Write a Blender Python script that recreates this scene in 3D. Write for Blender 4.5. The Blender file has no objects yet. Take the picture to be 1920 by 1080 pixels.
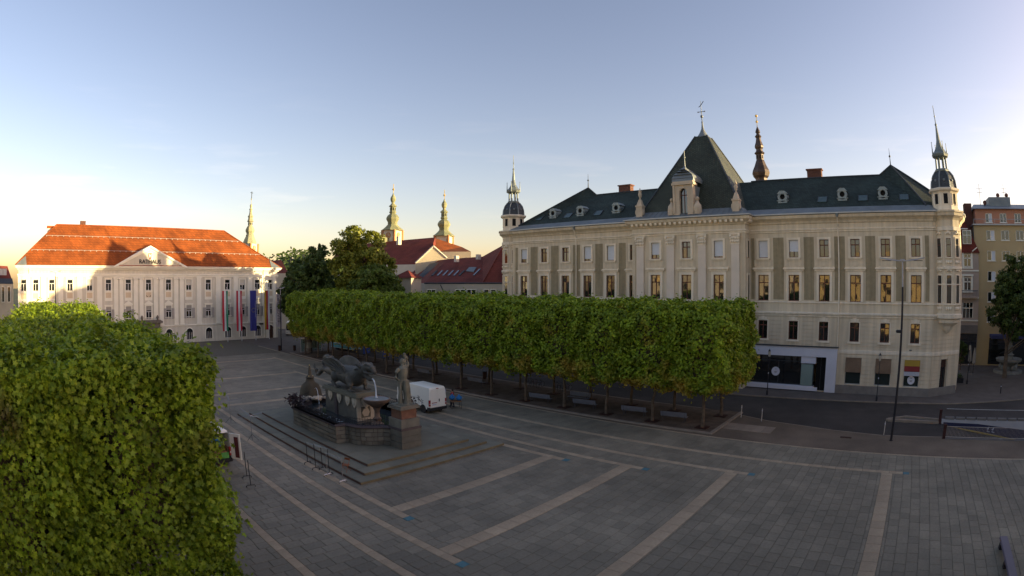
import bpy, math, random
import numpy as np
from mathutils import Vector, Matrix, noise
sc = bpy.context.scene
COL = sc.collection
R = math.radians
random.seed(7)
rng = np.random.default_rng(7)
# recreated view of a town square at sunrise
SUN_A_DEG, SUN_E_DEG = 32.0, 6.6
SKY_STRENGTH, SKY_AIR, SKY_DUST, SKY_OZONE = 0.15, 1.0, 1.7, 1.15
SUN_STRENGTH = 5.0
EXPOSURE = 1.18
LEAF_A, LEAF_B, LEAF_DRY = (.150, .235, .012), (.320, .405, .024), (.40, .29, .04)

# ------------------------------------------------------------------ camera
# world: X = across the square towards the long palace, Y = along the square towards the town hall, Z up
CAMH = 12.0
YAW, PITCH, ROLL, K1, K3 = 0.8504, -0.0085, 0.0029, 0.964e-3, 0.0525e-9
_cy, _sy, _cp, _sp = math.cos(YAW), math.sin(YAW), math.cos(PITCH), math.sin(PITCH)
_f = Vector((_sy*_cp, _cy*_cp, _sp)); _r = Vector((_cy, -_sy, 0)); _u = Vector((-_sy*_sp, -_cy*_sp, _cp))
_c, _s = math.cos(ROLL), math.sin(ROLL)
_R = _c*_r+_s*_u; _U = -_s*_r+_c*_u
cam = bpy.data.objects.new('camera', bpy.data.cameras.new('camera'))
COL.objects.link(cam); sc.camera = cam
cd = cam.data
cd.type = 'PANO'; cd.panorama_type = 'FISHEYE_LENS_POLYNOMIAL'      # the wide webcam lens
cd.sensor_fit = 'HORIZONTAL'; cd.sensor_width = 36; cd.sensor_height = 20.25
cd.fisheye_fov = R(180)
_S = 1920/36
cd.fisheye_polynomial_k0 = 0; cd.fisheye_polynomial_k1 = -K1*_S; cd.fisheye_polynomial_k2 = 0
cd.fisheye_polynomial_k3 = -K3*_S**3; cd.fisheye_polynomial_k4 = 0
cd.clip_start = 0.1; cd.clip_end = 6000
cam.matrix_world = Matrix(((_R.x, _U.x, -_f.x, 0), (_R.y, _U.y, -_f.y, 0), (_R.z, _U.z, -_f.z, CAMH), (0, 0, 0, 1)))

def W(px, py, d):
    """survey: the point seen at photo pixel (px, py) at horizontal distance d"""
    x, y = px-960, py-540; r = math.hypot(x, y)+1e-9; th = K1*r+K3*r**3
    v = math.cos(th)*_f+math.sin(th)/r*(x*_R-y*_U)
    return v*(d/math.hypot(v.x, v.y))+Vector((0, 0, CAMH))

# ------------------------------------------------------------------ light
SUN_A, SUN_E = R(SUN_A_DEG), R(SUN_E_DEG)      # light travels along +Y turned SUN_A towards -X
to_sun = Vector((math.sin(SUN_A)*math.cos(SUN_E), -math.cos(SUN_A)*math.cos(SUN_E), math.sin(SUN_E)))
world = bpy.data.worlds.new('World'); sc.world = world; world.use_nodes = True
nt = world.node_tree; nt.nodes.clear()
wo = nt.nodes.new('ShaderNodeOutputWorld'); bg = nt.nodes.new('ShaderNodeBackground')
sky = nt.nodes.new('ShaderNodeTexSky'); sky.sky_type = 'NISHITA'; sky.sun_disc = False
sky.sun_elevation = SUN_E; sky.sun_rotation = math.atan2(to_sun.x, to_sun.y)
sky.altitude = 450; sky.air_density = SKY_AIR; sky.dust_density = SKY_DUST; sky.ozone_density = SKY_OZONE
bg.inputs[1].default_value = SKY_STRENGTH
# thin wisps of cirrus low in the sky
tc = nt.nodes.new('ShaderNodeTexCoord'); mp = nt.nodes.new('ShaderNodeMapping'); mp.inputs['Scale'].default_value = (2.2, 2.2, 16)
mp.inputs['Rotation'].default_value = (0.06, 0.10, 0)
nz = nt.nodes.new('ShaderNodeTexNoise'); nz.inputs['Scale'].default_value = 2.3; nz.inputs['Detail'].default_value = 7; nz.inputs['Roughness'].default_value = .55
cr = nt.nodes.new('ShaderNodeValToRGB'); cr.color_ramp.elements[0].position = .56; cr.color_ramp.elements[1].position = .80
sx = nt.nodes.new('ShaderNodeSeparateXYZ'); mr = nt.nodes.new('ShaderNodeMapRange')
mr.inputs[1].default_value = .02; mr.inputs[2].default_value = .14; mr2 = nt.nodes.new('ShaderNodeMapRange')
mr2.inputs[1].default_value = .20; mr2.inputs[2].default_value = .38; mr2.inputs[3].default_value = 1; mr2.inputs[4].default_value = 0
m1 = nt.nodes.new('ShaderNodeMath'); m1.operation = 'MULTIPLY'; m2 = nt.nodes.new('ShaderNodeMath'); m2.operation = 'MULTIPLY'
m3 = nt.nodes.new('ShaderNodeMath'); m3.operation = 'MULTIPLY'; m3.inputs[1].default_value = .35
mix = nt.nodes.new('ShaderNodeMix'); mix.data_type = 'RGBA'
cl = nt.nodes.new('ShaderNodeMix'); cl.data_type = 'RGBA'; cl.inputs[0].default_value = 1; cl.blend_type = 'MULTIPLY'; cl.inputs[7].default_value = (1.5, 1.28, 1.12, 1)
L = nt.links.new
L(tc.outputs['Generated'], mp.inputs[0]); L(mp.outputs[0], nz.inputs[0]); L(nz.outputs[0], cr.inputs[0])
L(tc.outputs['Generated'], sx.inputs[0]); L(sx.outputs[2], mr.inputs[0]); L(sx.outputs[2], mr2.inputs[0])
L(mr.outputs[0], m1.inputs[0]); L(mr2.outputs[0], m1.inputs[1]); L(m1.outputs[0], m2.inputs[0]); L(cr.outputs[0], m2.inputs[1])
L(m2.outputs[0], m3.inputs[0]); L(m3.outputs[0], mix.inputs[0])
L(sky.outputs[0], mix.inputs[6]); L(sky.outputs[0], cl.inputs[6]); L(cl.outputs[2], mix.inputs[7])
tint = nt.nodes.new('ShaderNodeMix'); tint.data_type = 'RGBA'; tint.blend_type = 'MULTIPLY'; tint.inputs[0].default_value = 1; tint.inputs[7].default_value = (1.17, .94, .98, 1)   # the webcam's white balance
L(mix.outputs[2], tint.inputs[6]); L(tint.outputs[2], bg.inputs[0]); L(bg.outputs[0], wo.inputs[0])
sun = bpy.data.objects.new('sun', bpy.data.lights.new('sun', 'SUN')); COL.objects.link(sun)
sun.data.energy = SUN_STRENGTH; sun.data.angle = R(0.5); sun.data.color = (1.0, .80, .42)
sun.rotation_euler = to_sun.to_track_quat('Z', 'Y').to_euler(); sun.location = (0, -60, 90)
vs = sc.view_settings; vs.view_transform = 'Standard'; vs.look = 'None'; vs.gamma = 1; vs.exposure = EXPOSURE; vs.use_curve_mapping = False

# ------------------------------------------------------------------ materials
def lin(h):
    c = [int(h[i:i+2], 16)/255 for i in (0, 2, 4)]
    return tuple(x/12.92 if x <= .04045 else ((x+.055)/1.055)**2.4 for x in c)
MATS = {}
def mat(name, col, rough=.85, var=.12, scale=1.5, bump=0., bscale=8., metal=0., island=0., col2=None, spec=.3, detail=5, objvar=0., streak=0., stain=0.):
    """plain procedural surface: base colour broken up by two scales of noise, optional piece-to-piece variation and fine relief"""
    if name in MATS: return MATS[name]
    m = bpy.data.materials.new(name); m.use_nodes = True; n = m.node_tree; b = n.nodes['Principled BSDF']; l = n.links.new
    b.inputs['Roughness'].default_value = rough; b.inputs['Metallic'].default_value = metal; b.inputs['Specular IOR Level'].default_value = spec
    t = n.nodes.new('ShaderNodeTexCoord')
    a = n.nodes.new('ShaderNodeTexNoise'); a.inputs['Scale'].default_value = scale; a.inputs['Detail'].default_value = detail; l(t.outputs['Object'], a.inputs[0])
    r = n.nodes.new('ShaderNodeMapRange'); r.inputs[1].default_value = .3; r.inputs[2].default_value = .7
    r.inputs[3].default_value = 1-var; r.inputs[4].default_value = 1+var; l(a.outputs[0], r.inputs[0])
    val = r.outputs[0]
    for amt, node, sock in ((island, 'ShaderNodeNewGeometry', 'Random Per Island'), (objvar, 'ShaderNodeObjectInfo', 'Random')):
        if amt:
            g = n.nodes.new(node); r2 = n.nodes.new('ShaderNodeMapRange'); r2.inputs[3].default_value = 1-amt; r2.inputs[4].default_value = 1+amt
            l(g.outputs[sock], r2.inputs[0]); mm = n.nodes.new('ShaderNodeMath'); mm.operation = 'MULTIPLY'; l(val, mm.inputs[0]); l(r2.outputs[0], mm.inputs[1]); val = mm.outputs[0]
    for amt, sc3, lo, hi in ((streak, (2.2, 2.2, .16), .35, .65), (stain, (.10, .10, .10), .36, .64), (stain*.8, (7., 7., 7.), .3, .7)):
        if amt:         # rain streaks down a wall; worn and dirty patches on paving
            mp_ = n.nodes.new('ShaderNodeMapping'); mp_.inputs['Scale'].default_value = sc3; l(t.outputs['Object'], mp_.inputs[0]); g2 = n.nodes.new('ShaderNodeNewGeometry')
            if stain: l(g2.outputs['Position'], mp_.inputs[0])
            a3 = n.nodes.new('ShaderNodeTexNoise'); a3.inputs['Scale'].default_value = 1; a3.inputs['Detail'].default_value = 6; l(mp_.outputs[0], a3.inputs[0])
            r4 = n.nodes.new('ShaderNodeMapRange'); r4.inputs[1].default_value = lo; r4.inputs[2].default_value = hi; r4.inputs[3].default_value = 1-amt; r4.inputs[4].default_value = 1+amt*.7; l(a3.outputs[0], r4.inputs[0])
            m4 = n.nodes.new('ShaderNodeMath'); m4.operation = 'MULTIPLY'; l(val, m4.inputs[0]); l(r4.outputs[0], m4.inputs[1]); val = m4.outputs[0]
    h = n.nodes.new('ShaderNodeHueSaturation'); l(val, h.inputs['Value'])
    if col2:
        x = n.nodes.new('ShaderNodeMix'); x.data_type = 'RGBA'; x.inputs[6].default_value = (*col, 1); x.inputs[7].default_value = (*col2, 1)
        a2 = n.nodes.new('ShaderNodeTexNoise'); a2.inputs['Scale'].default_value = scale*.35; a2.inputs['Detail'].default_value = 6; l(t.outputs['Object'], a2.inputs[0])
        r3 = n.nodes.new('ShaderNodeMapRange'); r3.inputs[1].default_value = .42; r3.inputs[2].default_value = .62; l(a2.outputs[0], r3.inputs[0]); l(r3.outputs[0], x.inputs[0])
        l(x.outputs[2], h.inputs['Color'])
    else: h.inputs['Color'].default_value = (*col, 1)
    l(h.outputs[0], b.inputs['Base Color'])
    if bump:
        bn = n.nodes.new('ShaderNodeTexNoise'); bn.inputs['Scale'].default_value = bscale; bn.inputs['Detail'].default_value = 4; l(t.outputs['Object'], bn.inputs[0])
        bp = n.nodes.new('ShaderNodeBump'); bp.inputs['Strength'].default_value = bump; bp.inputs['Distance'].default_value = .05; l(bn.outputs[0], bp.inputs['Height']); l(bp.outputs[0], b.inputs['Normal'])
    MATS[name] = m
    return m

def leafmat(name, col, col2, var=.3, dry=None, dz=None, trans=.35, yel=.0):
    m = bpy.data.materials.new(name); m.use_nodes = True; n = m.node_tree; l = n.links.new; b = n.nodes['Principled BSDF']; out = n.nodes['Material Output']
    g = n.nodes.new('ShaderNodeNewGeometry'); x = n.nodes.new('ShaderNodeMix'); x.data_type = 'RGBA'; x.inputs[6].default_value = (*col, 1); x.inputs[7].default_value = (*col2, 1)
    l(g.outputs['Random Per Island'], x.inputs[0])
    # shoots differ in tone from one bunch to the next
    nb_ = n.nodes.new('ShaderNodeTexNoise'); nb_.inputs['Scale'].default_value = 1.1; nb_.inputs['Detail'].default_value = 3; l(g.outputs['Position'], nb_.inputs[0])
    rb_ = n.nodes.new('ShaderNodeMapRange'); rb_.inputs[1].default_value = .34; rb_.inputs[2].default_value = .66; rb_.inputs[3].default_value = .62; rb_.inputs[4].default_value = 1.28; l(nb_.outputs[0], rb_.inputs[0])
    hb2 = n.nodes.new('ShaderNodeHueSaturation'); l(x.outputs[2], hb2.inputs['Color']); l(rb_.outputs[0], hb2.inputs['Value']); colr = hb2.outputs[0]
    if dry:
        t = n.nodes.new('ShaderNodeTexCoord'); a = n.nodes.new('ShaderNodeTexNoise'); a.inputs['Scale'].default_value = .55; a.inputs['Detail'].default_value = 3; l(t.outputs['Object'], a.inputs[0])
        oi = n.nodes.new('ShaderNodeObjectInfo'); mp_ = n.nodes.new('ShaderNodeVectorMath'); l(oi.outputs['Location'], mp_.inputs[1]); l(t.outputs['Object'], mp_.inputs[0]); l(mp_.outputs[0], a.inputs[0])
        s = n.nodes.new('ShaderNodeSeparateXYZ'); l(t.outputs['Object'], s.inputs[0])
        rz = n.nodes.new('ShaderNodeMapRange'); rz.inputs[1].default_value = dz[0]; rz.inputs[2].default_value = dz[1]; rz.inputs[3].default_value = .22; rz.inputs[4].default_value = 0; l(s.outputs[2], rz.inputs[0])
        ad = n.nodes.new('ShaderNodeMath'); l(a.outputs[0], ad.inputs[0]); l(rz.outputs[0], ad.inputs[1])
        rr = n.nodes.new('ShaderNodeMapRange'); rr.inputs[1].default_value = .60; rr.inputs[2].default_value = .76; l(ad.outputs[0], rr.inputs[0])
        x2 = n.nodes.new('ShaderNodeMix'); x2.data_type = 'RGBA'; l(rr.outputs[0], x2.inputs[0]); l(colr, x2.inputs[6]); x2.inputs[7].default_value = (*dry, 1); colr = x2.outputs[2]
    l(colr, b.inputs['Base Color']); b.inputs['Roughness'].default_value = .55; b.inputs['Specular IOR Level'].default_value = .35
    tr = n.nodes.new('ShaderNodeBsdfTranslucent'); l(colr, tr.inputs[0]); mx = n.nodes.new('ShaderNodeMixShader'); mx.inputs[0].default_value = trans
    l(b.outputs[0], mx.inputs[1]); l(tr.outputs[0], mx.inputs[2]); l(mx.outputs[0], out.inputs[0])
    return m

def glassmat(name, col=(.012, .014, .016), rough=.03, ior=1.7, spec=.75):
    m = bpy.data.materials.new(name); m.use_nodes = True; n = m.node_tree; b = n.nodes['Principled BSDF']
    b.inputs['Base Color'].default_value = (*col, 1); b.inputs['Roughness'].default_value = rough; b.inputs['IOR'].default_value = ior; b.inputs['Specular IOR Level'].default_value = spec
    t = n.nodes.new('ShaderNodeTexCoord'); a = n.nodes.new('ShaderNodeTexNoise'); a.inputs['Scale'].default_value = 1.1; n.links.new(t.outputs['Object'], a.inputs[0])
    bp = n.nodes.new('ShaderNodeBump'); bp.inputs['Strength'].default_value = .06; bp.inputs['Distance'].default_value = .05; n.links.new(a.outputs[0], bp.inputs['Height']); n.links.new(bp.outputs[0], b.inputs['Normal'])
    return m

def rowmat(name, col, rows=.3, cols=.3, axis='Z', rough=.8, dark=.6, var=.15, diamond=False):
    """far roofs: courses too fine to be picked apart"""
    m = bpy.data.materials.new(name); m.use_nodes = True; n = m.node_tree; b = n.nodes['Principled BSDF']; l = n.links.new
    t = n.nodes.new('ShaderNodeTexCoord'); br = n.nodes.new('ShaderNodeTexBrick'); mp_ = n.nodes.new('ShaderNodeMapping')
    if diamond: mp_.inputs['Rotation'].default_value = (0, 0, R(45))
    sp = n.nodes.new('ShaderNodeSeparateXYZ'); cb = n.nodes.new('ShaderNodeCombineXYZ'); ad = n.nodes.new('ShaderNodeMath')
    l(t.outputs['Object'], sp.inputs[0]); l(sp.outputs[0], ad.inputs[0]); l(sp.outputs[1], ad.inputs[1]); l(ad.outputs[0], cb.inputs[0]); l(sp.outputs[2], cb.inputs[1]); l(cb.outputs[0], mp_.inputs[0]); l(mp_.outputs[0], br.inputs[0])
    br.inputs['Scale'].default_value = 1; br.inputs['Brick Width'].default_value = cols; br.inputs['Row Height'].default_value = rows; br.inputs['Mortar Size'].default_value = rows*.09
    br.inputs['Color1'].default_value = (*[c*(1+var) for c in col], 1); br.inputs['Color2'].default_value = (*[c*(1-var) for c in col], 1); br.inputs['Mortar'].default_value = (*[c*dark for c in col], 1)
    a = n.nodes.new('ShaderNodeTexNoise'); a.inputs['Scale'].default_value = .35; a.inputs['Detail'].default_value = 6; l(t.outputs['Object'], a.inputs[0])
    r = n.nodes.new('ShaderNodeMapRange'); r.inputs[1].default_value = .3; r.inputs[2].default_value = .7; r.inputs[3].default_value = .68; r.inputs[4].default_value = 1.28; l(a.outputs[0], r.inputs[0])
    h = n.nodes.new('ShaderNodeHueSaturation'); l(br.outputs[0], h.inputs['Color']); l(r.outputs[0], h.inputs['Value']); l(h.outputs[0], b.inputs['Base Color'])
    b.inputs['Roughness'].default_value = rough; b.inputs['Specular IOR Level'].default_value = .3
    bp = n.nodes.new('ShaderNodeBump'); bp.inputs['Strength'].default_value = .5; bp.inputs['Distance'].default_value = .03; l(br.outputs['Fac'], bp.inputs['Height']); bp.invert = True; l(bp.outputs[0], b.inputs['Normal'])
    return m

# ------------------------------------------------------------------ mesh helpers
class MB:
    def __init__(s, T=None): s.v = []; s.f = []; s.T = T
    def add(s, vs, fs):
        o = len(s.v); s.v += [s.T(*p) for p in vs] if s.T else [tuple(p) for p in vs]; s.f += [tuple(i+o for i in f) for f in fs]; return s
    def box(s, x0, x1, y0, y1, z0, z1):
        return s.add([(x0, y0, z0), (x1, y0, z0), (x1, y1, z0), (x0, y1, z0), (x0, y0, z1), (x1, y0, z1), (x1, y1, z1), (x0, y1, z1)],
                     [(0, 3, 2, 1), (4, 5, 6, 7), (0, 1, 5, 4), (1, 2, 6, 5), (2, 3, 7, 6), (3, 0, 4, 7)])
    def slab(s, x0, x1, y0, y1, z0, z1, b=.012):
        return s.add([(x0, y0, z0), (x1, y0, z0), (x1, y1, z0), (x0, y1, z0), (x0+b, y0+b, z1), (x1-b, y0+b, z1), (x1-b, y1-b, z1), (x0+b, y1-b, z1)],
                     [(4, 5, 6, 7), (0, 1, 5, 4), (1, 2, 6, 5), (2, 3, 7, 6), (3, 0, 4, 7)])
    def poly(s, pts): return s.add(pts, [tuple(range(len(pts)))])
    def prism(s, pts, d):
        """flat outline pts extruded by vector d"""
        n = len(pts); d = Vector(d); q = [tuple(Vector(p)+d) for p in pts]
        return s.add(list(pts)+q, [tuple(range(n))[::-1], tuple(range(n, 2*n))]+[(i, (i+1) % n, n+(i+1) % n, n+i) for i in range(n)])
    def lathe(s, cx, cy, prof, n=16, ph=0., ell=1.):
        vs = []; fs = []
        for r, z in prof:
            for k in range(n):
                a = ph+2*math.pi*k/n; vs.append((cx+r*math.cos(a), cy+r*ell*math.sin(a), z))
        for i in range(len(prof)-1):
            for k in range(n):
                k2 = (k+1) % n; fs.append((i*n+k, i*n+k2, (i+1)*n+k2, (i+1)*n+k))
        fs.append(tuple(range(n))[::-1]); fs.append(tuple((len(prof)-1)*n+k for k in range(n)))
        return s.add(vs, fs)
    def tube(s, pts, rad, n=6, caps=True):
        pts = [Vector(p) for p in pts]; m = len(pts); rad = rad if hasattr(rad, '__len__') else [rad]*m
        vs = []; fs = []; up = Vector((0, 0, 1))
        for i, p in enumerate(pts):
            d = (pts[min(i+1, m-1)]-pts[max(i-1, 0)]).normalized()
            ref = up if abs(d.z) < .95 else Vector((1, 0, 0))
            a = d.cross(ref).normalized(); b = a.cross(d)
            for k in range(n):
                t = 2*math.pi*k/n; vs.append(tuple(p+(a*math.cos(t)+b*math.sin(t))*rad[i]))
        for i in range(m-1):
            for k in range(n): fs.append((i*n+k, i*n+(k+1) % n, (i+1)*n+(k+1) % n, (i+1)*n+k))
        if caps: fs += [tuple(range(n))[::-1], tuple((m-1)*n+k for k in range(n))]
        return s.add(vs, fs)
    def ball(s, c, r, n=10, m=6, sq=(1, 1, 1)):
        pr = [(r*math.sin(math.pi*i/m), -r*math.cos(math.pi*i/m)) for i in range(m+1)]
        vs = []; fs = []
        for q, z in pr:
            for k in range(n): a = 2*math.pi*k/n; vs.append((c[0]+sq[0]*q*math.cos(a), c[1]+sq[1]*q*math.sin(a), c[2]+sq[2]*z))
        for i in range(m):
            for k in range(n): fs.append((i*n+k, i*n+(k+1) % n, (i+1)*n+(k+1) % n, (i+1)*n+k))
        return s.add(vs, fs)
    def sweep(s, path, prof, closed=False):
        """profile (out, z) swept along a plan polyline, mitred; 'out' is to the right of the path direction"""
        P = [Vector((p[0], p[1])) for p in path]; n = len(P); off = []
        for i in range(n):
            a = (P[i]-P[i-1]).normalized() if i > 0 else (P[1]-P[0]).normalized(); b = (P[i+1]-P[i]).normalized() if i < n-1 else a
            if i == 0: a = b
            na = Vector((a.y, -a.x)); nb = Vector((b.y, -b.x)); q = (na+nb).normalized(); off.append(q/max(.3, q.dot(na)))
        vs = []; fs = []; m = len(prof)
        for i in range(n):
            for o, z in prof: w = P[i]+off[i]*o; vs.append((w.x, w.y, z))
        for i in range(n-1):
            for j in range(m-1): fs.append((i*m+j, (i+1)*m+j, (i+1)*m+j+1, i*m+j+1))
        fs += [tuple(range(m)), tuple((n-1)*m+j for j in range(m))[::-1]]
        return s.add(vs, fs)
    def wall(s, x0, x1, z0, z1, ops, y=0., depth=.25):
        """a wall face at y with rectangular openings and their reveals (depth inwards = +y)"""
        xs = sorted({x0, x1, *[o[0] for o in ops], *[o[1] for o in ops]}); zs = sorted({z0, z1, *[o[2] for o in ops], *[o[3] for o in ops]})
        xs = [x for x in xs if x0 <= x <= x1]; zs = [z for z in zs if z0 <= z <= z1]
        for i in range(len(xs)-1):
            for j in range(len(zs)-1):
                cx, cz = (xs[i]+xs[i+1])/2, (zs[j]+zs[j+1])/2
                if any(o[0] < cx < o[1] and o[2] < cz < o[3] for o in ops): continue
                s.poly([(xs[i], y, zs[j]), (xs[i+1], y, zs[j]), (xs[i+1], y, zs[j+1]), (xs[i], y, zs[j+1])])
        for a, b, c, d in ops:
            e = y+depth
            s.poly([(a, y, c), (a, y, d), (a, e, d), (a, e, c)]); s.poly([(b, y, c), (b, e, c), (b, e, d), (b, y, d)])
            s.poly([(a, y, d), (b, y, d), (b, e, d), (a, e, d)]); s.poly([(a, y, c), (a, e, c), (b, e, c), (b, y, c)])
        return s
    def mesh(s, name, m=None, smooth=False):
        me = bpy.data.meshes.new(name); me.from_pydata(s.v, [], s.f); me.update()
        if smooth:
            me.polygons.foreach_set('use_smooth', [True]*len(me.polygons)); 
            try: me.set_sharp_from_angle(angle=R(40))
            except Exception: pass
        if m: me.materials.append(m)
        return me
    def build(s, name, m, parent=None, smooth=False, base=None):
        """link as one mesh object; vertices are in the parent thing's frame (or world when top level, re-based to 'base')"""
        if base is not None:
            bx, by, bz = base; s.v = [(x-bx, y-by, z-bz) for x, y, z in s.v]
        return put(s.mesh(name, m, smooth), name, parent, base or (0, 0, 0))

def put(me, name, parent=None, loc=(0, 0, 0), rz=0.):
    o = bpy.data.objects.new(name, me); COL.objects.link(o); o.location = loc
    if rz: o.rotation_euler = (0, 0, rz)
    if parent: o.parent = parent
    return o
def tag(o, label=None, cat=None, group=None, kind=None):
    if label: o['label'] = label
    if cat: o['category'] = cat
    if group: o['group'] = group
    if kind: o['kind'] = kind
    return o
def thing(name, label, cat, loc=(0, 0, 0), rz=0., group=None):
    o = bpy.data.objects.new(name, None); COL.objects.link(o); o.location = loc; o.rotation_euler = (0, 0, rz); o.empty_display_size = .2
    return tag(o, label, cat, group)
def copy_tree(o, parent=None):
    c = o.copy(); COL.objects.link(c); c.parent = parent
    for ch in list(o.children): copy_tree(ch, c)
    return c
def dup(root, loc, rz=0., label=None):
    c = copy_tree(root); c.location = loc; c.rotation_euler = (0, 0, rz)
    if label: c['label'] = label
    return c
def text_mesh(txt, size, depth, m, align='CENTER'):
    cu = bpy.data.curves.new('lettering', 'FONT'); cu.body = txt; cu.size = size; cu.extrude = depth; cu.offset = size*.012; cu.align_x = align; cu.align_y = 'BOTTOM'
    ob = bpy.data.objects.new('tmp', cu); COL.objects.link(ob); dg = bpy.context.evaluated_depsgraph_get()
    me = bpy.data.meshes.new_from_object(ob.evaluated_get(dg)); bpy.data.objects.remove(ob); bpy.data.curves.remove(cu)
    me.transform(Matrix.Rotation(R(90), 4, 'X')); me.materials.clear(); me.materials.append(m); return me

# ================================================================== ground
M_slab = mat('granite slab', (.198, .174, .126), .66, .14, .55, .25, 14, island=.12, objvar=.10, col2=(.164, .144, .104), spec=.4, stain=.16)
M_band = mat('pale granite band', (.37, .29, .195), .7, .12, .8, .2, 14, island=.10, objvar=.08, stain=.14)
M_joint = mat('dirty joint sand', (.125, .112, .086), .9, .2, 3)
M_asph = mat('asphalt', (.056, .048, .043), .8, .2, .5, .3, 30, col2=(.045, .039, .035), stain=.18)
M_walk = mat('brown paving', (.160, .122, .088), .85, .14, .5, .2, 20, col2=(.130, .098, .070), stain=.15)
M_walk2 = mat('grey pavement', (.125, .105, .09), .85, .16, .6, .2, 20)
M_kerb = mat('kerb stone', (.24, .195, .15), .8, .15, 1.2, .2, 12)
M_gravel = mat('bound gravel', (.125, .092, .066), .95, .25, 1.2, .5, 40, col2=(.10, .072, .052))
M_blue = mat('blue paint', (.07, .17, .20), .6, .15, 4)
M_white = mat('road paint', (.62, .62, .6), .6, .12, 4)
M_earth = mat('far ground', (.07, .08, .045), .95, .3, .02)

g = MB().poly([(-900, -900, -.35), (45.5, -900, -.35), (45.5, 1500, -.35), (-900, 1500, -.35)]).poly([(51.5, -900, -.35), (1500, -900, -.35), (1500, 1500, -.35), (51.5, 1500, -.35)]).poly([(45.5, -5.3, -.35), (51.5, -5.3, -.35), (51.5, 1500, -.35), (45.5, 1500, -.35)]).poly([(45.5, -900, -.35), (51.5, -900, -.35), (51.5, -31.3, -.35), (45.5, -31.3, -.35)]).build('ground', M_earth); tag(g, 'flat town ground reaching out under the streets', 'ground', kind='structure')
# plaza: joint bed with slabs on it
plaza = MB().poly([(-60, -40, -.03), (40.55, -40, -.03), (40.55, 120, -.03), (-60, 120, -.03)]).build('plaza_paving', M_joint)
tag(plaza, 'dark granite slab paving of the square with pale bands', 'paving', kind='structure')
ZT = 0.0
bands = []      # pale bands: x0,x1,y0,y1, long axis
LX = [15.95, 14.5, 12.15, 8.75]; RX = [29.5, 30.85, 33.05, 36.3]; NB = [22.35, 16.9, 10.15, -.32]; FB = [52.2, 57.7, 67.3, 81.8]; EN = [20.75, 15.3, 8.6, -1.95]
bw, bw2 = .24, .42
for i in range(4):
    bands.append((LX[i]-bw, LX[i]+bw, EN[i]+.45, FB[i]+1.4, 1)); bands.append((RX[i]-bw, RX[i]+bw, EN[i]+.45, FB[i]+1.4, 1))
    bands.append((LX[i]+bw, RX[i]-bw, NB[i]-bw2, NB[i]+bw2, 0)); bands.append((LX[i]+bw, RX[i]-bw, FB[i]-bw2, FB[i]+bw2, 0))
bands.append((40.30, 40.53, -40, 100, 1))
blues = [(x-bw, x+bw, EN[i]-.02, EN[i]+.44) for i in range(4) for x in (LX[i], RX[i])]
holes = bands+[(*b, 0) for b in blues]+[(17.2, 29.0, 27.1, 47.4, 0)]
slabs = []
def inview(x, y):
    v = Vector((x, y, -CAMH)); a = v.dot(_f); h = math.hypot(v.dot(_R), v.dot(_U)); th = math.atan2(h, a); r = th/K1
    for _ in range(4): r = th/(K1+K3*r*r)
    px, py = 960+r*v.dot(_R)/h, 540-r*v.dot(_U)/h
    return -60 < px < 1980 and py < 1140
y = -22.0; rr = random.Random(3); row = 0
while y < 88:
    h = .62; x = -6.0+rr.random()*.9
    while x < 40.3:
        w = rr.choice((.78, .92, .92, 1.1)); a, b, c, d = x, min(x+w, 40.3), y, y+h; x += w
        if not inview((a+b)/2, (c+d)/2): continue
        if y > 48 or b < 4: pass
        # cut by the bands
        segs = [(a, b, c, d)]
        for q in holes:
            ns = []
            for (p0, p1, p2, p3) in segs:
                if p1 <= q[0] or p0 >= q[1] or p3 <= q[2] or p2 >= q[3]: ns.append((p0, p1, p2, p3)); continue
                if p0 < q[0]: ns.append((p0, q[0], p2, p3))
                if p1 > q[1]: ns.append((q[1], p1, p2, p3))
                e0, e1 = max(p0, q[0]), min(p1, q[1])
                if p2 < q[2]: ns.append((e0, e1, p2, q[2]))
                if p3 > q[3]: ns.append((e0, e1, q[3], p3))
            segs = ns
        slabs += [t for t in segs if t[1]-t[0] > .05 and t[3]-t[2] > .05]
    y += h; row += 1
slabs.sort(key=lambda t: math.hypot((t[0]+t[1])/2, (t[2]+t[3])/2))
far = MB(); jt = .0048
cache = {}
for i, (a, b, c, d) in enumerate(slabs):
    dz = rr.uniform(-.004, .003)
    if i < 300 and b-a > .3 and d-c > .3:
        key = (round(b-a, 2), round(d-c, 2))
        if key not in cache:
            w, h = key; cache[key] = MB().slab(-w/2+jt, w/2-jt, -h/2+jt, h/2-jt, -.028, 0).mesh('paving_slab', M_slab)
        put(cache[key], 'paving_slab', plaza, ((a+b)/2, (c+d)/2, ZT+dz))
    else: far.slab(a+jt, b-jt, c+jt, d-jt, -.028, ZT+dz)
o = far.build('paving_slabs', M_slab, plaza); o['kind'] = 'stuff'
bm_ = {}
nb = 0; farb = MB()
blist = []
for (a, b, c, d, ax) in bands:
    s_ = a if ax == 0 else c; e_ = b if ax == 0 else d
    while s_ < e_-.02:
        n_ = min(s_+(.95 if ax == 0 else 1.0), e_)
        t = (s_, n_, c, d) if ax == 0 else (a, b, s_, n_)
        if inview((t[0]+t[1])/2, (t[2]+t[3])/2): blist.append(t)
        s_ = n_
blist.sort(key=lambda t: math.hypot((t[0]+t[1])/2, (t[2]+t[3])/2))
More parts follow.
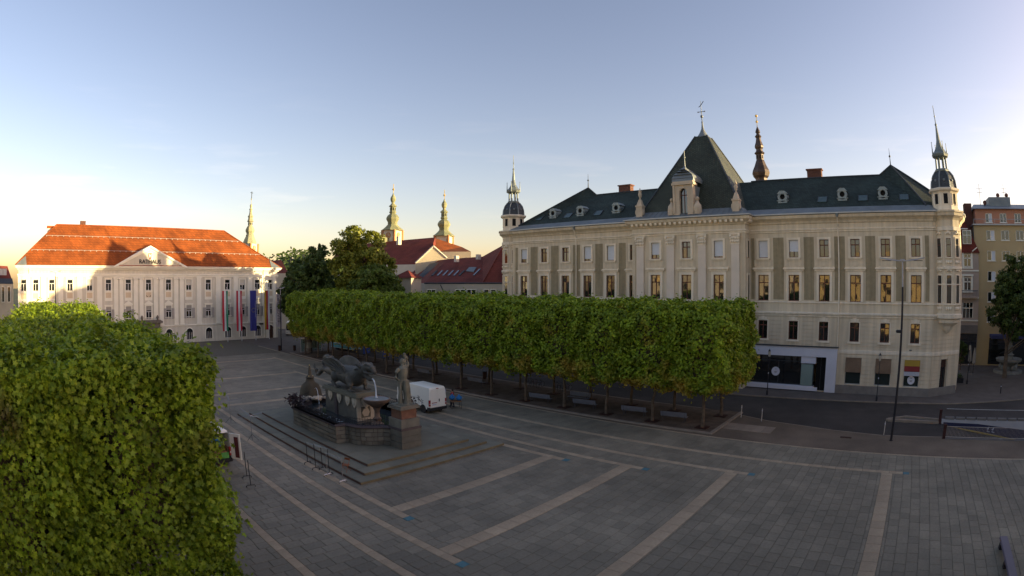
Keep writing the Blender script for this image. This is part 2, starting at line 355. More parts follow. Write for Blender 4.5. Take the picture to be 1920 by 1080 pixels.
for i, (a, b, c, d) in enumerate(blist):
    if i < 170:
        key = (round(b-a, 2), round(d-c, 2))
        if key not in bm_: w, h = key; bm_[key] = MB().slab(-w/2+jt*.7, w/2-jt*.7, -h/2+jt*.7, h/2-jt*.7, -.028, .002).mesh('band_slab', M_band)
        put(bm_[key], 'band_slab', plaza, ((a+b)/2, (c+d)/2, 0))
    else: farb.slab(a+jt, b-jt, c+jt, d-jt, -.028, .002)
o = farb.build('band_slabs', M_band, plaza); o['kind'] = 'stuff'
for a, b, c, d in blues: MB().slab(a, b, c, d, -.028, .003).build('blue_marker_slab', M_blue, plaza)
# brown pavement strip between the square and the road, road, far pavement
near = [(46.2, -5.4), (45.75, .8), (46.3, 5.3), (46.97, 8.4), (47.5, 11.5), (48.9, 15.2), (49.9, 19), (50.3, 40), (50.3, 140)]
farE = [(66, -24), (63.2, -17.3), (61.4, -11.9), (60.0, -7.5), (59.4, -1.65), (58.7, 7), (57.9, 17), (57.6, 60), (57.6, 140)]
w = MB(); pts = [(40.55, y) for _, y in near]
for i in range(len(near)-1): w.poly([(40.55, near[i][1], -.006), (*near[i], -.006), (*near[i+1], -.006), (40.55, near[i+1][1], -.006)])
w.poly([(40.55, -40, -.006), (45.5, -40, -.006), (45.5, -5.4, -.006), (40.55, -5.4, -.006)]).poly([(45.5, -5.15, -.006), (46.2, -5.4, -.006), (45.5, -5.4, -.006)])
tag(w.build('pavement', M_walk), 'brown pavement strip between the square and the road', 'pavement', kind='structure')
r_ = MB()
r_.poly([(44, -5.3, -.12), (90, -5.3, -.12), (90, 140, -.12), (44, 140, -.12)]).poly([(51.4, -60, -.12), (120, -60, -.12), (120, -5.3, -.12), (51.4, -5.3, -.12)])
road = r_.build('road', M_asph); tag(road, 'dark asphalt road curving past the palace', 'road', kind='structure')
k = MB()
for i in range(len(near)-1):
    (a, b), (c, d) = near[i], near[i+1]; k.prism([(a-.12, b, -.13), (a+.02, b, -.13), (c+.02, d, -.13), (c-.12, d, -.13)], (0, 0, .128))
o = k.build('kerb', M_kerb); tag(o, 'low kerb along the near edge of the road', 'kerb', kind='structure')
w = MB()
for i in range(len(farE)-1):
    (a, b), (c, d) = farE[i], farE[i+1]; w.prism([(a+.16, b, -.1), (120, b, -.1), (120, d, -.1), (c+.16, d, -.1)][::-1], (0, 0, .1))
tag(w.build('pavement', M_walk2), 'grey pavement in front of the palace', 'pavement', kind='structure')
k = MB()
for i in range(len(farE)-1):
    (a, b), (c, d) = farE[i], farE[i+1]; k.prism([(a, b, -.11), (a+.15, b, -.11), (c+.15, d, -.11), (c, d, -.11)], (0, 0, .117))
tag(k.build('kerb', M_kerb), 'kerb stones along the palace pavement', 'kerb', kind='structure')
l_ = MB().box(57.75, 57.88, -30, -6.4, -.12, -.116)
o = l_.build('road_marking', M_white, road)
# pale slab path and tree bed
bed = MB().box(41.1, 49.5, 15.0, 86, -.02, .055).build('tree_bed', M_gravel); tag(bed, 'brown gravel bed under the double row of clipped trees', 'tree bed', kind='structure')
kk = MB()
for i in range(36): kk.slab(41.0, 41.35, 14.72+i*2, 14.72+i*2+1.985, -.02, .10, .015)
for i in range(8): kk.slab(41.36+i*1.02, 41.36+i*1.02+1.0, 14.7, 15.05, -.02, .10, .015)
o = kk.build('bed_kerb', M_kerb, bed)
for i in range(5):
    for j in range(2): MB().slab(43.3+j*1.05, 43.3+j*1.05+1.04, 10.3+i*.88, 10.3+i*.88+.87, -.01, .012).build('path_slab', mat('path slab', (.26, .205, .155), .8, .12, 1, objvar=.1), bed)
o = MB().box(44.0, 44.4, 3.25, 4.25, -.01, .004)
dr = o.build('drain_grate', mat('rusty iron', (.055, .022, .016), .7, .3, 6, metal=.5), None, base=(44.2, 3.75, 0)); tag(dr, 'rusty rectangular drain grate in the brown pavement', 'drain grate')
for i in range(9): MB().box(-.19, .19, -.46+i*.11, -.43+i*.11, .004, .012).build('bar', MATS['rusty iron'], dr)
# far streets and squares beyond
f_ = MB().poly([(40.55, 86, -.004), (57.6, 86, -.004), (57.6, 125, -.004), (40.55, 125, -.004)]).build('pavement', M_walk2); tag(f_, 'grey pavement beside the town hall corner', 'pavement', kind='structure')

# ================================================================== long palace on the right (frame: x right along the front, y inwards, z up)
M_wall = mat('cream plaster', (.64, .54, .39), .9, .07, .5, .08, 20, col2=(.59, .495, .36), streak=.13)
M_trim = mat('pale stucco trim', (.76, .66, .51), .85, .07, .8, .05, 20, streak=.11)
M_olive = mat('olive stipple panel', (.31, .255, .16), .95, .10, 2, .5, 40, streak=.15)
M_plinth = mat('grey plinth stone', (.20, .18, .16), .8, .15, 1.2, .2, 10)
M_slate = rowmat('dark slate roof', (.032, .048, .042), .22, .30, rough=.8, dark=.45, var=.22)
M_slate2 = rowmat('dark slate pyramid', (.046, .054, .038), .28, .28, rough=.6, dark=.45, var=.22, diamond=True)
M_zinc = mat('weathered zinc', (.20, .225, .235), .55, .15, .8, metal=.35)
M_gut = mat('pale gutter metal', (.42, .43, .43), .5, .1, .8, metal=.3)
M_brown = mat('reddish window wood', (.13, .045, .028), .6, .15, 3)
M_glass = glassmat('window glass')
M_blind = mat('white roller blind', (.62, .64, .68), .8, .05, 3)
M_brick = rowmat('red brick', (.15, .07, .05), .09, .26, rough=.9, dark=.7)
M_copper = mat('green copper', (.13, .19, .165), .6, .2, 1.2, metal=.2)
M_dark = mat('dark interior', (.012, .011, .011), .9, .2, 1)  # near-black colour standing in for unlit depth behind openings
M_lead = mat('dark lead dome', (.05, .058, .065), .55, .2, 3, metal=.2)
M_wood = mat('dark door wood', (.05, .022, .016), .6, .2, 4)
M_whitep = mat('white painted panel', (.60, .60, .66), .6, .04, 1)

pal = thing('palace', 'long cream palace with dark slate roofs, central pyramid roof and two corner turrets', 'building', (63, 0, 0), R(-90))
WR = [-16.77, -12.96, -9.21, -5.4, -1.67, 2.09]; WL = [-52.9, -49.1, -45.3, -41.6, -37.9, -34.35]; WC = [-30.3, -26.1, -21.9]
PY = -1.8
Zs = dict(m0=5.78, m1=7.89, f0=10.16, f1=13.1, s0=15.06, s1=17.04)
GW = [-5.3, -1.6, 2.0]
# ---- plan of the front
front = [(-60.6, 6), (-59, 3.0), (-55.2, 0), (-33.6, 0), (-33.6, PY), (-18.5, PY), (-18.5, 0), (4.3, 0), (8.1, 3.0), (8.6, 6)]
def frontwall(x0, x1, wins, y, shop=None, ground=()):
    ops = []
    for x in wins: ops += [(x-.575, x+.575, Zs['m0'], Zs['m1']), (x-.66, x+.66, Zs['f0'], Zs['f1']), (x-.575, x+.575, Zs['s0'], Zs['s1'])]
    for x in ground: ops.append((x-.98, x+.98, 1.03, 4.0))
    if shop: ops.append((shop[0], shop[1], .1, 4.0))
    ops = [(max(a, x0), min(b, x1), c, d) for a, b, c, d in ops]
    MB().wall(x0, x1, 0, 19.6, ops, y, .32).build('wall', M_wall, pal)
    # rusticated courses, each a proud band broken by the openings
    z = .92
    while z < 8.45:
        h = .435; zt = min(z+h, 8.47); cuts = sorted([(a, b) for a, b, c, d in ops if d > z+.05 and c < zt-.05])
        if 4.30 < z < 4.9 and not shop: pass
        cur = x0
        for a, b in cuts+[(x1, x1)]:
            if a-cur > .05: MB().box(cur, a, y-.05, y, z+.028, zt-.028).build('stone_course', M_wall, pal)
            cur = b
        z += h
frontwall(-18.5, 4.3, WR, 0, (-18.4, -7.62), GW)
frontwall(-55.2, -33.6, WL, 0)
frontwall(-33.6, -18.5, WC, PY)
o = MB()
for a, b in ((front[0], front[1]), (front[1], front[2]), (front[3], front[4]), (front[5], front[6]), (front[8], front[9])):
    o.poly([(*a, 0), (*b, 0), (*b, 19.6), (*a, 19.6)])
o.box(-60.6, 8.6, 6, 16, 0, 19.6); o.build('wall', M_wall, pal)
# chamfered right corner wall with the shop door
ca, cb = Vector((4.3, 0)), Vector((8.1, 3.0)); cdv = (cb-ca).normalized(); cn = Vector((cdv.y, -cdv.x)); cl_ = (cb-ca).length
def CT(x, y, z): p = ca+cdv*x-cn*y; return (p.x, p.y, z)
MB(CT).wall(0, cl_, 0, 19.6, [(1.75, 2.95, .15, 4.0)], 0, .35).build('wall', M_wall, pal)
d_ = MB(CT).box(1.75, 2.95, .3, .36, .15, 4.0).build('door', M_wood, pal)
MB(CT).box(1.92, 2.3, .27, .3, .6, 3.1).build('pane', M_glass, d_); MB(CT).box(2.42, 2.8, .27, .3, .6, 3.1).build('pane', M_glass, d_); MB(CT).box(1.75, 2.95, .25, .3, 3.15, 3.25).build('transom', M_wood, d_)
z = .92
while z < 8.3:
    for xa, xb in (((.06, 1.75), (2.95, cl_-.04)) if z < 4.0 else ((.06, cl_-.04),)): MB(CT).box(xa, xb, -.05, 0, z+.028, z+.407).build('stone_course', M_wall, pal)
    z += .435
# plinth, bands and cornices follow the plan
fp = front[1:-1]
MB().sweep([(-7.5, 0), (4.3, 0), (8.1, 3)], [(0, 0), (.10, 0), (.10, .86), (.06, .92), (0, .92)]).build('plinth', M_plinth, pal)
MB().sweep([(-55.2, 0), (-33.6, 0)], [(0, 0), (.10, 0), (.10, .86), (.06, .92), (0, .92)]).build('plinth', M_plinth, pal)
MB().sweep([(-7.5, 0), (4.3, 0), (8.1, 3)], [(0, 4.42), (.10, 4.44), (.12, 4.6), (.12, 4.84), (0, 4.89)]).build('band', M_trim, pal)
MB().sweep(fp, [(0, 8.40), (.14, 8.46), (.16, 8.62), (.30, 8.70), (.34, 8.84), (.10, 8.92), (0, 8.95)]).build('string_course', M_trim, pal)
MB().sweep(fp, [(0, 9.92), (.12, 9.95), (.12, 10.06), (0, 10.10)]).build('sill_band', M_trim, pal)
MB().sweep(fp, [(0, 17.86), (.10, 17.9), (.12, 18.05), (.22, 18.12), (.24, 18.24), (0, 18.30)]).build('architrave', M_trim, pal)
MB().sweep(front, [(0, 18.85), (.12, 18.9), (.2, 19.1), (.38, 19.28), (.62, 19.46), (.66, 19.6), (.70, 19.78), (.0, 19.86)]).build('cornice', M_wall, pal)
MB().sweep(front, [(.2, 19.84), (.72, 19.82), (.86, 19.86), (.86, 19.98), (.74, 20.0), (.2, 20.05)]).build('gutter', M_gut, pal)
# modillions under the pavilion cornice
mod = MB().box(-.17, .17, -.44, 0, 0, .2).box(-.15, .15, -.36, 0, -.1, 0).mesh('modillion', M_trim)
for i in range(23): put(mod, 'modillion', pal, (-33.35+i*.664, PY-.14, 19.22))
for i in range(4): put(mod, 'modillion', pal, (-18.5+.14, PY+.2+i*.5, 19.22), R(90))
# olive panels between the windows
def panel(x0, x1, y, z0=10.3, z1=17.35): MB().box(x0, x1, y-.02, y, z0, z1).build('wall_panel', M_olive, pal)
for ws, ends in ((WR, (-18.0, 3.5)), (WL, (-54.3, None))):
    for a, b in zip(ws[:-1], ws[1:]): 
        if b-a > 2.9: panel(a+1.25, b-1.25, 0)
panel(3.25, 3.75, 0); panel(-18.3, -17.9, 0); panel(-54.6, -54.15, 0)
# quoins at wing ends and pavilion edge
for x, y in ((4.0, 0), (-54.95, 0), (-18.75, PY), (-33.35, PY)):
    z = 9.0
    while z < 17.6: MB().box(x-.22, x+.22, y-.06, y, z+.02, z+.50).build('quoin', M_wall, pal); z += .54
# ---- window kit (shared meshes)
def win_meshes(w, h, transom, key):
    f = MB(); t = .085; y0, y1 = .17, .25
    f.box(-w/2, -w/2+t, y0, y1, 0, h).box(w/2-t, w/2, y0, y1, 0, h).box(-w/2+t, w/2-t, y0, y1, 0, t).box(-w/2+t, w/2-t, y0, y1, h-t, h)
    f.box(-.05, .05, y0-.01, y1, t, h-t); f.box(-w/2+t, -.05, y0-.015, y1, transom-.055, transom+.055).box(.05, w/2-t, y0-.015, y1, transom-.055, transom+.055)
    fm = f.mesh('window', M_brown)
    pw = w/2-t-.05
    lo = MB().box(-pw/2, pw/2, .205, .225, 0, transom-.055-t).mesh('pane', M_glass); hi = MB().box(-pw/2, pw/2, .205, .225, 0, h-t-transom-.055).mesh('pane', M_glass)
    return dict(f=fm, lo=lo, hi=hi, px=.05+pw/2, t=t, tr=transom+.055, w=w, h=h)
KM = win_meshes(1.15, 2.11, 1.55, 'm'); KF = win_meshes(1.32, 2.94, 2.05, 'f'); KS = win_meshes(1.15, 1.98, 1.35, 's')
def surround(w, h, t, d, sill=True, key=True):
    s = MB().box(-w/2-t, -w/2, -d, .02, -.0, h+t).box(w/2, w/2+t, -d, .02, 0, h+t).box(-w/2, w/2, -d, .02, h, h+t)
    return s.mesh('surround', M_trim)
SF = surround(1.32, 2.94, .30, .09); SS = surround(1.15, 1.98, .27, .09); SM = surround(1.15, 2.11, .1, .06)
SILL = MB().box(-.85, .85, -.2, 0, -.14, 0).box(-.75, .75, -.13, 0, -.24, -.14).mesh('sill', M_trim)
SILLM = MB().box(-.8, .8, -.2, .05, -.2, 0).mesh('sill', M_trim)
APR = MB().box(-1.15, 1.15, -.03, 0, -.95, -.25).box(-.8, .8, -.07, -.03, -.42, -.26).mesh('apron', M_wall)
HOOD = MB().box(-1.2, 1.2, -.16, 0, .42, .62).box(-1.32, 1.32, -.3, 0, .62, .74).box(-1.28, 1.28, -.22, 0, .74, .84).box(-1.0, 1.0, -.07, 0, .3, .42).mesh('hood', M_trim)
KEYS = MB().prism([(-.16, -.13, .08), (.16, -.13, .08), (.24, -.13, .50), (-.24, -.13, .50)], (0, .13, 0)).prism([(-.45, -.07, .08), (-.16, -.07, .08), (-.24, -.07, .42), (-.55, -.07, .42)], (0, .07, 0)).prism([(.16, -.07, .08), (.45, -.07, .08), (.55, -.07, .42), (.24, -.07, .42)], (0, .07, 0)).mesh('keystone', M_trim)
def window(x, y, z, K, extras, parent=pal, blind=None, rz=0.):
    o = put(K['f'], 'window', parent, (x, y, z), rz)
    for sx_ in (-1, 1):
        for me_, zz_ in ((K['lo'], K['t']), (K['hi'], K['tr'])): q_ = put(me_, 'pane', o, (sx_*K['px'], .0, zz_)); q_.rotation_euler = (R(random.uniform(-.9, .9)), 0, R(random.uniform(-1.0, 1.0)))
    for me, nm in extras: put(me, nm, o)
    if blind: MB().box(-K['w']/2+.04, K['w']/2-.04, .135, .16, K['h']*(1-blind), K['h']-.02).build('blind', M_blind, o)
    return o
BLR = {0: .96, 1: .66}; BLL = {0: .72, 3: .84, 4: .95}; BLC = {0: .74, 2: .9}
for ws, y, bl in ((WR, 0, BLR), (WL, 0, BLL), (WC, PY, BLC)):
    for i, x in enumerate(ws):
        window(x, y, Zs['m0'], KM, [(SM, 'surround'), (SILLM, 'sill')])
        put(KEYS, 'keystone', pal, (x, y-.02, Zs['m1']))
        w_ = window(x, y, Zs['f0'], KF, [(SF, 'surround')]); put(HOOD, 'hood', pal, (x, y-.005, Zs['f1']))
        window(x, y, Zs['s0'], KS, [(SS, 'surround'), (SILL, 'sill'), (APR, 'apron')], blind=bl.get(i))
# ground-floor windows with awnings
M_aw = mat('brown striped awning', (.23, .155, .10), .8, .15, 1); M_yel = mat('yellow awning cloth', (.38, .25, .04), .8, .1, 1); M_red = mat('dark red awning cloth', (.23, .035, .035), .8, .1, 1)
M_gg = glassmat('shop glass', (.02, .03, .028), .06, 1.6, .6)
for i, x in enumerate(GW):
    s = MB().box(-.98, .98, .2, .26, 0, .07).box(-.98, -.91, .2, .26, .07, 2.97).box(.91, .98, .2, .26, .07, 2.97).build('window', M_gut, pal); s.location = (x, 0, 1.03)
    MB().box(-.91, .91, .215, .235, .07, 2.97).build('pane', M_gg, s); MB().box(-1.0, 1.0, -.12, .05, -.06, .0).build('sill', M_trim, s)
    if i < 2:
        a = MB()
        for k in range(13): a.box(-.97, .97, -.05-.022*k, -.03-.022*k+.02, 2.85-.12*k, 2.95-.12*k)
        a.box(-.98, .98, -.05, .15, 2.93, 3.0); o = a.build('awning', M_aw, s)
    else:
        MB().box(-.97, .97, -.14, -.04, 2.3, 2.95).build('awning', M_yel, s); MB().box(-.97, .97, -.15, -.05, 1.72, 2.29).build('awning', M_red, s)
        for k in range(4): MB().box(-.97, .97, -.16, -.1, 1.25+.115*k, 1.33+.115*k).build('valance_stripe', M_whitep, s)
        MB().lathe(0, 0, [(.47, 0), (.47, .02)], 28).build('round_sign', M_whitep, s).matrix_local = Matrix.Translation((0, .19, .72)) @ Matrix.Rotation(R(90), 4, 'X')
        t = put(text_mesh('shop', .22, .004, M_plinth), 'lettering', s, (0, .155, .62)); bpy.data.objects.remove(t)
# white shop front
sh = MB().box(-18.4, -7.32, -.55, -.02, 3.98, 5.08).box(-8.62, -7.34, -.52, .02, .05, 3.98).box(-18.4, -10.05, -.5, .3, .1, .62).box(-18.4, -9.5, -.6, -.5, .12, .55)
shop = sh.build('shop_front', M_whitep, pal)
MB().box(-18.6, -7.2, -.72, 0, 5.08, 5.16).build('canopy_edge', M_lead, shop)
MB().box(-18.3, -11.75, .0, .04, .66, 3.3).build('shop_pane', M_glass, shop); MB().box(-18.3, -11.75, .0, .04, 3.36, 3.96).build('shop_pane', M_glass, shop)
MB().box(-18.3, -11.75, -.06, .05, .62, .68).box(-18.3, -11.75, -.04, .06, 3.3, 3.36).box(-14.6, -14.52, -.03, .05, .68, 3.3).build('shop_frame', M_lead, shop)
MB().box(-11.7, -9.9, -.45, .3, 3.2, 3.97).build('white_box', M_whitep, shop); MB().box(-11.65, -10.2, -.42, -.38, .66, 3.1).box(-10.24, -10.2, -.38, .2, .66, 3.1).build('shop_pane', mat('pale green glass', (.20, .27, .25), .2, .1, .5, spec=.6), shop)
MB().box(-10.15, -10.08, -.44, -.36, .62, 3.2).build('shop_frame', M_lead, shop)
MB().box(-9.9, -8.62, .22, .28, .05, 3.95).build('door', M_dark, shop); MB().box(-9.35, -9.3, .16, .22, .05, 3.95).build('door_post', M_lead, shop)  # near-black panel stands in for the shaded door recess
MB().lathe(0, 0, [(.52, 0), (.52, .02)], 28).build('round_sign', M_whitep, shop).matrix_local = Matrix.Translation((-14.9, -.03, 2.05)) @ Matrix.Rotation(R(90), 4, 'X')
for zz, ww in ((2.28, .2), (1.98, .34), (1.88, .26)): MB().box(-14.9-ww/2, -14.9+ww/2, -.062, -.052, zz, zz+.05).build('sign_line', M_plinth, shop)
for zz, ww in ((1.95, .2), (1.68, .34), (1.58, .26)): MB().box(2.0-ww/2, 2.0+ww/2, .15, .165, zz, zz+.05).build('sign_line', M_plinth, pal)
MB().box(2.95, 3.25, -.07, -.045, 4.55, 4.75).build('street_sign', M_whitep, pal); MB().box(1.5, 1.8, -.1, 0, 5.0, 5.1).build('wall_lamp', M_lead, pal)
# downpipes
for x in (-7.4, -43.4):
    p = MB().tube([(x, -.7, 19.75), (x, -.68, 19.3), (x, -.16, 18.4), (x, -.16, 4.9 if x > -10 else .2)], .075, 8).build('downpipe', M_trim, pal, True); MB().lathe(x, -.7, [(.1, 19.4), (.22, 19.85)], 8).build('hopper', M_zinc, p)
# pavilion pilasters
for x in (-32.4, -28.2, -24.0, -19.75):
    p = MB().box(x-.5, x+.5, PY-.2, PY, 9.3, 16.55).box(x-.62, x+.62, PY-.26, PY, 8.95, 9.3).build('pilaster', mat('pinkish pilaster', (.70, .60, .49), .85, .06, .7), pal)
    c = MB().box(x-.55, x+.55, PY-.24, PY, 16.55, 16.68).box(x-.66, x+.66, PY-.34, PY, 17.66, 17.84)
    for k in range(5):
        for q in range(2): c.ball((x-.46+.23*k, PY-.24-.05*q, 16.95+.36*q), .15, 8, 5, (1, .8, 1.35))
    for sx_ in (-1, 1): c.ball((x+sx_*.52, PY-.32, 17.5), .17, 8, 6)
    c.box(x-.5, x+.5, PY-.2, PY, 16.68, 17.66); c.build('capital', M_trim, p)
# pavilion right return: narrow windows
for z, h in ((10.16, 2.94), (15.06, 1.98)):
    s = MB().box(-18.5, -18.42, -1.25, -.55, z, z+h).build('window', M_brown, pal); MB().box(-18.43, -18.40, -1.18, -.62, z+.08, z+h-.08).build('pane', M_glass, s)
    MB().box(-18.5, -18.36, -1.42, -1.25, z, z+h+.2).box(-18.5, -18.36, -.55, -.38, z, z+h+.2).build('surround', M_trim, s)
# ---- roofs
def roof(name, faces, m): return MB().add(*faces).build(name, m, pal)
def quadroof(polys, m, name='roof'):
    mb = MB()
    for p in polys: mb.poly(p)
    return mb.build(name, m, pal)
ZE, ZR = 20.75, 25.35
# zinc apron above the gutter
ap = MB().sweep(front[1:-1], [(.5, 20.0), (.5, 20.06), (-.9, ZE+.02), (-.9, 20.0)]).build('roof_apron', M_zinc, pal)
quadroof([[(-46, 7, ZR), (-26, 7, ZR), (-26, .9, ZE), (-54.6, .9, ZE)][::-1], [(-46, 7, 26.6), (-44.6, 7, ZR), (-46, 7, ZR)], [(-46, 7, 26.6), (-54.6, .8, ZE-.02), (-44.6, 7, ZR)],
          [(-46, 7, 26.6), (-58.4, 3.4, ZE-.02), (-54.6, .8, ZE-.02)], [(-46, 7, 26.6), (-60, 8, ZE), (-58.4, 3.4, ZE-.02)], [(-46, 7, 26.6), (-46, 16, ZE), (-60, 16, ZE), (-60, 8, ZE)],
          [(-46, 7, ZR), (-26, 7, ZR), (-26, 16, ZE), (-46, 16, ZE)]], M_slate)
quadroof([[(-26, 7, ZR), (-2.0, 7, ZR), (3.7, .9, ZE), (-26, .9, ZE)][::-1], [(-.4, 7, 26.55), (-2.0, 7, ZR), (3.7, .8, ZE-.02)], [(-.4, 7, 26.55), (3.7, .8, ZE-.02), (7.6, 3.5, ZE-.02)],
          [(-.4, 7, 26.55), (7.6, 3.5, ZE-.02), (8.4, 8, ZE)], [(-.4, 7, 26.55), (8.4, 8, ZE), (8.4, 16, ZE), (-.4, 16, ZE), ], [(-26, 7, ZR), (-.4, 7, ZR), (-.4, 16, ZE), (-26, 16, ZE)],
          [(-2.0, 7, ZR), (-.4, 7, 26.55), (-.4, 16, ZE)]], M_slate)
for a, b in (((-.4, 7, 26.58), (3.7, .75, ZE)), ((-.4, 7, 26.58), (7.7, 3.4, ZE)), ((-46, 7, 26.63), (-54.7, .75, ZE)), ((-46, 7, 26.63), (-44.5, 7, ZR+.03)), ((-.4, 7, 26.58), (-2.1, 7, ZR+.03)), ((-44.5, 7, ZR+.05), (-32, 7, ZR+.05)), ((-20, 7, ZR+.05), (-2.1, 7, ZR+.05))):
    MB().tube([a, b], .11, 6).build('ridge_cap', M_lead, pal)
# pyramid
px0, px1, pt = -33.5, -18.6, .86
cx_, cy_ = -26.05, 5.5
base4 = [(px0+.6, PY+1.1, 20.9), (px1-.6, PY+1.1, 20.9), (px1-.6, 12.4, 20.9), (px0+.6, 12.4, 20.9)]; top4 = [(cx_-pt, cy_-pt, 31.7), (cx_+pt, cy_-pt, 31.7), (cx_+pt, cy_+pt, 31.7), (cx_-pt, cy_+pt, 31.7)]
pyr = MB().add(base4+top4, [(i, (i+1) % 4, 4+(i+1) % 4, 4+i) for i in range(4)]+[(4, 5, 6, 7)]).build('pyramid_roof', M_slate2, pal)
for i in range(4): MB().tube([base4[i], top4[i]], .13, 6).build('hip_cap', M_lead, pyr)
MB().lathe(cx_, cy_, [(1.0, 31.6), (.7, 31.95), (.42, 32.4), (.2, 32.9), (.11, 33.6), (.13, 33.9), (.07, 34.0), (.06, 35.0), (.03, 37.0)], 10).ball((cx_, cy_, 34.7), .22).build('finial', M_zinc, pyr, True)
v = MB().box(cx_-.5, cx_+.5, cy_-.02, cy_+.02, 35.35, 35.43).tube([(cx_, cy_, 35.4), (cx_, cy_, 36.3)], .04, 5).tube([(cx_-.35, cy_, 36.1), (cx_, cy_, 36.35), (cx_+.45, cy_, 36.9)], .05, 5).ball((cx_-.5, cy_, 35.39), .1, 6, 4).ball((cx_+.5, cy_, 35.39), .1, 6, 4).build('weather_vane', M_lead, pyr)
# standing-seam zinc skirt on the pavilion
MB().add([(px0-.2, PY-.5, 20.06), (px1+.2, PY-.5, 20.06), (px1-.6, PY+1.12, 21.0), (px0+.6, PY+1.12, 21.0), (px1+.2, 2, 20.06), (px1-.6, 2, 21.0), (px0-.2, 2, 20.06), (px0+.6, 2, 21.0)], [(0, 1, 2, 3), (1, 4, 5, 2), (6, 0, 3, 7)]).build('zinc_skirt', M_zinc, pal)
for i in range(21): x = px0+.4+i*.7; MB().tube([(x, PY-.45, 20.12), (x+.02*(10-i)*.4, PY+1.1, 21.03)], .03, 4).build('seam', M_zinc, pal)
# stone dormer on the pavilion
M_dst = mat('grey-cream dormer stone', (.52, .43, .32), .88, .1, 1.2); dx, dy = -26.3, PY-.15; DS = .84
D = MB().box(dx-1.5, dx-.62, dy, dy+.9, 20.3, 24.2).box(dx+.62, dx+1.5, dy, dy+.9, 20.3, 24.2).box(dx-.62, dx+.62, dy, dy+.9, 23.75, 24.2).box(dx-1.75, dx+1.75, dy-.2, dy+1.1, 24.2, 24.5).box(dx-1.62, dx+1.62, dy-.12, dy+1.0, 24.5, 24.7)
D.box(dx-1.62, dx-1.3, dy-.12, dy, 20.5, 24.2).box(dx+1.3, dx+1.62, dy-.12, dy, 20.5, 24.2).box(dx-2.6, dx-1.5, dy+.1, dy+.6, 20.3, 21.1).box(dx+1.5, dx+2.6, dy+.1, dy+.6, 20.3, 21.1)
ar = [(dx+.62*math.cos(t), dy+.05, 23.1+.65*math.sin(t)) for t in np.linspace(0, math.pi, 13)]
D.prism(ar+[(dx-.62, dy+.05, 23.78), (dx+.62, dy+.05, 23.78)], (0, .6, 0))
dm = D.build('dormer', M_dst, pal)
MB().box(dx-.62, dx+.62, dy+.45, dy+.5, 20.5, 23.8).build('pane', M_glass, dm); MB().box(dx-.04, dx+.04, dy+.38, dy+.46, 20.5, 23.6).box(dx-.62, dx+.62, dy+.38, dy+.46, 22.85, 22.95).build('window_frame', M_brown, dm)
MB().box(dx-1.45, dx+1.45, dy+.9, dy+3.2, 20.4, 24.2).build('cheek', M_zinc, dm)
pf = [(1.7, 24.7), (1.72, 25.1), (1.5, 25.55), (1.0, 25.95), (.5, 26.25), (.2, 26.6)]
hd = MB()
for (a, z0), (b, z1) in zip(pf[:-1], pf[1:]):
    hd.add([(dx-a, dy-.1, z0), (dx+a, dy-.1, z0), (dx+a, dy+3.2, z0), (dx-a, dy+3.2, z0), (dx-b, dy+.4*(1.7-b), z1), (dx+b, dy+.4*(1.7-b), z1), (dx+b, dy+3.2, z1), (dx-b, dy+3.2, z1)], [(0, 1, 5, 4), (1, 2, 6, 5), (3, 0, 4, 7), (2, 3, 7, 6)])
hd.build('dormer_hood', M_zinc, dm); MB().lathe(dx, dy+.9, [(.35, 26.4), (.12, 26.9), (.07, 27.4), (.05, 29.0)], 8).ball((dx, dy+.9, 28.1), .16, 8, 6).build('finial', M_zinc, dm)
for sx_ in (-1, 1):
    c = MB().lathe(dx+sx_*2.05, dy+.35, [(.5, 20.3), (.52, 20.6), (.62, 21.0), (.55, 21.5), (.3, 21.8), (.18, 22.0), (.2, 22.1)], 10).ball((dx+sx_*2.05, dy+.35, 22.35), .27, 10, 7); c.build('scroll_urn', M_dst, dm, True)
for o_ in [dm]+list(dm.children):
    for v_ in o_.data.vertices: v_.co.x = dx+(v_.co.x-dx)*DS; v_.co.z = 20.3+(v_.co.z-20.3)*.93
# obelisk urns on the pavilion corners
for x in (-32.6, -19.6):
    c = MB().box(x-.62, x+.62, PY-.1, PY+1.0, 20.3, 21.7).box(x-.72, x+.72, PY-.2, PY+1.1, 21.7, 21.9)
    c.add([(x-.55, PY-.05, 21.9), (x+.55, PY-.05, 21.9), (x+.55, PY+.95, 21.9), (x-.55, PY+.95, 21.9), (x-.22, PY+.25, 22.7), (x+.22, PY+.25, 22.7), (x+.22, PY+.65, 22.7), (x-.22, PY+.65, 22.7)], [(0, 1, 5, 4), (1, 2, 6, 5), (2, 3, 7, 6), (3, 0, 4, 7), (4, 5, 6, 7)])
    c.lathe(x, PY+.45, [(.15, 22.7), (.13, 22.9), (.3, 23.15), (.36, 23.45), (.24, 23.7), (.3, 23.85), (.12, 24.0), (.05, 24.25)], 10)
    for s_ in (-1, 1): c.ball((x+s_*.72, PY+.2, 21.0), .34, 10, 6, (.55, .9, 1.15))
    c.v = [(x+(p[0]-x)*.68, PY+.45+(p[1]-PY-.45)*.75, 20.3+(p[2]-20.3)*.97) for p in c.v]
    c.build('roof_urn', M_dst, pal, True)
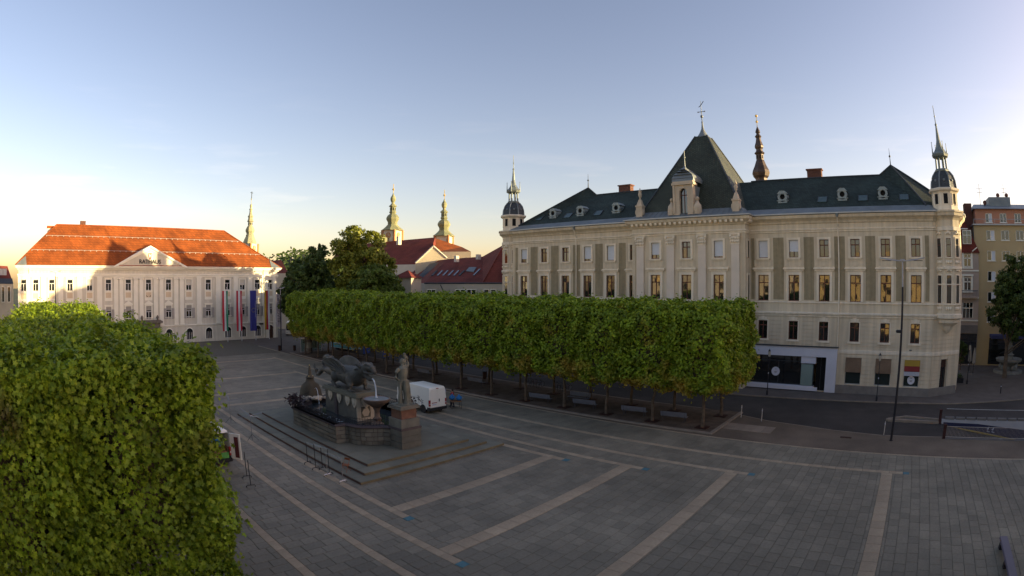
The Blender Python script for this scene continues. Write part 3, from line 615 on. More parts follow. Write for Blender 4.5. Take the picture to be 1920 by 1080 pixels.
# round dormers and skylights
def roofz(y): return ZE+(ZR-ZE)*(y-.9)/6.1
oe = MB(); 
for t in range(16):
    a0, a1 = 2*math.pi*t/16, 2*math.pi*(t+1)/16
    for r0, r1, y0 in ((.33, .62, 0.),): oe.add([(r0*math.cos(a0), y0, r0*math.sin(a0)), (r1*math.cos(a0), y0, r1*math.sin(a0)), (r1*math.cos(a1), y0, r1*math.sin(a1)), (r0*math.cos(a1), y0, r0*math.sin(a1)), (r1*math.cos(a0), 1.6, r1*math.sin(a0)), (r1*math.cos(a1), 1.6, r1*math.sin(a1)), (r0*math.cos(a0), .3, r0*math.sin(a0)), (r0*math.cos(a1), .3, r0*math.sin(a1))], [(0, 3, 2, 1), (1, 2, 5, 4), (0, 6, 7, 3)])
oe.box(-.6, .6, .0, 1.3, -.75, -.45).box(-.72, .72, -.06, .4, -.5, -.40).prism([(-.7, -.05, .35), (.7, -.05, .35), (.3, -.05, .72), (-.3, -.05, .72)], (0, 1.5, 0))
oem = oe.mesh('round_dormer', mat('grey-green zinc', (.24, .28, .28), .5, .15, 2, metal=.2)); oeg = MB().lathe(0, 0, [(.34, 0), (.34, .02)], 16).mesh('pane', M_dark); oeg.transform(Matrix.Translation((0, .28, 0)) @ Matrix.Rotation(R(90), 4, 'X'))
for x in (-50.0+.9, -44.2, -38.2, -14.6, -6.9, -1.7):
    yy = 2.6; o = put(oem, 'round_dormer', pal, (x, yy-.6, roofz(yy)+.35)); put(oeg, 'pane', o)
for x in (-51.8, -46.5, -41.3, -9.5, -4.3, 1.0):
    yy = 2.35; o = MB().box(-.55, .55, -.62, .62, 0, .07).build('skylight', mat('skylight glass', (.05, .085, .085), .25, .1, 1, spec=.6), pal); o.location = (x, yy, roofz(yy)+.03); o.rotation_euler = (math.atan2(ZR-ZE, 6.1), 0, 0)
    [MB().box(q-.035, q+.035, -.7, .7, 0, .1).build('skylight_frame', M_lead, o) for q in (-.585, .585)]
# chimneys and lightning rods
for x, y, w_, z0, z1 in ((-40.0, 8.2, 1.0, 24.5, 26.5), (-29.8, 11.0, 1.3, 24, 31.2), (-11.2, 8.3, 1.0, 24.5, 26.6)):
    c = MB().box(x-w_, x+w_, y-.5, y+.5, z0, z1).build('chimney', M_brick, pal); MB().box(x-w_-.14, x+w_+.14, y-.62, y+.62, z1, z1+.16).build('chimney_cap', mat('tile red', (.15, .065, .045), .85, .2, 2), c)
for x, z in ((-46, 26.6), (-.4, 26.5)): MB().tube([(x, 7, z-.2), (x, 7, z+.9), (x, 7, z+2.2)], [.09, .05, .02], 6).ball((x, 7, z+1.2), .14, 8, 6).build('lightning_rod', M_lead, pal)
# ---- corner turrets
def turret(cx, cy, full, dirsign):
    T8 = math.pi/8
    root_parts = []
    z0 = 8.6
    b = MB().lathe(cx, cy, [(1.72, 8.95), (1.72, 17.9)], 8, T8).build('oriel', M_wall, pal)
    MB().lathe(cx, cy, [(.25, 6.9), (.6, 7.25), (.95, 7.7), (1.5, 8.05), (1.6, 8.4), (1.95, 8.55), (1.98, 8.95), (1.75, 9.05)], 8, T8).build('corbel', M_trim, b)
    for z1, z2, pr in ((13.75, 14.05, .2), (9.95, 10.1, .1), (17.86, 18.3, .16), (12.1, 12.25, .05)): MB().lathe(cx, cy, [(1.7, z1-.05), (1.72+pr, z1), (1.72+pr, z2-.06), (1.7, z2)], 8, T8).build('band', M_trim, b)
    for k in range(8):
        a = 2*math.pi*k/8; dxn, dyn = math.cos(a), math.sin(a)
        if dyn > .4: continue
        for z, h in ((10.16, 2.94), (15.06, 1.98)):
            rr_ = 1.72*math.cos(T8)
            q = Vector((cx+dxn*rr_, cy+dyn*rr_)); rot = math.atan2(dyn, dxn)+R(90)
            f = MB().box(-.3, .3, -.02, .02, 0, h).build('window', M_brown, b); f.location = (q.x, q.y, z); f.rotation_euler = (0, 0, rot)
            MB().box(-.25, .25, -.035, -.022, .06, h*.62).box(-.25, .25, -.035, -.022, h*.66, h-.06).build('pane', M_glass, f)
            MB().box(-.42, -.3, -.07, .02, -.05, h+.12).box(.3, .42, -.07, .02, -.05, h+.12).box(-.3, .3, -.07, .02, h, h+.12).box(-.46, .46, -.12, .02, -.16, -.05).build('surround', M_trim, f)
            g_ = MB()
            for kk_ in range(3): g_.ball((-.26+.26*kk_, -.05, -.55), .16, 8, 5, (.9, .6, 1.2))
            g_.build('ornament', M_trim, f, True); g_ = MB(); g_.ball((0, -.07, h+.62), .2, 8, 5, (1.1, .5, 1)).ball((-.25, -.05, h+.5), .13, 8, 5).ball((.25, -.05, h+.5), .13, 8, 5)
            g_.build('ornament', M_trim, f, True)
    MB().lathe(cx, cy, [(1.72, 18.3), (1.74, 19.0), (1.9, 19.2), (2.25, 19.45), (2.3, 19.78), (2.42, 19.8), (2.42, 20.0), (1.7, 20.1)], 8, T8).build('cornice', M_wall, b)
    d = MB().lathe(cx, cy, [(1.75, 20.0), (1.72, 20.5), (1.68, 20.5), (1.68, 22.0)], 8, T8).build('turret_drum', M_trim, pal)
    MB().lathe(cx, cy, [(1.72, 21.95), (1.78, 22.05), (2.05, 22.2), (2.1, 22.4), (1.9, 22.5)], 8, T8).build('drum_cornice', M_trim, d)
    for k in range(8):
        a = 2*math.pi*k/8; q = (cx+math.cos(a)*1.68*math.cos(T8), cy+math.sin(a)*1.68*math.cos(T8))
        f = MB().box(-.27, .27, -.03, .03, 20.75, 21.85).build('drum_opening', M_dark, d); f.location = (*q, 0); f.rotation_euler = (0, 0, a+R(90))
        MB().box(-.4, -.27, -.07, .03, 20.6, 21.9).box(.27, .4, -.07, .03, 20.6, 21.9).build('surround', M_trim, f)
    dm_ = MB().lathe(cx, cy, [(1.72, 22.45), (1.7, 22.7), (1.62, 23.3), (1.42, 23.9), (1.05, 24.35), (.8, 24.5)], 8, T8).build('turret_dome', M_lead, d)
    for k in range(8):
        a = T8+2*math.pi*k/8; MB().tube([(cx+r_*math.cos(a), cy+r_*math.sin(a), z_) for r_, z_ in ((1.75, 22.5), (1.66, 23.3), (1.45, 23.9), (1.08, 24.37), (.82, 24.52))], .085, 5).build('dome_rib', M_zinc, dm_)
        a = 2*math.pi*k/8; r_ = 1.62*math.cos(T8); fr = MB().tube([(r_*math.cos(a)*1.0+cx-.25*math.sin(a)*s1, r_*math.sin(a)+cy+.25*math.cos(a)*s1, z_) for s1, z_ in ((-1, 22.85), (0, 23.05), (1, 22.85))], .045, 4).ball((cx+(r_-.02)*math.cos(a), cy+(r_-.02)*math.sin(a), 23.35), .16, 6, 4).build('dome_ornament', M_zinc, dm_)
    ln = MB().lathe(cx, cy, [(.95, 24.45), (.98, 24.6), (.85, 24.75)], 8, T8)
    for k in range(8): a = T8+2*math.pi*k/8; ln.tube([(cx+.72*math.cos(a), cy+.72*math.sin(a), 24.7), (cx+.68*math.cos(a), cy+.68*math.sin(a), 26.1)], .1, 5)
    ln.lathe(cx, cy, [(.8, 26.0), (1.05, 26.15), (1.15, 26.4), (.8, 26.75), (.45, 27.3), (.26, 28.1), (.13, 29.5), (.06, 30.2), (.035, 32.2)], 8, T8)
    ln.ball((cx, cy, 29.9), .16, 8, 6).ball((cx, cy, 30.9), .1, 6, 5)
    for k in range(4): a = T8+2*math.pi*k/4; ln.tube([(cx+1.05*math.cos(a), cy+1.05*math.sin(a), 26.2), (cx+1.05*math.cos(a), cy+1.05*math.sin(a), 27.7)], [.1, .03], 5).ball((cx+1.05*math.cos(a), cy+1.05*math.sin(a), 27.75), .07, 5, 4)
    ln.build('turret_spire', mat('verdigris lantern', (.20, .23, .22), .5, .2, 2, metal=.35), d)
turret(6.2, 1.3, True, 1)
turret(-56.2, 1.3, True, -1)

# ================================================================== town hall (frame: x right along the front, y inwards)
M_rw = mat('pale grey plaster', (.64, .60, .50), .9, .06, .5, col2=(.59, .555, .46), streak=.10); M_rt = mat('white stucco', (.84, .81, .69), .85, .05, .8)
M_rp = mat('peach panel', (.66, .54, .38), .9, .06, 1); M_tile = rowmat('orange roof tiles', (.27, .068, .012), .5, .35, rough=.85, dark=.6, var=.2)
M_tile2 = rowmat('dark red roof tiles', (.17, .036, .024), .35, .25, rough=.85, dark=.72, var=.12); M_rwin = mat('white window wood', (.62, .60, .58), .6, .05, 3)
M_shut = mat('grey shutter', (.36, .34, .31), .8, .08, 4); M_letter = mat('dark letters', (.03, .028, .03), .6, .1, 3)
AR, DR = .0431, 111.2
hall = thing('town_hall', 'pale neoclassical town hall with orange tiled roof and RATHAUS pediment', 'building', (0, DR, 0), AR)
RW = [-8.08, -5.34, -1.73, 2.38, 6.79, 11.01, 15.47, 20.04, 24.59, 29.28, 33.86, 38.44, 42.09, 45.81, 49.0]
ops = [(x-.62, x+.62, 10.56, 12.72) for x in RW]+[(x-.62, x+.62, 4.9, 7.6) for x in RW]
AW = [x for x in RW if x > 23 or x < 17]
aops = [(x-.75, x+.75, .6, 2.1) for x in AW]
M = MB().wall(-9.3, 50.9, 3.5, 14.6, ops, 0, .3).wall(-9.3, 50.9, 0, 3.5, aops+[(18.9, 21.2, 0, 3.1)], 0, .3)
M.poly([(-9.3, 0, 0), (-9.3, 0, 14.6), (-9.3, 16, 14.6), (-9.3, 16, 0)]).poly([(50.9, 0, 0), (50.9, 16, 0), (50.9, 16, 14.6), (50.9, 0, 14.6)]).poly([(-9.3, 16, 0), (-9.3, 16, 14.6), (50.9, 16, 14.6), (50.9, 16, 0)])
M.build('wall', M_rw, hall)
MB().box(-9.3, 50.9, 1.5, 1.6, 0, 14.5).build('dark_backing', M_dark, hall)  # near-black sheet standing in for the unlit rooms behind the panes
# arched tops of ground-floor windows: half-round openings closed by spandrels
spn = []
n_ = 12
pts = [(.75*math.cos(t), -.0, .75*math.sin(t)) for t in np.linspace(0, math.pi, n_)]
arch = MB()
for i in range(n_-1):
    a, b = pts[i], pts[i+1]; arch.add([(a[0], -.06, a[2]), (b[0], -.06, b[2]), (b[0]*1.27, -.06, b[2]*1.27), (a[0]*1.27, -.06, a[2]*1.27), (a[0], .3, a[2]), (b[0], .3, b[2]), (b[0]*1.27, .0, b[2]*1.27), (a[0]*1.27, .0, a[2]*1.27)], [(0, 1, 2, 3), (0, 4, 5, 1), (3, 2, 6, 7)])
arch.box(-.95, -.75, -.06, 0, -1.5, 0).box(.75, .95, -.06, 0, -1.5, 0)
archm = arch.mesh('arch_surround', M_rt)
gl = MB().prism([(p[0], .2, p[2]) for p in pts]+[(-.75, .2, -1.5), (.75, .2, -1.5)], (0, .03, 0)).mesh('window', M_glass)
br = MB().box(-.04, .04, .1, .18, -1.5, .7).box(-.45, -.39, .1, .18, -1.5, .6).box(.39, .45, .1, .18, -1.5, .6).mesh('glazing_bar', M_rwin)
# real arched openings: wall above spring line is carried by the surround; a dark half disc sits proud of the wall
gl2 = MB().prism([(p[0], -.02, p[2]) for p in pts], (0, .02, 0)).mesh('arch_pane', M_glass)
for x in AW:
    o = put(gl, 'window', hall, (x, 0, 2.1)); put(archm, 'arch_surround', o); put(br, 'glazing_bar', o); put(gl2, 'arch_pane', o)
# windows of the two upper floors
def rwin(h, tr):
    f = MB().box(-.62, -.53, .1, .2, 0, h).box(.53, .62, .1, .2, 0, h).box(-.53, .53, .1, .2, 0, .09).box(-.53, .53, .1, .2, h-.09, h).box(-.06, .06, .09, .2, .09, tr).box(-.53, .53, .08, .2, tr-.06, tr+.06)
    return f.mesh('window', M_rwin)
def rpane(w, h): return MB().box(-w/2, w/2, .15, .17, 0, h).mesh('pane', M_glass)
RWu, RWl = rwin(2.16, 1.4), rwin(2.7, 1.5); pu, pl, pt1, pt2 = rpane(.47, 1.25), rpane(.47, 1.35), rpane(1.06, .6), rpane(1.06, 1.05)
SU = MB().box(-.85, -.62, -.07, .02, -.1, 2.4).box(.62, .85, -.07, .02, -.1, 2.4).box(-.62, .62, -.07, .02, 2.16, 2.4).box(-.95, .95, -.15, 0, 2.4, 2.52).box(-.9, .9, -.14, 0, -.22, -.1).mesh('surround', M_rt)
PAN = MB().box(-.85, .85, -.05, 0, -1.95, -.25).mesh('apron', M_rt); PAN2 = MB().box(-.62, .62, -.065, -.05, -1.35, -.35).mesh('apron_panel', M_rp)
SHU = MB().box(-.345, .345, -.06, 0, 0, 2.1).mesh('shutter', M_shut)
PEDI = MB().prism([(-.95, -.12, 3.1), (.95, -.12, 3.1), (0, -.12, 3.7)], (0, .12, 0)).box(-1.0, 1.0, -.16, 0, 2.98, 3.1).mesh('small_pediment', M_rt)
for i, x in enumerate(RW):
    o = put(RWu, 'window', hall, (x, 0, 10.56)); [put(pu, 'pane', o, (s_*.295, 0, .1)) for s_ in (-1, 1)]; put(pt1, 'pane', o, (0, 0, 1.48)); put(SU, 'surround', o); put(PAN, 'apron', o); put(PAN2, 'apron_panel', o)
    if i in (4, 9, 12): MB().box(-.5, .5, .12, .14, 1.0, 2.1).build('blind', M_rw, o)
    o = put(RWl, 'window', hall, (x, 0, 4.9)); [put(pl, 'pane', o, (s_*.295, 0, .1)) for s_ in (-1, 1)]; put(pt2, 'pane', o, (0, 0, 1.58))
    put(SU, 'surround', o, (0, 0, .45)); MB().box(-.5, .5, .12, .14, 1.75, 2.62).build('blind', M_shut, o)
    if i in (5, 6, 8, 9, 10, 11, 12, 13): [put(SHU, 'shutter', o, (s_*1.005, -.08, 0)) for s_ in (-1, 1)]
    if i in (6, 7, 8): put(PEDI, 'small_pediment', o, (0, 0, 0))
# pilasters
for x in (-3.55, .31, 4.57, 9.02, 31.62, 36.2, 40.45, 43.9, 47.5): MB().box(x-.55, x+.55, -.14, 0, 3.9, 13.2).box(x-.65, x+.65, -.2, 0, 3.6, 3.9).box(x-.62, x+.62, -.2, 0, 13.0, 13.3).build('pilaster', M_rt, hall)
for x in (12.68, 13.9, 17.12, 18.39, 21.64, 22.95, 26.3, 27.63):
    p = MB().box(x-.45, x+.45, -.18, 0, 3.9, 12.6).box(x-.52, x+.52, -.24, 0, 3.6, 3.9).build('pilaster', M_rt, hall)
    MB().box(x-.58, x+.58, -.28, 0, 12.95, 13.15).ball((x-.42, -.2, 12.8), .2, 8, 5).ball((x+.42, -.2, 12.8), .2, 8, 5).box(x-.45, x+.45, -.2, 0, 12.6, 12.95).build('capital', M_rt, p)
pth = [(-9.3, 16), (-9.3, 0), (-6.9, 0), (-6.9, 0.0), (48.0, 0), (50.9, 0), (50.9, 16)]
pth = [(-9.3, 16), (-9.3, 0), (50.9, 0), (50.9, 16)]
# sweep: 'out' is to the right of travel; walk so that out points away from the building
MB().sweep(pth, [(0, 3.35), (.12, 3.4), (.14, 3.55), (0, 3.62)]).build('string_course', M_rt, hall)
MB().sweep(pth, [(0, 13.2), (.12, 13.25), (.14, 13.5), (.24, 13.56), (.24, 13.72), (0, 13.8)]).build('architrave', M_rt, hall)
MB().sweep(pth, [(0, 14.4), (.2, 14.5), (.35, 14.75), (.62, 14.85), (.66, 15.05), (.8, 15.2), (.8, 15.3), (-.2, 15.4)]).build('cornice', M_rt, hall)
# corner bays
for x in (-8.1, 49.1): MB().box(x-1.25, x-.62, -.25, 0, 0, 13.2).box(x+.62, x+1.25, -.25, 0, 0, 13.2).build('corner_strip', M_rt, hall)
for x in (-6.75, 47.35): MB().tube([(x, -.5, 15.0), (x, -.22, 14.0), (x, -.22, .2)], .09, 6).build('downpipe', M_rt, hall)
# roof: hipped, with snow guards
e, yr = .75, 8.0
ev = [(-10.0, -e, 15.3), (51.6, -e, 15.3), (51.6, 16.8, 15.3), (-10.0, 16.8, 15.3)]; rd = [(-.7, yr, 23.65), (40.4, yr, 23.65)]
rf = MB().poly([ev[0], ev[1], rd[1], rd[0]]).poly([ev[1], ev[2], rd[1]]).poly([ev[2], ev[3], rd[0], rd[1]]).poly([ev[3], ev[0], rd[0]]).build('roof', M_tile, hall)
sl = (23.65-15.3)/(yr+e); ang = math.atan(sl)
for y in (2.2, 5.3):
    z = 15.3+(y+e)*sl; f = (y+e)/(yr+e); xa, xb = -10+9.3*f+.5, 51.6-11.2*f-.5
    g_ = MB().tube([(xa, y, z+.18), (xb, y, z+.18)], .05, 5); x = xa
    n = int((xb-xa)/1.35)
    for i in range(n+1): g_.box(xa+i*1.35-.06, xa+i*1.35+.06, y-.12, y+.12, z-.05, z+.16)
    g_.build('snow_guard', mat('galvanised guard', (.38, .33, .30), .6, .1, 2, metal=.3), rf)
for a, b in ((rd[0], rd[1]), (ev[0], rd[0]), (ev[1], rd[1])): MB().tube([a, b], .16, 6).build('ridge_tiles', M_tile, rf)
for x, sgn in ((-10.0, 1), (51.6, -1)): MB().poly([(x, -e-.02, 15.32), (x+sgn*2.6, -e-.02, 15.34), (x+sgn*2.3, .9, 17.05)]).poly([(x, -e-.02, 15.32), (x+sgn*2.3, .9, 17.05), (x, 2.5, 15.34)]).build('corner_flashing', M_zinc, rf)
c = MB().box(5.0, 6.3, 8.4, 9.4, 22, 24.6).build('chimney', M_brick, hall)
c = MB().box(-2.9, -1.5, 8.3, 9.3, 17, 22.9).build('chimney', M_rt, hall); MB().box(-3.05, -1.35, 8.15, 9.45, 22.9, 23.4).build('chimney_cap', M_tile, c)
# pediment with lettering and coat of arms
pd = MB().prism([(12.4, -.55, 15.3), (28.4, -.55, 15.3), (20.2, -.55, 19.1)], (0, 5.5, 0)).build('pediment', M_rt, hall)
MB().poly([(13.9, -.56, 15.55), (26.8, -.56, 15.55), (20.2, -.56, 18.55)]).build('tympanum', M_rw, pd)
for (a, b) in (((12.1, 15.25), (20.2, 19.3)), ((20.2, 19.3), (28.7, 15.25))):
    dxx, dzz = b[0]-a[0], b[1]-a[1]; L_ = math.hypot(dxx, dzz); nx, nz = -dzz/L_*.38, dxx/L_*.38
    MB().prism([(a[0], -.85, a[1]), (b[0], -.85, b[1]), (b[0]-nx, -.85, b[1]-nz), (a[0]-nx, -.85, a[1]-nz)], (0, 6, 0)).build('raking_cornice', M_rt, pd)
put(text_mesh('RATHAUS', 1.12, .05, M_letter), 'lettering', pd, (20.2, -.66, 15.58))
sh_ = MB().prism([(-.45, 0, .75), (.45, 0, .75), (.45, 0, .1), (.25, 0, -.35), (0, 0, -.55), (-.25, 0, -.35), (-.45, 0, .1)], (0, .08, 0)).build('coat_of_arms', mat('red shield', (.40, .12, .10), .7, .1, 2), pd); sh_.location = (20.2, -.66, 17.1)
MB().box(-.27, -.13, -.02, 0, -.15, .6).box(.13, .27, -.02, 0, -.15, .6).box(-.13, .13, -.02, 0, .12, .3).build('tower_charge', M_rt, sh_); MB().box(-.6, .6, .06, .1, -.6, .95).build('cartouche', M_rt, sh_)
# portal with balcony cornice
pt_ = MB().box(17.7, 18.9, -.7, 0, 0, 4.2).box(21.2, 22.4, -.7, 0, 0, 4.2).box(18.9, 21.2, -.7, 0, 3.1, 4.2).box(17.2, 22.9, -1.1, 0, 4.2, 4.6).box(17.5, 22.6, -.9, 0, 4.6, 4.75).build('portal', mat('dark portal stone', (.155, .135, .115), .85, .15, 1), hall)
for x in (18.3, 21.8): MB().lathe(x, -.8, [(.25, 4.75), (.2, 5.0), (.32, 5.25), (.2, 5.6), (.05, 5.75)], 10).build('urn', MATS['dark portal stone'], pt_)
MB().box(18.9, 21.2, .2, .3, 0, 3.1).build('door', M_wood, pt_)
MB().box(24.6+1.2, 24.6+2.4, -.08, 0, 1.1, 1.7).build('notice_board', M_whitep, hall); MB().box(24.6+1.0, 24.6+1.55, -.09, -.02, .9, 1.7).build('notice_board', mat('blue notice', (.05, .09, .3), .6, .1, 2), hall)
for s_ in (-1, 1): MB().prism([(20.04+s_*.15, -.1, 9.3), (20.04+s_*.55, -.1, 9.7), (20.04+s_*.4, -.1, 9.35)], (0, .08, 0)).build('wall_emblem', M_letter, hall)
MB().box(46.2, 47.2, -.1, 0, 3.0, 3.3).build('street_sign', M_letter, hall); MB().box(48.6, 49.6, -.05, .0, .0, 2.6).build('side_door', M_wood, hall)

# ================================================================== flags in front
M_pole = mat('white steel pole', (.6, .6, .6), .5, .05, 2, metal=.3)
def flagpole(x, y, label, stripes, base_h=2.2, wid=1.35, txt=None):
    t = thing('flag', label, 'flag', (x, y, 0), R(5), 'banners in front of the town hall')
    MB().lathe(0, 0, [(.09, 0), (.07, 1), (.05, 10.9), (.02, 11.0)], 8).ball((0, 0, 11.05), .1, 8, 6).build('pole', M_pole, t)
    MB().lathe(0, 0, [(.16, 0), (.16, .12), (.1, .2)], 8).build('pole_foot', M_zinc, t)
    MB().tube([(-wid*.6, -.02, 10.45), (.1, 0, 10.45)], .03, 5).build('crossbar', M_pole, t)
    n = len(stripes); x0 = -wid*.85
    for i, (col, name, fr) in enumerate(stripes):
        wv = sum(s[2] for s in stripes); a = x0+wid*sum(s[2] for s in stripes[:i])/wv; b = x0+wid*sum(s[2] for s in stripes[:i+1])/wv
        mb = MB(); NX, NZ = 4, 22
        for s_ in (0, 1):
            vs = [(a+(b-a)*p/NX, -.06+.11*math.sin(2.3*(a+(b-a)*p/NX)*3+q*.25)*(q/NZ)**.5+(.006 if s_ else 0), 10.42-(10.42-base_h)*q/NZ) for q in range(NZ+1) for p in range(NX+1)]
            mb.add(vs, [(q*(NX+1)+p, q*(NX+1)+p+1, (q+1)*(NX+1)+p+1, (q+1)*(NX+1)+p) for q in range(NZ) for p in range(NX)])
        mb.build('flag_stripe', mat(name, col, .8, .06, 3), t, True)
    return t
RED, WHT = ((.45, .03, .05), 'flag red'), ((.65, .65, .66), 'flag white')
flagpole(36.9, 108.8, 'red white and green banner hanging on the leftmost flagpole', [(*RED, 1), (*WHT, 1), ((.03, .22, .12), 'flag green', 1)], 2.3, 1.35)
flagpole(40.2, 108.9, 'red white and red banner hanging on a flagpole', [(*RED, 1), (*WHT, 1), (*RED, 1)], 2.2, 1.4)
f3 = flagpole(43.55, 108.95, 'blue banner with a ring of gold stars hanging on a flagpole', [((.055, .055, .26), 'flag blue', 1)], 2.1, 1.55)
M_star = mat('star yellow', (.5, .4, .03), .7, .05, 2)
for k in range(12):
    a = 2*math.pi*k/12; s5 = [((.09 if i % 2 == 0 else .04)*math.sin(math.pi*i/5), 0, (.09 if i % 2 == 0 else .04)*math.cos(math.pi*i/5)) for i in range(10)]
    MB().poly([(-.54+.42*math.cos(a)+q[0], -.2, 6.4+.42*math.sin(a)+q[2]) for q in s5]).build('star', M_star, f3)
flagpole(46.9, 109.3, 'yellow red and white banner hanging on a flagpole', [((.55, .33, .03), 'flag yellow', 1), (*RED, 1), (*WHT, .9)], 2.2, 1.3)
f5 = flagpole(49.9, 109.4, 'white banner with rotated KLAGENFURT lettering beside the town hall corner', [((.5, .47, .5), 'banner white', 1)], 2.6, 1.45)
tm = text_mesh('KLAGENFURT', .95, .005, mat('banner grey letters', (.2, .18, .2), .8, .05, 2)); o = put(tm, 'lettering', f5, (-.15, -.2, 6.6)); o.rotation_euler = (0, R(-90), 0)

# ================================================================== churches and roofs behind
M_cop = mat('yellow-green copper patina', (.25, .25, .135), .65, .25, .4, col2=(.19, .21, .125)); M_chw = mat('church wall white', (.62, .55, .45), .9, .08, .4); M_orn = mat('orange corner paint', (.42, .22, .10), .9, .1, 1)  # spire copper is one even yellow-green tone
M_gold = mat('gilt', (.75, .55, .2), .35, .1, 2, metal=.6); M_cream = mat('cream house wall', (.56, .48, .34), .9, .08, .3); M_bei = mat('beige house wall', (.48, .42, .33), .9, .08, .3)
def onion(name, label, cxp, yref, d, prof, body, m, cat='church tower', bodymat=None, clock=True, rotb=R(20), lant=None):
    """profile rows (half width px, photo y) surveyed at the tower's distance"""
    b = W(cxp, yref, d); t = thing(name, label, cat, (b.x, b.y, 0), rotb)
    k = .00099*b.xy.length
    zz = lambda y: W(cxp, y, d).z
    MB().lathe(0, 0, [(max(.05, w*k), zz(y)) for w, y in prof][::-1], 8, math.pi/8).build('spire', m, t)
    hw = body[0]*k*.80; zt = zz(body[1]); bo = MB().box(-hw, hw, -hw, hw, 0, zt).build('tower_shaft', bodymat or M_chw, t)
    for sx_ in (-1, 1):
        for sy_ in (-1, 1): MB().box(sx_*hw-.35, sx_*hw+.35, sy_*hw-.35, sy_*hw+.35, zt-9, zt-.02).build('corner_strip', M_orn, t)
    if clock:
        for a in range(4):
            c = MB().lathe(0, 0, [(hw*.42, 0), (hw*.42, .1)], 20).build('clock_face', M_orn, t); c.matrix_local = Matrix.Rotation(a*math.pi/2, 4, 'Z') @ Matrix.Translation((0, -hw-.02, zt-hw*.75)) @ Matrix.Rotation(R(90), 4, 'X')
            MB().box(-.08, .08, 0, hw*.34, .1, .16).box(0, hw*.25, -.08, .08, .1, .17).build('clock_hands', M_chw, c)
    if lant:
        for yl0, yl1, hwp in lant:
            for q in range(8):
                a = 2*math.pi*q/8; MB().box(-.16*hwp*k, .16*hwp*k, -.05, .05, zz(yl1)+.1, zz(yl0)-.1).build('lantern_opening', M_dark, t).matrix_local = Matrix.Rotation(a, 4, 'Z') @ Matrix.Translation((0, -hwp*k*.93, 0))
    return t, k, zz
P1 = [(.2, 346), (.3, 362), (1, 363), (2.0, 366), (4.6, 370), (5.3, 373), (4.5, 377), (2.6, 380), (3, 382), (7.7, 386.5), (7.7, 387.3), (5.6, 388), (5.6, 396), (7, 397.5), (6.6, 399), (5, 400.5), (9.5, 404), (12, 408), (12.2, 411), (10, 415), (8.7, 417.5), (9.5, 418.5), (8.5, 420), (11, 423), (15, 427), (20.8, 431.3), (20.8, 432.3)]
t1, k, zz = onion('church_tower', 'left one of two green onion-domed church towers with clock', 736, 420, 176, P1, (16.5, 432), M_cop, lant=[(389, 395.5, 5.6)])
MB().tube([(0, 0, zz(362)), (0, 0, zz(345))], .12, 5).ball((0, 0, zz(355)), .4, 6, 4).build('cross', M_gold, t1)
MB().box(-6, 6, -.2, .2, zz(453)-1, zz(447)).build('gallery', M_cop, t1)
P2 = [(w*.97, y+11+(y-346)*.0) for w, y in P1]
t2, k, zz = onion('church_tower', 'right one of two green onion-domed church towers, partly behind a ridge', 832.5, 420, 181, P2, (16, 442), M_cop, clock=False, rotb=R(28), lant=[(400, 406.5, 5.4)])
MB().tube([(0, 0, zz(373)), (0, 0, zz(356))], .12, 5).ball((0, 0, zz(366)), .4, 6, 4).build('cross', M_gold, t2)
P3 = [(.2, 368), (.5, 372), (1.4, 373), (.4, 375), (.4, 382), (1.6, 383.5), (2.5, 386), (1.8, 388.5), (1.8, 390), (3.5, 393), (2.6, 394), (2.6, 398), (3.2, 402), (5.6, 406.5), (4.2, 408), (5, 412), (6.4, 415.5), (4.4, 416.5), (4.2, 423), (6, 425), (8.6, 430), (9, 433), (7.2, 437), (6.6, 439), (8, 441), (8, 443), (11, 449), (13.4, 455), (13.2, 457)]
t3, k, zz = onion('church_tower', 'slender pale onion-spired church tower behind the town hall roof', 468.5, 440, 190, P3, (14, 457), mat('pale copper', (.36, .34, .20), .65, .2, .4, col2=(.28, .29, .19)), rotb=R(30), lant=[(417, 422.5, 4.3)])
MB().tube([(0, 0, zz(374)), (0, 0, zz(359))], .12, 5).tube([(-.7, 0, zz(361.5)), (.7, 0, zz(361.5))], .1, 5).build('cross', M_lead, t3)
P4 = [(.5, 232), (.8, 238), (2, 240), (4.6, 246), (5, 248), (3.2, 250), (4, 253), (6.8, 256), (4.6, 259), (6, 266), (9, 274), (8.6, 277), (6.4, 280), (7, 284), (10.4, 287.5), (7.6, 290), (7.4, 300), (9, 303), (12, 311), (16.5, 320), (17.7, 325), (15.5, 331), (12, 335), (11.5, 338), (12.5, 345), (12.5, 360)]
t4, k, zz = onion('church_spire', 'dark brown onion church spire with gold ball rising behind the palace roof', 1426.5, 320, 140, P4, (12, 348), mat('brown patina', (.075, .055, .045), .5, .3, .6, metal=.3), cat='church spire', clock=False, lant=[(291, 299, 7.4)])
MB().tube([(0, 0, zz(236)), (0, 0, zz(216))], .1, 5).ball((0, 0, zz(228)), .35, 8, 6).ball((0, 0, zz(217)), .38, 8, 6).build('gilt_ball', M_gold, t4)

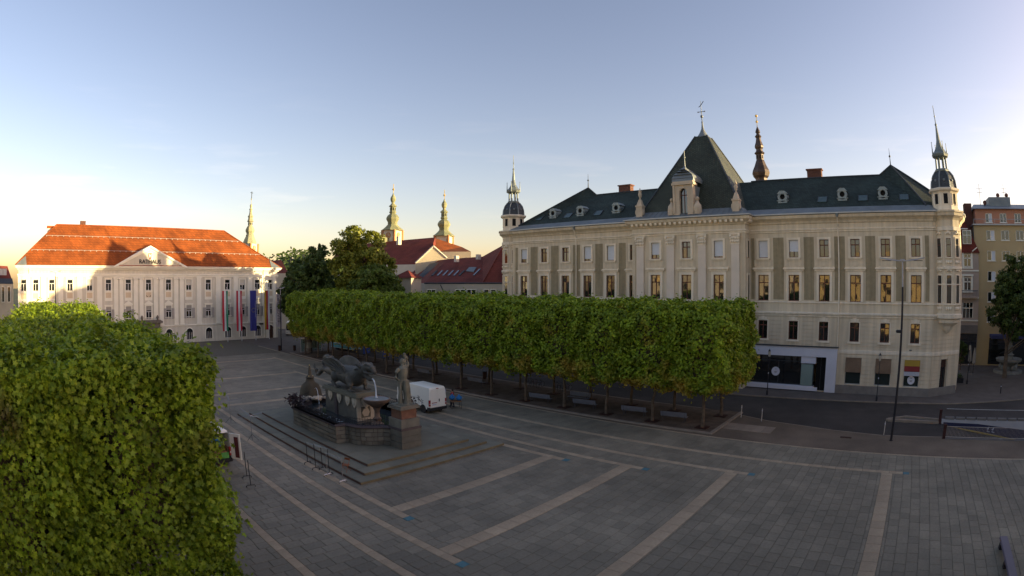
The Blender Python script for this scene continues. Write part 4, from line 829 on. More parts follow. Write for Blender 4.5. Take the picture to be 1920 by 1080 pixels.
def house(name, label, cat='building', loc=None):
    t = thing(name, label, cat, loc or (0, 0, 0)); return t
def facets(parent, name, m, polys):
    mb = MB(); b = parent.location
    for p in polys: mb.poly([tuple(Vector(q)-b) for q in p])
    return mb.build(name, m, parent)
def down(p): return Vector((p.x, p.y, 0))
def gabled(name, label, eL, eR, rL, rR, mroof, mwall):
    a, b, c, d = [W(*q) for q in (eL, eR, rL, rR)]; a.z = b.z = (a.z+b.z)/2 if abs(a.z-b.z) < 3 else a.z
    ba = Vector((2*c.x-a.x, 2*c.y-a.y, a.z)); bb = Vector((2*d.x-b.x, 2*d.y-b.y, b.z))
    base = down((a+b)/2); t = house(name, label, 'building', base)
    facets(t, 'roof', mroof, [[a, b, d, c], [b, bb, d], [bb, ba, c, d], [ba, a, c]])
    facets(t, 'wall', mwall, [[down(a), down(b), b, a], [down(b), down(bb), bb, b], [down(bb), down(ba), ba, bb], [down(ba), down(a), a, ba]])
    return t, a, b, c, d
def patch(parent, name, m, p4, lift=.16):
    """a small flat piece lying just proud of a slope, given its corners"""
    q = [Vector(p) for p in p4]; n = (q[1]-q[0]).cross(q[2]-q[0]).normalized()
    if n.dot(Vector((0, 0, CAMH))-q[0]) < 0: n = -n
    b = parent.location; lo = [tuple(p-b-n*.02) for p in q]; return MB().prism(lo, n*(lift+.02)).build(name, m, parent)
def onplane(px, py, a, b, c):
    n = (b-a).cross(c-a); o = Vector((0, 0, CAMH)); v = W(px, py, 100)-o; return o+v*((a-o).dot(n)/v.dot(n))
M_sky = glassmat('roof window glass', (.10, .12, .14), .08, 1.8, .8)
nave, a, b, c, d = gabled('church_nave', 'large church with long dark red roof below the onion towers', (612, 500, 168), (800, 494, 150), (642, 461, 182), (816, 445, 165), M_tile2, M_chw)
for q in ([(757, 480), (765, 471), (767, 473), (760, 482)],): patch(nave, 'roof_window', M_sky, [onplane(*z, a, b, c) for z in q])
patch(nave, 'roof_window', M_zinc, [onplane(*z, a, b, c) for z in ((769, 489), (778, 482), (788, 482), (780, 489))])
ch = W(748, 446, 158); MB().box(-.55, .55, -.5, .5, ch.z-2, ch.z+.4).build('chimney', M_chw, nave).location = Vector((ch.x, ch.y, 0))-nave.location
gabled('choir', 'sunlit orange hipped roof at the end of the church', (815, 466, 148), (883, 478, 146), (818, 447, 158), (866, 463, 156), M_tile, M_cream)
# cream gable house
gh = [W(779, 493, 128), W(812.5, 461.5, 128), W(838, 484, 128)]
off = (W(850, 480, 1)-W(800, 480, 1)); dirv = Vector((.62, .78, 0))*16
hs = house('gable_house', 'cream house with steep bare gable wall half lit by the sun', 'building', down(gh[0]))
facets(hs, 'gable_wall', M_cream, [[down(gh[0]), down(gh[2]), gh[2], gh[1], gh[0]]]); facets(hs, 'side_wall', M_cream, [[down(gh[2]), down(gh[2])+dirv, gh[2]+dirv, gh[2]], [down(gh[0])+dirv, down(gh[0]), gh[0], gh[0]+dirv], [down(gh[2])+dirv, down(gh[0])+dirv, gh[0]+dirv, gh[1]+dirv, gh[2]+dirv]])
facets(hs, 'roof', M_tile2, [[gh[1]+Vector((0, 0, .1)), gh[2]+Vector((0, 0, .05)), gh[2]+dirv, gh[1]+dirv], [gh[0]+Vector((0, 0, .05)), gh[1]+Vector((0, 0, .1)), gh[1]+dirv, gh[0]+dirv]])
for i in (0, 1): MB().tube([tuple(gh[i]-hs.location), tuple(gh[i+1]-hs.location)], .22, 5).build('verge', M_chw, hs)
# long red-roofed house with roof windows, next to the palace
hb = house('red_roof_house', 'cream house with long dark red roof and a row of slanted roof windows', 'building', down(W(870, 531, 104)))
A_, B_, C_ = W(796, 531, 112), W(949, 531, 99), W(838, 486, 122); D_ = onplane(905, 481, A_, W(905, 531, 102.3), C_); E_ = W(946, 458, 106); 
back = Vector((6, 14, 0))
facets(hb, 'roof', M_tile2, [[A_, W(905, 531, 102.3), D_, C_]]); facets(hb, 'roof', M_tile2, [[W(905, 531, 102.3), B_, E_, D_]])
facets(hb, 'roof', M_tile2, [[A_, C_, C_+back, A_+back*1.6], [C_, D_, D_+back, C_+back]])
facets(hb, 'wall', M_bei, [[down(A_), down(B_), B_-Vector((0, 0, .1)), A_-Vector((0, 0, .1))], [down(A_+back*1.6), down(A_), A_, A_+back*1.6]])
MB().tube([tuple(A_-hb.location), tuple(B_-hb.location)], .16, 6).build('gutter', M_lead, hb)
MB().tube([tuple(W(905, 531, 102.2)-hb.location), tuple(E_-hb.location)], .14, 5).build('hip_tiles', M_tile2, hb)
for i in range(6):
    x = 812+i*10.2; patch(hb, 'roof_window', M_sky if i in (1, 2, 3, 4) else M_lead, [onplane(*z, A_, W(905, 531, 102.3), C_) for z in ((x-3, 517.5), (x+6.5, 508), (x+9, 508), (x, 517.5))])
patch(hb, 'roof_window', M_zinc, [onplane(*z, A_, W(905, 531, 102.3), C_) for z in ((874, 509), (880, 502), (894, 502), (888, 511))]); patch(hb, 'roof_window', M_sky, [onplane(*z, A_, W(905, 531, 102.3), C_) for z in ((887, 517), (899, 505), (902, 505), (890, 517))])
for x, y0, y1, dd, m in ((856, 486, 479.5, 117, M_chw), (897, 481, 477, 113, M_chw)):
    p = W(x, y0, dd); z1 = W(x, y1, dd).z; q = MB().box(-.42, .42, -.35, .35, p.z-.6, z1).build('chimney', m, hb); q.location = Vector((p.x, p.y, 0))-hb.location
for x in (826, 899): p = W(x, 534, 104); MB().tube([(0, 0, p.z), (.3, -.4, p.z-1.2), (.3, -.4, 1)], .1, 5).build('downpipe', M_lead, hb).location = Vector((p.x, p.y, 0))-hb.location
for x in (805, 813, 858, 868, 880, 888, 912, 925):
    p = W(x, 546, 109.5-(x-800)*.085); q = MB().box(-.5, .5, -.06, .06, p.z-1.6, p.z+.4).build('window', M_rt, hb); q.location = Vector((p.x, p.y, 0))*.995-hb.location; q.rotation_euler = (0, 0, R(-40)); MB().box(-.38, .38, -.08, -.06, p.z-1.45, p.z+.25).build('pane', M_glass, q)
# little turret roof
tb = W(765, 522, 108); tt = thing('turret_house', 'small beige stair turret with dark red pyramid roof', 'building', (tb.x, tb.y, 0), R(20))
zt, za = W(765, 521, 108).z, W(765, 506.5, 108).z
MB().box(-1.9, 1.9, -1.9, 1.9, 0, zt).build('wall', M_bei, tt); MB().add([(-2.3, -2.3, zt), (2.3, -2.3, zt), (2.3, 2.3, zt), (-2.3, 2.3, zt), (0, 0, za)], [(0, 1, 4), (1, 2, 4), (2, 3, 4), (3, 0, 4)]).build('roof', M_tile2, tt)
# link roof and dark lean-to between gable house and red roof
lt = house('lean_to', 'low building with dark lean-to roof below the cream gable', 'building', down(W(800, 525, 118)))
p0, p1, p2, p3 = W(783, 520, 120), W(800, 533, 116), W(838, 489, 124), W(806, 494, 126)
facets(lt, 'roof', M_lead, [[p0, p1, p2, p3]]); facets(lt, 'wall', M_bei, [[down(p0), down(p1), p1, p0], [down(p1), down(p2), p2, p1]])
# roofs right behind the town hall corner
gabled('corner_house', 'house with red roof and sunlit orange hip behind the town hall corner', (505, 513, 150), (541, 512, 146), (510, 489, 158), (527, 487, 155), M_tile2, M_bei)
# far left house
fl = house('street_house', 'ochre house with red mansard roof at the far left edge', 'building', down(W(10, 545, 165)))
q0, q1, q2, q3 = W(-25, 532, 165), W(25, 532, 175), W(-25, 497, 170), W(14, 499, 180)
facets(fl, 'wall', M_cream, [[down(q0), down(q1), q1, q0]]); facets(fl, 'roof', M_tile2, [[q0, q1, q3, q2]]); facets(fl, 'roof', M_lead, [[W(-25, 532, 164.8), W(25, 532, 174.8), W(23, 522, 176.5), W(-25, 522, 166.5)]])
for x in (6, 17):
    for y in (544, 557): p = W(x, y, 170.5); o = MB().box(-.55, .55, -.1, .1, p.z-1.4, p.z+1.0).build('window', M_rt, fl); o.location = Vector((p.x, p.y, 0))*.99-fl.location; MB().box(-.4, .4, -.14, -.1, p.z-1.25, p.z+.85).build('pane', M_glass, o)
for x in (2, 9): p = W(x, 510, 170); o = MB().box(-.6, .6, -.1, .4, p.z-.9, p.z+.9).build('dormer_window', M_gut, fl); o.location = Vector((p.x, p.y, 0))*.99-fl.location

# ================================================================== right edge: gabled house and tall flats
M_och = mat('ochre flats wall', (.48, .37, .20), .9, .08, .3); M_ora = mat('orange flats wall', (.46, .22, .14), .9, .08, .3); M_pink = mat('greyish pink wall', (.42, .34, .28), .9, .08, .3)
XF = 90.0
def gy_(px, py, X): v = W(px, py, 100)-Vector((0, 0, CAMH)); return v*(X/v.x)+Vector((0, 0, CAMH))
ng = thing('gabled_house', 'narrow greyish house with half-timbered dark red gable beside the palace', 'building', (XF, -11.5, 0), R(-90))   # x right, y in
MB().wall(-5, 2.9, 0, 17.3, [(.1, 1.5, 14.9, 16.85), (.1, 1.5, 11.3, 13.3), (-.1, 1.9, 7.2, 9.45)], 0, .25).build('wall', M_pink, ng); MB().box(-5, 2.9, .5, 9, 0, 17.2).build('dark_backing', M_dark, ng)  # near-black box painted as the unlit inside of the house
MB().prism([(-5.2, -.3, 17.0), (3.1, -.3, 17.0), (-1.05, -.3, 24.7)], (0, 9, 0)).build('gable_roof', M_tile2, ng)
gw = MB().box(.0, 1.6, -.42, -.31, 18.3, 20.4).build('window', M_rt, ng)
for q in (.1, .86): MB().box(q, q+.64, -.45, -.42, 18.4, 19.6).build('pane', M_glass, gw); MB().box(q, q+.64, -.45, -.42, 19.7, 20.3).build('pane', M_glass, gw)
for s_ in ((-1.8, 17.1, -.6, 20.4), (1.7, 17.2, 2.6, 17.8), (-.4, 20.6, 1.0, 20.6)): MB().tube([(s_[0], -.35, s_[1]), (s_[2], -.35, s_[3])], .09, 4).build('timber', M_rt, ng)
for z, h in ((14.9, 1.95), (11.3, 2.0)):
    w_ = MB().box(.1, .22, .05, .18, z, z+h).box(1.38, 1.5, .05, .18, z, z+h).box(.74, .86, .05, .18, z, z+h).box(.22, 1.38, .05, .18, z+h*.62, z+h*.7).box(.22, 1.38, .05, .18, z, z+.1).box(.22, 1.38, .05, .18, z+h-.1, z+h).build('window', M_rt, ng); MB().box(.2, 1.4, .14, .16, z+.05, z+h-.05).build('pane', M_glass, w_)
    MB().box(-.15, .1, -.12, 0, z-.1, z+h+.2).box(1.5, 1.75, -.12, 0, z-.1, z+h+.2).box(-.25, 1.85, -.25, 0, z+h+.2, z+h+.45).box(-.2, 1.8, -.2, 0, z-.3, z-.1).build('surround', M_rt, w_)
MB().box(-.5, 2.6, -.9, 0, 10.2, 10.4).build('balcony', M_pink, ng); b_ = MB().tube([(-.5, -.85, 11.3), (2.6, -.85, 11.3)], .04, 4)
for i in range(13): b_.tube([(-.5+i*.258, -.85, 10.35), (-.5+i*.258, -.85, 11.3)], .02, 4)
b_.build('balcony_rail', M_lead, ng)
aw = MB().box(-.1, .02, .02, .18, 7.2, 9.45).box(1.8, 1.9, .02, .18, 7.2, 9.45).box(.55, .63, .02, .18, 7.2, 9.45).box(1.2, 1.28, .02, .18, 7.2, 9.45).box(.0, 1.8, .02, .18, 8.6, 8.74).build('arched_window', M_rt, ng); MB().box(0, 1.8, .12, .14, 7.2, 9.4).build('pane', M_glass, aw)
MB().box(-5, 2.85, -.3, -.02, 4.9, 6.1).build('shop_fascia', M_plinth, ng); MB().box(-4.8, 2.8, -.1, -.05, .2, 4.8).build('shop_window', M_glass, ng)
for z in (17.0, 14.2, 10.1, 6.7): MB().box(-5, 2.9, -.12, 0, z, z+.2).build('string_course', M_rt, ng)
fl_ = thing('block_of_flats', 'tall ochre block of flats with orange top floor at right edge', 'building', (XF+.3, -13.75, 0), R(-90))
xs = [3.15, 5.95, 8.85, 11.75]; zf = (18.95, 15.85, 12.75, 9.65, 6.6); o_ = [(x-.78, x+.78, z, z+1.5) for x in xs for z in zf]
MB().wall(0, 24, 0, 21.2, o_, 0, .2).poly([(0, 0, 0), (0, 0, 21.2), (0, 14, 21.2), (0, 14, 0)]).build('wall', M_och, fl_); MB().box(.1, 24, .5, 13, 0, 21).build('dark_backing', M_dark, fl_)  # near-black box painted as the unlit inside of the flats
MB().wall(.6, 24, 21.2, 23.8, [(x-.65, x+.65, 21.75, 23.15) for x in xs], .9, .2).poly([(.6, .9, 21.2), (.6, .9, 23.8), (.6, 14, 23.8), (.6, 14, 21.2)]).build('top_floor_wall', M_ora, fl_); MB().box(.8, 24, 1.3, 13, 21.2, 23.7).build('dark_backing', M_dark, fl_)
for z in zf+(21.75,):
    for i, x in enumerate(xs):
        tp = z == 21.75; yy = .9 if tp else 0; hw = .65 if tp else .78; h = 1.4 if tp else 1.5
        w_ = MB().box(x-hw, x-hw+.09, yy+.05, yy+.15, z, z+h).box(x+hw-.09, x+hw, yy+.05, yy+.15, z, z+h).box(x-.05, x+.05, yy+.05, yy+.15, z, z+h).box(x-hw, x+hw, yy+.05, yy+.15, z, z+.08).box(x-hw, x+hw, yy+.05, yy+.15, z+h-.08, z+h).build('window', M_rt, fl_)
        MB().box(x-hw+.1, x-.05, yy+.1, yy+.12, z+.09, z+h-.09).build('pane', M_glass, w_); MB().box(x+.05, x+hw-.1, yy+.1, yy+.12, z+.09, z+h-.09).build('pane', M_glass if (i+int(z)) % 3 else M_blind, w_); MB().box(x-hw-.1, x+hw+.1, yy-.15, yy+.05, z-.12, z).build('sill', M_rt, w_)
MB().box(-.2, 24, -.5, 14, 21.2, 21.4).build('terrace_slab', M_gut, fl_); MB().add([(.2, .2, 23.8), (24, .2, 23.8), (24, 8, 25.5), (1.5, 8, 25.5), (.2, 14, 23.8), (24, 14, 23.8)], [(0, 1, 2, 3), (0, 3, 4), (3, 2, 5, 4), (0, 4, 5, 1)]).build('roof', M_zinc, fl_)
rl = MB().tube([(0, -.4, 22.1), (24, -.4, 22.1)], .04, 4)
for i in range(12): rl.tube([(i*2, -.4, 21.4), (i*2, -.4, 22.1)], .03, 4)
rl.build('railing', M_gut, fl_); MB().box(-1.1, .3, 3, 5, 17, 25.0).build('chimney', M_brick, fl_); MB().box(4.2, 8.6, 5, 10, 24.6, 26.3).build('lift_house', M_zinc, fl_)
for x, z in ((3.4, 25.0), (6.2, 26.2), (8.0, 26.2)): MB().tube([(x, 5.5, z), (x, 5.5, z+.3)], .2, 8).ball((x, 5.5, z+.45), .38, 8, 6).build('roof_vent', M_brick, fl_)
for x in (2.6, 7.6): MB().tube([(x, 6, 25), (x, 6, 28.6)], .04, 4).tube([(x-.7, 6, 27.8), (x+.7, 6, 27.8)], .03, 4).tube([(x-.5, 6, 27.2), (x+.5, 6, 27.2)], .03, 4).build('aerial', M_lead, fl_)
MB().box(3, 24, -2.6, 0, 4.3, 4.8).build('awning', mat('blue awning', (.05, .06, .16), .8, .1, 1), fl_); MB().box(3, 24, -.1, -.02, .2, 4.2).build('shop_window', M_glass, fl_)
MB().tube([(-.15, -.15, 21), (-.15, -.15, 1)], .1, 6).build('downpipe', M_lead, fl_)

# ================================================================== unseen buildings added beside and behind the viewer to shade the square and show in the windows
M_s1 = mat('south wall yellow', (.80, .60, .30), .9, .08, .3); M_s2 = mat('south wall pale', (.78, .66, .48), .9, .08, .3)
def plain(name, x0, x1, y0, y1, h, rh, m):
    t = MB().box(x0, x1, y0, y1, 0, h).add([(x0-.4, y0-.4, h), (x1+.4, y0-.4, h), (x1+.4, y1+.4, h), (x0-.4, y1+.4, h), ((x0+x1)/2 if x1-x0 < y1-y0 else x0+6, y0+6 if x1-x0 < y1-y0 else (y0+y1)/2, h+rh), ((x0+x1)/2 if x1-x0 < y1-y0 else x1-6, y1-6 if x1-x0 < y1-y0 else (y0+y1)/2, h+rh)],
        [(0, 1, 4) if x1-x0 < y1-y0 else (0, 1, 5, 4), (1, 2, 5, 4) if x1-x0 < y1-y0 else (1, 2, 5), (2, 3, 5) if x1-x0 < y1-y0 else (2, 3, 4, 5), (3, 0, 4, 5) if x1-x0 < y1-y0 else (3, 0, 4)]).build(name, m); t['kind'] = 'structure'
    wn = MB()
    if x1 < -20:
        for fl0 in (2, 6, 10, 13.5):
            yy = y0+2.2
            while yy < y1-2: wn.box(x1, x1+.05, yy, yy+1.3, fl0, fl0+2.1); yy += 3.4
        wn.build('windows', M_glass, t)
    tag(t, 'unseen town building added on a side of the square for its shade or reflection', 'building'); return t
plain('unseen_terrace', -60, -44, -10, 38, 14.5, 5, M_s1); plain('unseen_terrace', -62, -45, 39, 84, 16, 6, M_s2); plain('unseen_terrace', -60, -44, 85, 104, 13, 5, M_s1)
plain('unseen_terrace', -20, 27, -28, -13, 13, 3.4, M_s2)
plain('unseen_terrace', 36, 130, -66, -50, 20, 3, M_s2)

# ================================================================== foliage
def npmesh(name, verts, k, m, uvw=None):
    """mesh of separate k-sided leaves from an (N*k, 3) array"""
    n = len(verts)//k; me = bpy.data.meshes.new(name)
    me.vertices.add(n*k); me.vertices.foreach_set('co', np.asarray(verts, np.float32).ravel())
    me.loops.add(n*k); me.loops.foreach_set('vertex_index', np.arange(n*k, dtype=np.int32))
    me.polygons.add(n); me.polygons.foreach_set('loop_start', np.arange(0, n*k, k, dtype=np.int32))
    try: me.polygons.foreach_set('loop_total', np.full(n, k, np.int32))
    except Exception: pass
    me.update(calc_edges=True); me.validate()
    me.materials.append(m); return me
def leaves(P, N, size, shape, rg, up=.35, tilt=.7):
    """leaf outlines at points P, facing roughly along N"""
    n = len(P); d = N+rg.normal(0, tilt, (n, 3)); d[:, 2] += up; d /= np.linalg.norm(d, axis=1)[:, None]+1e-9
    r = rg.normal(0, 1, (n, 3)); a = np.cross(d, r); a /= np.linalg.norm(a, axis=1)[:, None]+1e-9; b = np.cross(d, a)
    s = size*rg.uniform(.65, 1.3, n)
    out = np.zeros((n, len(shape), 3))
    for i, (u, v, w) in enumerate(shape): out[:, i] = P+(a*u+b*v+d*w)*s[:, None]
    return out.reshape(-1, 3)
KITE = [(0, -.55, 0), (.42, -.05, .06), (0, .6, -.05), (-.42, -.05, .06)]
HEXL = [(0, -.5, 0), (.3, -.28, .04), (.46, .12, .0), (0, .62, -.06), (-.46, .12, .0), (-.3, -.28, .04)]
LOBE = []
for i in range(10):
    t = math.pi*2*i/10+math.pi/10; rr_ = (.62 if i % 2 else .30); LOBE.append((rr_*math.sin(t)*1.0, rr_*math.cos(t)+(.06), -.12*(rr_-.3)))
LOBE[0] = (.10, .36, .0)
def boxcrown(hx, hy, z0, z1, n, size, shape, seed, p=5.0, lump=.22, core=.9, tilt=.75, up=.7):
    rg = np.random.default_rng(seed); hz = (z1-z0)/2; zc = (z0+z1)/2
    A = np.array([hy*hz, hx*hz, hx*hy]); f = rg.choice(3, n, p=A/A.sum()); s = rg.choice([-1., 1.], n); low = (f == 2) & (s < 0) & (rg.random(n) < .5); s[low] = 1
    q = rg.uniform(-1, 1, (n, 3)); q[np.arange(n), f] = s
    sc_ = (np.abs(q)**p).sum(1)**(-1/p); q *= sc_[:, None]
    N = np.sign(q)*np.abs(q)**(p-1)/np.array([hx, hy, hz]); N /= np.linalg.norm(N, axis=1)[:, None]
    P = q*np.array([hx, hy, hz])
    off = np.array([noise.noise(Vector(v)*.75+Vector((seed*3.1, 0, 0)))*1.0+.5*noise.noise(Vector(v)*1.9) for v in P])*lump*2
    dep = np.minimum(rg.exponential(.15, n), .8); dq = rg.random(n) < .32; dep[dq] = rg.uniform(.1, 1.0, dq.sum()); st = rg.random(n) < .035; dep[st] = -rg.uniform(.05, .38, st.sum())
    P += N*(off-dep)[:, None]; P[:, 2] += zc
    # stray shoots on top and along the edges
    V = leaves(P, N, size, shape, rg, tilt=tilt, up=up)
    return V
def crown_mesh(name, parts, k, m, core=None):
    me = npmesh(name, np.concatenate(parts), k, m); return me
def corebox(hx, hy, z0, z1, m, p=5., seed=0):
    mb = MB(); hz = (z1-z0)/2; zc = (z0+z1)/2; nu, nv = 20, 12; vs = []; fs = []
    for j in range(nv+1):
        ph = -math.pi/2+math.pi*j/nv
        for i in range(nu):
            th = 2*math.pi*i/nu; d = Vector((math.cos(ph)*math.cos(th), math.cos(ph)*math.sin(th), math.sin(ph)))
            s = (abs(d.x)**p+abs(d.y)**p+abs(d.z)**p)**(-1/p); q = d*s; r = 1+.08*noise.noise(q*2+Vector((seed, 0, 0)))
            vs.append((q.x*hx*r, q.y*hy*r, q.z*hz*r+zc))
    for j in range(nv):
        for i in range(nu): fs.append((j*nu+i, j*nu+(i+1) % nu, (j+1)*nu+(i+1) % nu, (j+1)*nu+i))
    return mb.add(vs, fs)
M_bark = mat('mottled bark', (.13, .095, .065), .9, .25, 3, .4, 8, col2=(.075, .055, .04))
M_leaf = leafmat('plane leaf', LEAF_A, LEAF_B, dry=LEAF_DRY, dz=(3.2, 6.2), trans=.35)
M_leafn = leafmat('near plane leaf', LEAF_A, LEAF_B, dry=(.15, .13, .03), dz=(2.0, 4.0), trans=.35)
def trunkmesh(h, r, limbs, seed):
    rg = random.Random(seed); t = MB(); pts = [(rg.uniform(-.04, .04)*i, rg.uniform(-.04, .04)*i, h*i/5) for i in range(6)]
    t.tube(pts, [r*1.35, r*1.05, r, r*.92, r*.85, r*.75], 9)
    for k in range(limbs):
        a = 2*math.pi*k/limbs+rg.random(); q = pts[-1] if k % 2 else pts[-2]; t.tube([q, (q[0]+.6*math.cos(a), q[1]+.6*math.sin(a), q[2]+.7), (q[0]+1.5*math.cos(a), q[1]+1.5*math.sin(a), q[2]+2.2+rg.random())], [r*.55, r*.4, r*.12], 6)
    return t.mesh('trunk', M_bark, True)
TM = [trunkmesh(4.6, .13, 6, s) for s in (1, 2, 3)]
GR = MB().lathe(0, 0, [(.75, .0), (.75, .05), (.2, .05)], 4, math.pi/4).mesh('root_grille', MATS.get('rusty iron'))
# right double row: mid-detail crowns, four variants shared
MID = []
for s in range(4):
    V = boxcrown(2.45, 2.62, 3.15, 10.5, 19000, .21, HEXL, 10+s, lump=.32)
    MID.append(npmesh('crown', V, 6, M_leaf))
COREM = corebox(1.2, 1.5, 4.2, 9.1, M_bark).mesh('gap_shade_core', M_bark, True)  # solid bark-brown blob, its colour standing in for shade in the leaf gaps
GRP_R = 'clipped plane trees in the long double row'
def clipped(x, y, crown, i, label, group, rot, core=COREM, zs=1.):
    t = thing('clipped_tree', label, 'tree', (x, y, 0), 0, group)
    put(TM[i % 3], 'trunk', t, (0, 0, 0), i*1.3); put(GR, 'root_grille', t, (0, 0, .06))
    c = put(crown, 'crown', t, (0, 0, 0), rot); c.scale = (1, 1, zs); k = put(core, 'gap_shade_core', t); k.scale = (1, 1, zs)
    return t
ords = ['nearest', 'second', 'third', 'fourth', 'fifth', 'sixth', 'seventh', 'eighth', 'ninth', 'tenth', 'eleventh', 'twelfth', 'thirteenth', 'fourteenth', 'farthest']
for i in range(15):
    y = 16.2+4.80*i
    for j, x in enumerate((42.55, 47.2)):
        lab = ('%s clipped plane tree of the front row along the square' if j == 0 else '%s clipped plane tree of the back row on the road side') % ords[i]
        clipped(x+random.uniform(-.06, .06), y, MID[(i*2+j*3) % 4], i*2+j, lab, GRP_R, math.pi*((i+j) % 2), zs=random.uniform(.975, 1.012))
# left double row close to the viewer
NEAR = [npmesh('crown', np.concatenate([boxcrown(2.42, 2.6, 2.8, 10.3, 46000, .145, LOBE, 40+s, p=8, lump=.24, tilt=.95)]), 10, M_leafn) for s in range(2)]
COREN = corebox(1.0, 1.3, 4.2, 8.6, M_bark).mesh('gap_shade_core', M_bark, True)  # smaller brown blob, same painted shade between the leaves
MIDL = [npmesh('crown', boxcrown(2.36, 2.6, 2.8, 9.85, 19000, .18, HEXL, 60+s, p=5.5, lump=.26), 6, M_leafn) for s in range(2)]
for i in range(9):
    y = 16.35+4.85*i
    for j, x in enumerate((2.0, -2.45) if i < 2 else (1.55, -2.45)):
        side = 'right' if j == 0 else 'left'
        lab = '%s clipped plane tree in the %s row of the big hedge block at left' % (ords[i] if i < 8 else 'farthest', side)
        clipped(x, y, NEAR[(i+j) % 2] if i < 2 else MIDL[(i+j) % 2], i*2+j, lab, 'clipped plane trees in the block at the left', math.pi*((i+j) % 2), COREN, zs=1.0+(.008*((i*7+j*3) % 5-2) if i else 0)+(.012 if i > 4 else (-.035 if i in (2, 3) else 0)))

# ---- free-growing trees
def clumps(env, n, rg):
    """random clump centres inside a union of ellipsoids (cx, cy, cz, rx, ry, rz)"""
    out = []
    w = np.array([e[3]*e[4]*e[5] for e in env]); w = w/w.sum()
    for _ in range(n):
        e = env[rg.choice(len(env), p=w)]; d = rg.normal(0, 1, 3); d /= np.linalg.norm(d); r = rg.random()**(1/3.2)
        out.append((np.array(e[:3])+d*r*np.array(e[3:6]), d))
    return out
def freetree(name, label, loc, env, nclump, per, size, csize, m, seed, trunk_r=.35, shape=KITE, group=None, cat='tree'):
    rg = np.random.default_rng(seed); t = thing(name, label, cat, loc, 0, group)
    Ps = []; Ns = []
    for c, d in clumps(env, nclump, rg):
        q = rg.normal(0, 1, (per, 3)); q /= np.linalg.norm(q, axis=1)[:, None]; rad = rg.random(per)**(1/2.2)*csize*rg.uniform(.6, 1.25)
        Ps.append(c+q*rad[:, None]*np.array([1, 1, .75])); Ns.append(q*.7+d*.5)
    V = leaves(np.concatenate(Ps), np.concatenate(Ns), size, shape, rg, up=.3)
    put(npmesh('crown', V, len(shape), m), 'crown', t)
    tr = MB(); top = max(e[2] for e in env); tr.tube([(0, 0, 0), (.1, 0, top*.3), (-.1, .1, top*.7), (0, 0, top)], [trunk_r*1.3, trunk_r, trunk_r*.7, trunk_r*.25], 9)
    for c, d in clumps(env, 14, rg): tr.tube([(0, 0, max(1.5, c[2]*.5)), tuple((np.array([0, 0, c[2]*.6])+c)/2), tuple(c)], [trunk_r*.4, trunk_r*.25, .04], 5)
    tr.build('trunk', M_bark, t); return t
M_lf1 = leafmat('tree leaf mid green', (.085, .14, .02), (.15, .20, .03)); M_lf2 = leafmat('tree leaf dark green', (.055, .095, .02), (.095, .14, .03)); M_lf3 = leafmat('conifer needles', (.018, .03, .014), (.03, .045, .02)); M_lf4 = leafmat('olive tree leaf', (.18, .215, .024), (.28, .285, .045))
def fix(px, py, d): p = W(px, py, d); return (p.x, p.y, 0)
def ht(px, py, d): return W(px, py, d).z
# tall pale tree in front of the church
d = 100; k = .00098*d
b = fix(686, 560, d); z1 = ht(672, 415, d)
freetree('tall_tree', 'tall full-crowned tree lit yellow at the top in front of the church', b,
         [(-1.3, 1.0, z1-5.0, 2.9, 2.9, 5.0), (1.2, -1.0, z1-7.2, 3.3, 3.3, 5.6), (-3.6, 2.6, z1-7.6, 2.6, 2.6, 5.4), (0, 0, z1-13, 5.0, 5.0, 5.5), (3.0, -2.2, z1-10.5, 2.3, 2.3, 4.6)], 420, 90, .42, .95, M_lf4, 5, .5)
b = fix(698, 560, 96); z1 = ht(698, 496, 96)
freetree('round_tree', 'lower round dark green tree at the foot of the tall tree', b, [(0, 0, z1-3.4, 4.2, 4.2, 3.4), (2.0, -1.5, z1-4.6, 2.9, 2.9, 3.2)], 200, 80, .4, .85, M_lf1, 6, .3)
b = fix(588, 560, 104); z1 = ht(590, 460, 104)
freetree('dark_tree', 'dark green tree left of the tall tree, behind the hedge end', b, [(.4, -.2, z1-4.4, 3.2, 3.2, 4.4), (-1.6, 1.0, z1-8, 4.2, 4.2, 4.6), (2.6, -1.4, z1-8.5, 3.4, 3.4, 4.6)], 260, 80, .42, .9, M_lf2, 8, .4)
b = fix(569, 560, 112); z1 = ht(569, 480, 112)
freetree('dark_tree', 'dark bushy tree growing beside the town hall corner', b, [(0, 0, z1-4.2, 3.4, 3.4, 4.2), (-1.5, .8, z1-8, 3.6, 3.6, 4.4)], 200, 80, .42, .9, M_lf2, 9, .4)
b = fix(622, 560, 118); z1 = ht(622, 484, 118)
freetree('dark_tree', 'dark tree filling the gap left of the tall tree trunk', b, [(0, 0, z1-4.0, 4.2, 4.2, 4.0), (1.5, -.8, z1-8, 3.6, 3.6, 4.4)], 180, 80, .42, .9, M_lf2, 19, .4)
# conifer
b = fix(598, 540, 135); z1 = ht(598, 458, 135); rg = np.random.default_rng(4); t = thing('conifer', 'single dark conifer tip above the left trees', 'tree', b)
P = []; N = []
for q in range(900):
    h = rg.random()**.7; a = rg.uniform(0, 2*math.pi); r_ = (1-h)*2.6*rg.uniform(.4, 1)+.05; P.append((r_*math.cos(a), r_*math.sin(a), z1-11+h*11-.25*r_)); N.append((math.cos(a), math.sin(a), .3))
put(npmesh('crown', leaves(np.array(P), np.array(N), .6, KITE, rg), 4, M_lf3), 'crown', t); MB().tube([(0, 0, 0), (0, 0, z1)], [.3, .03], 6).build('trunk', M_bark, t)
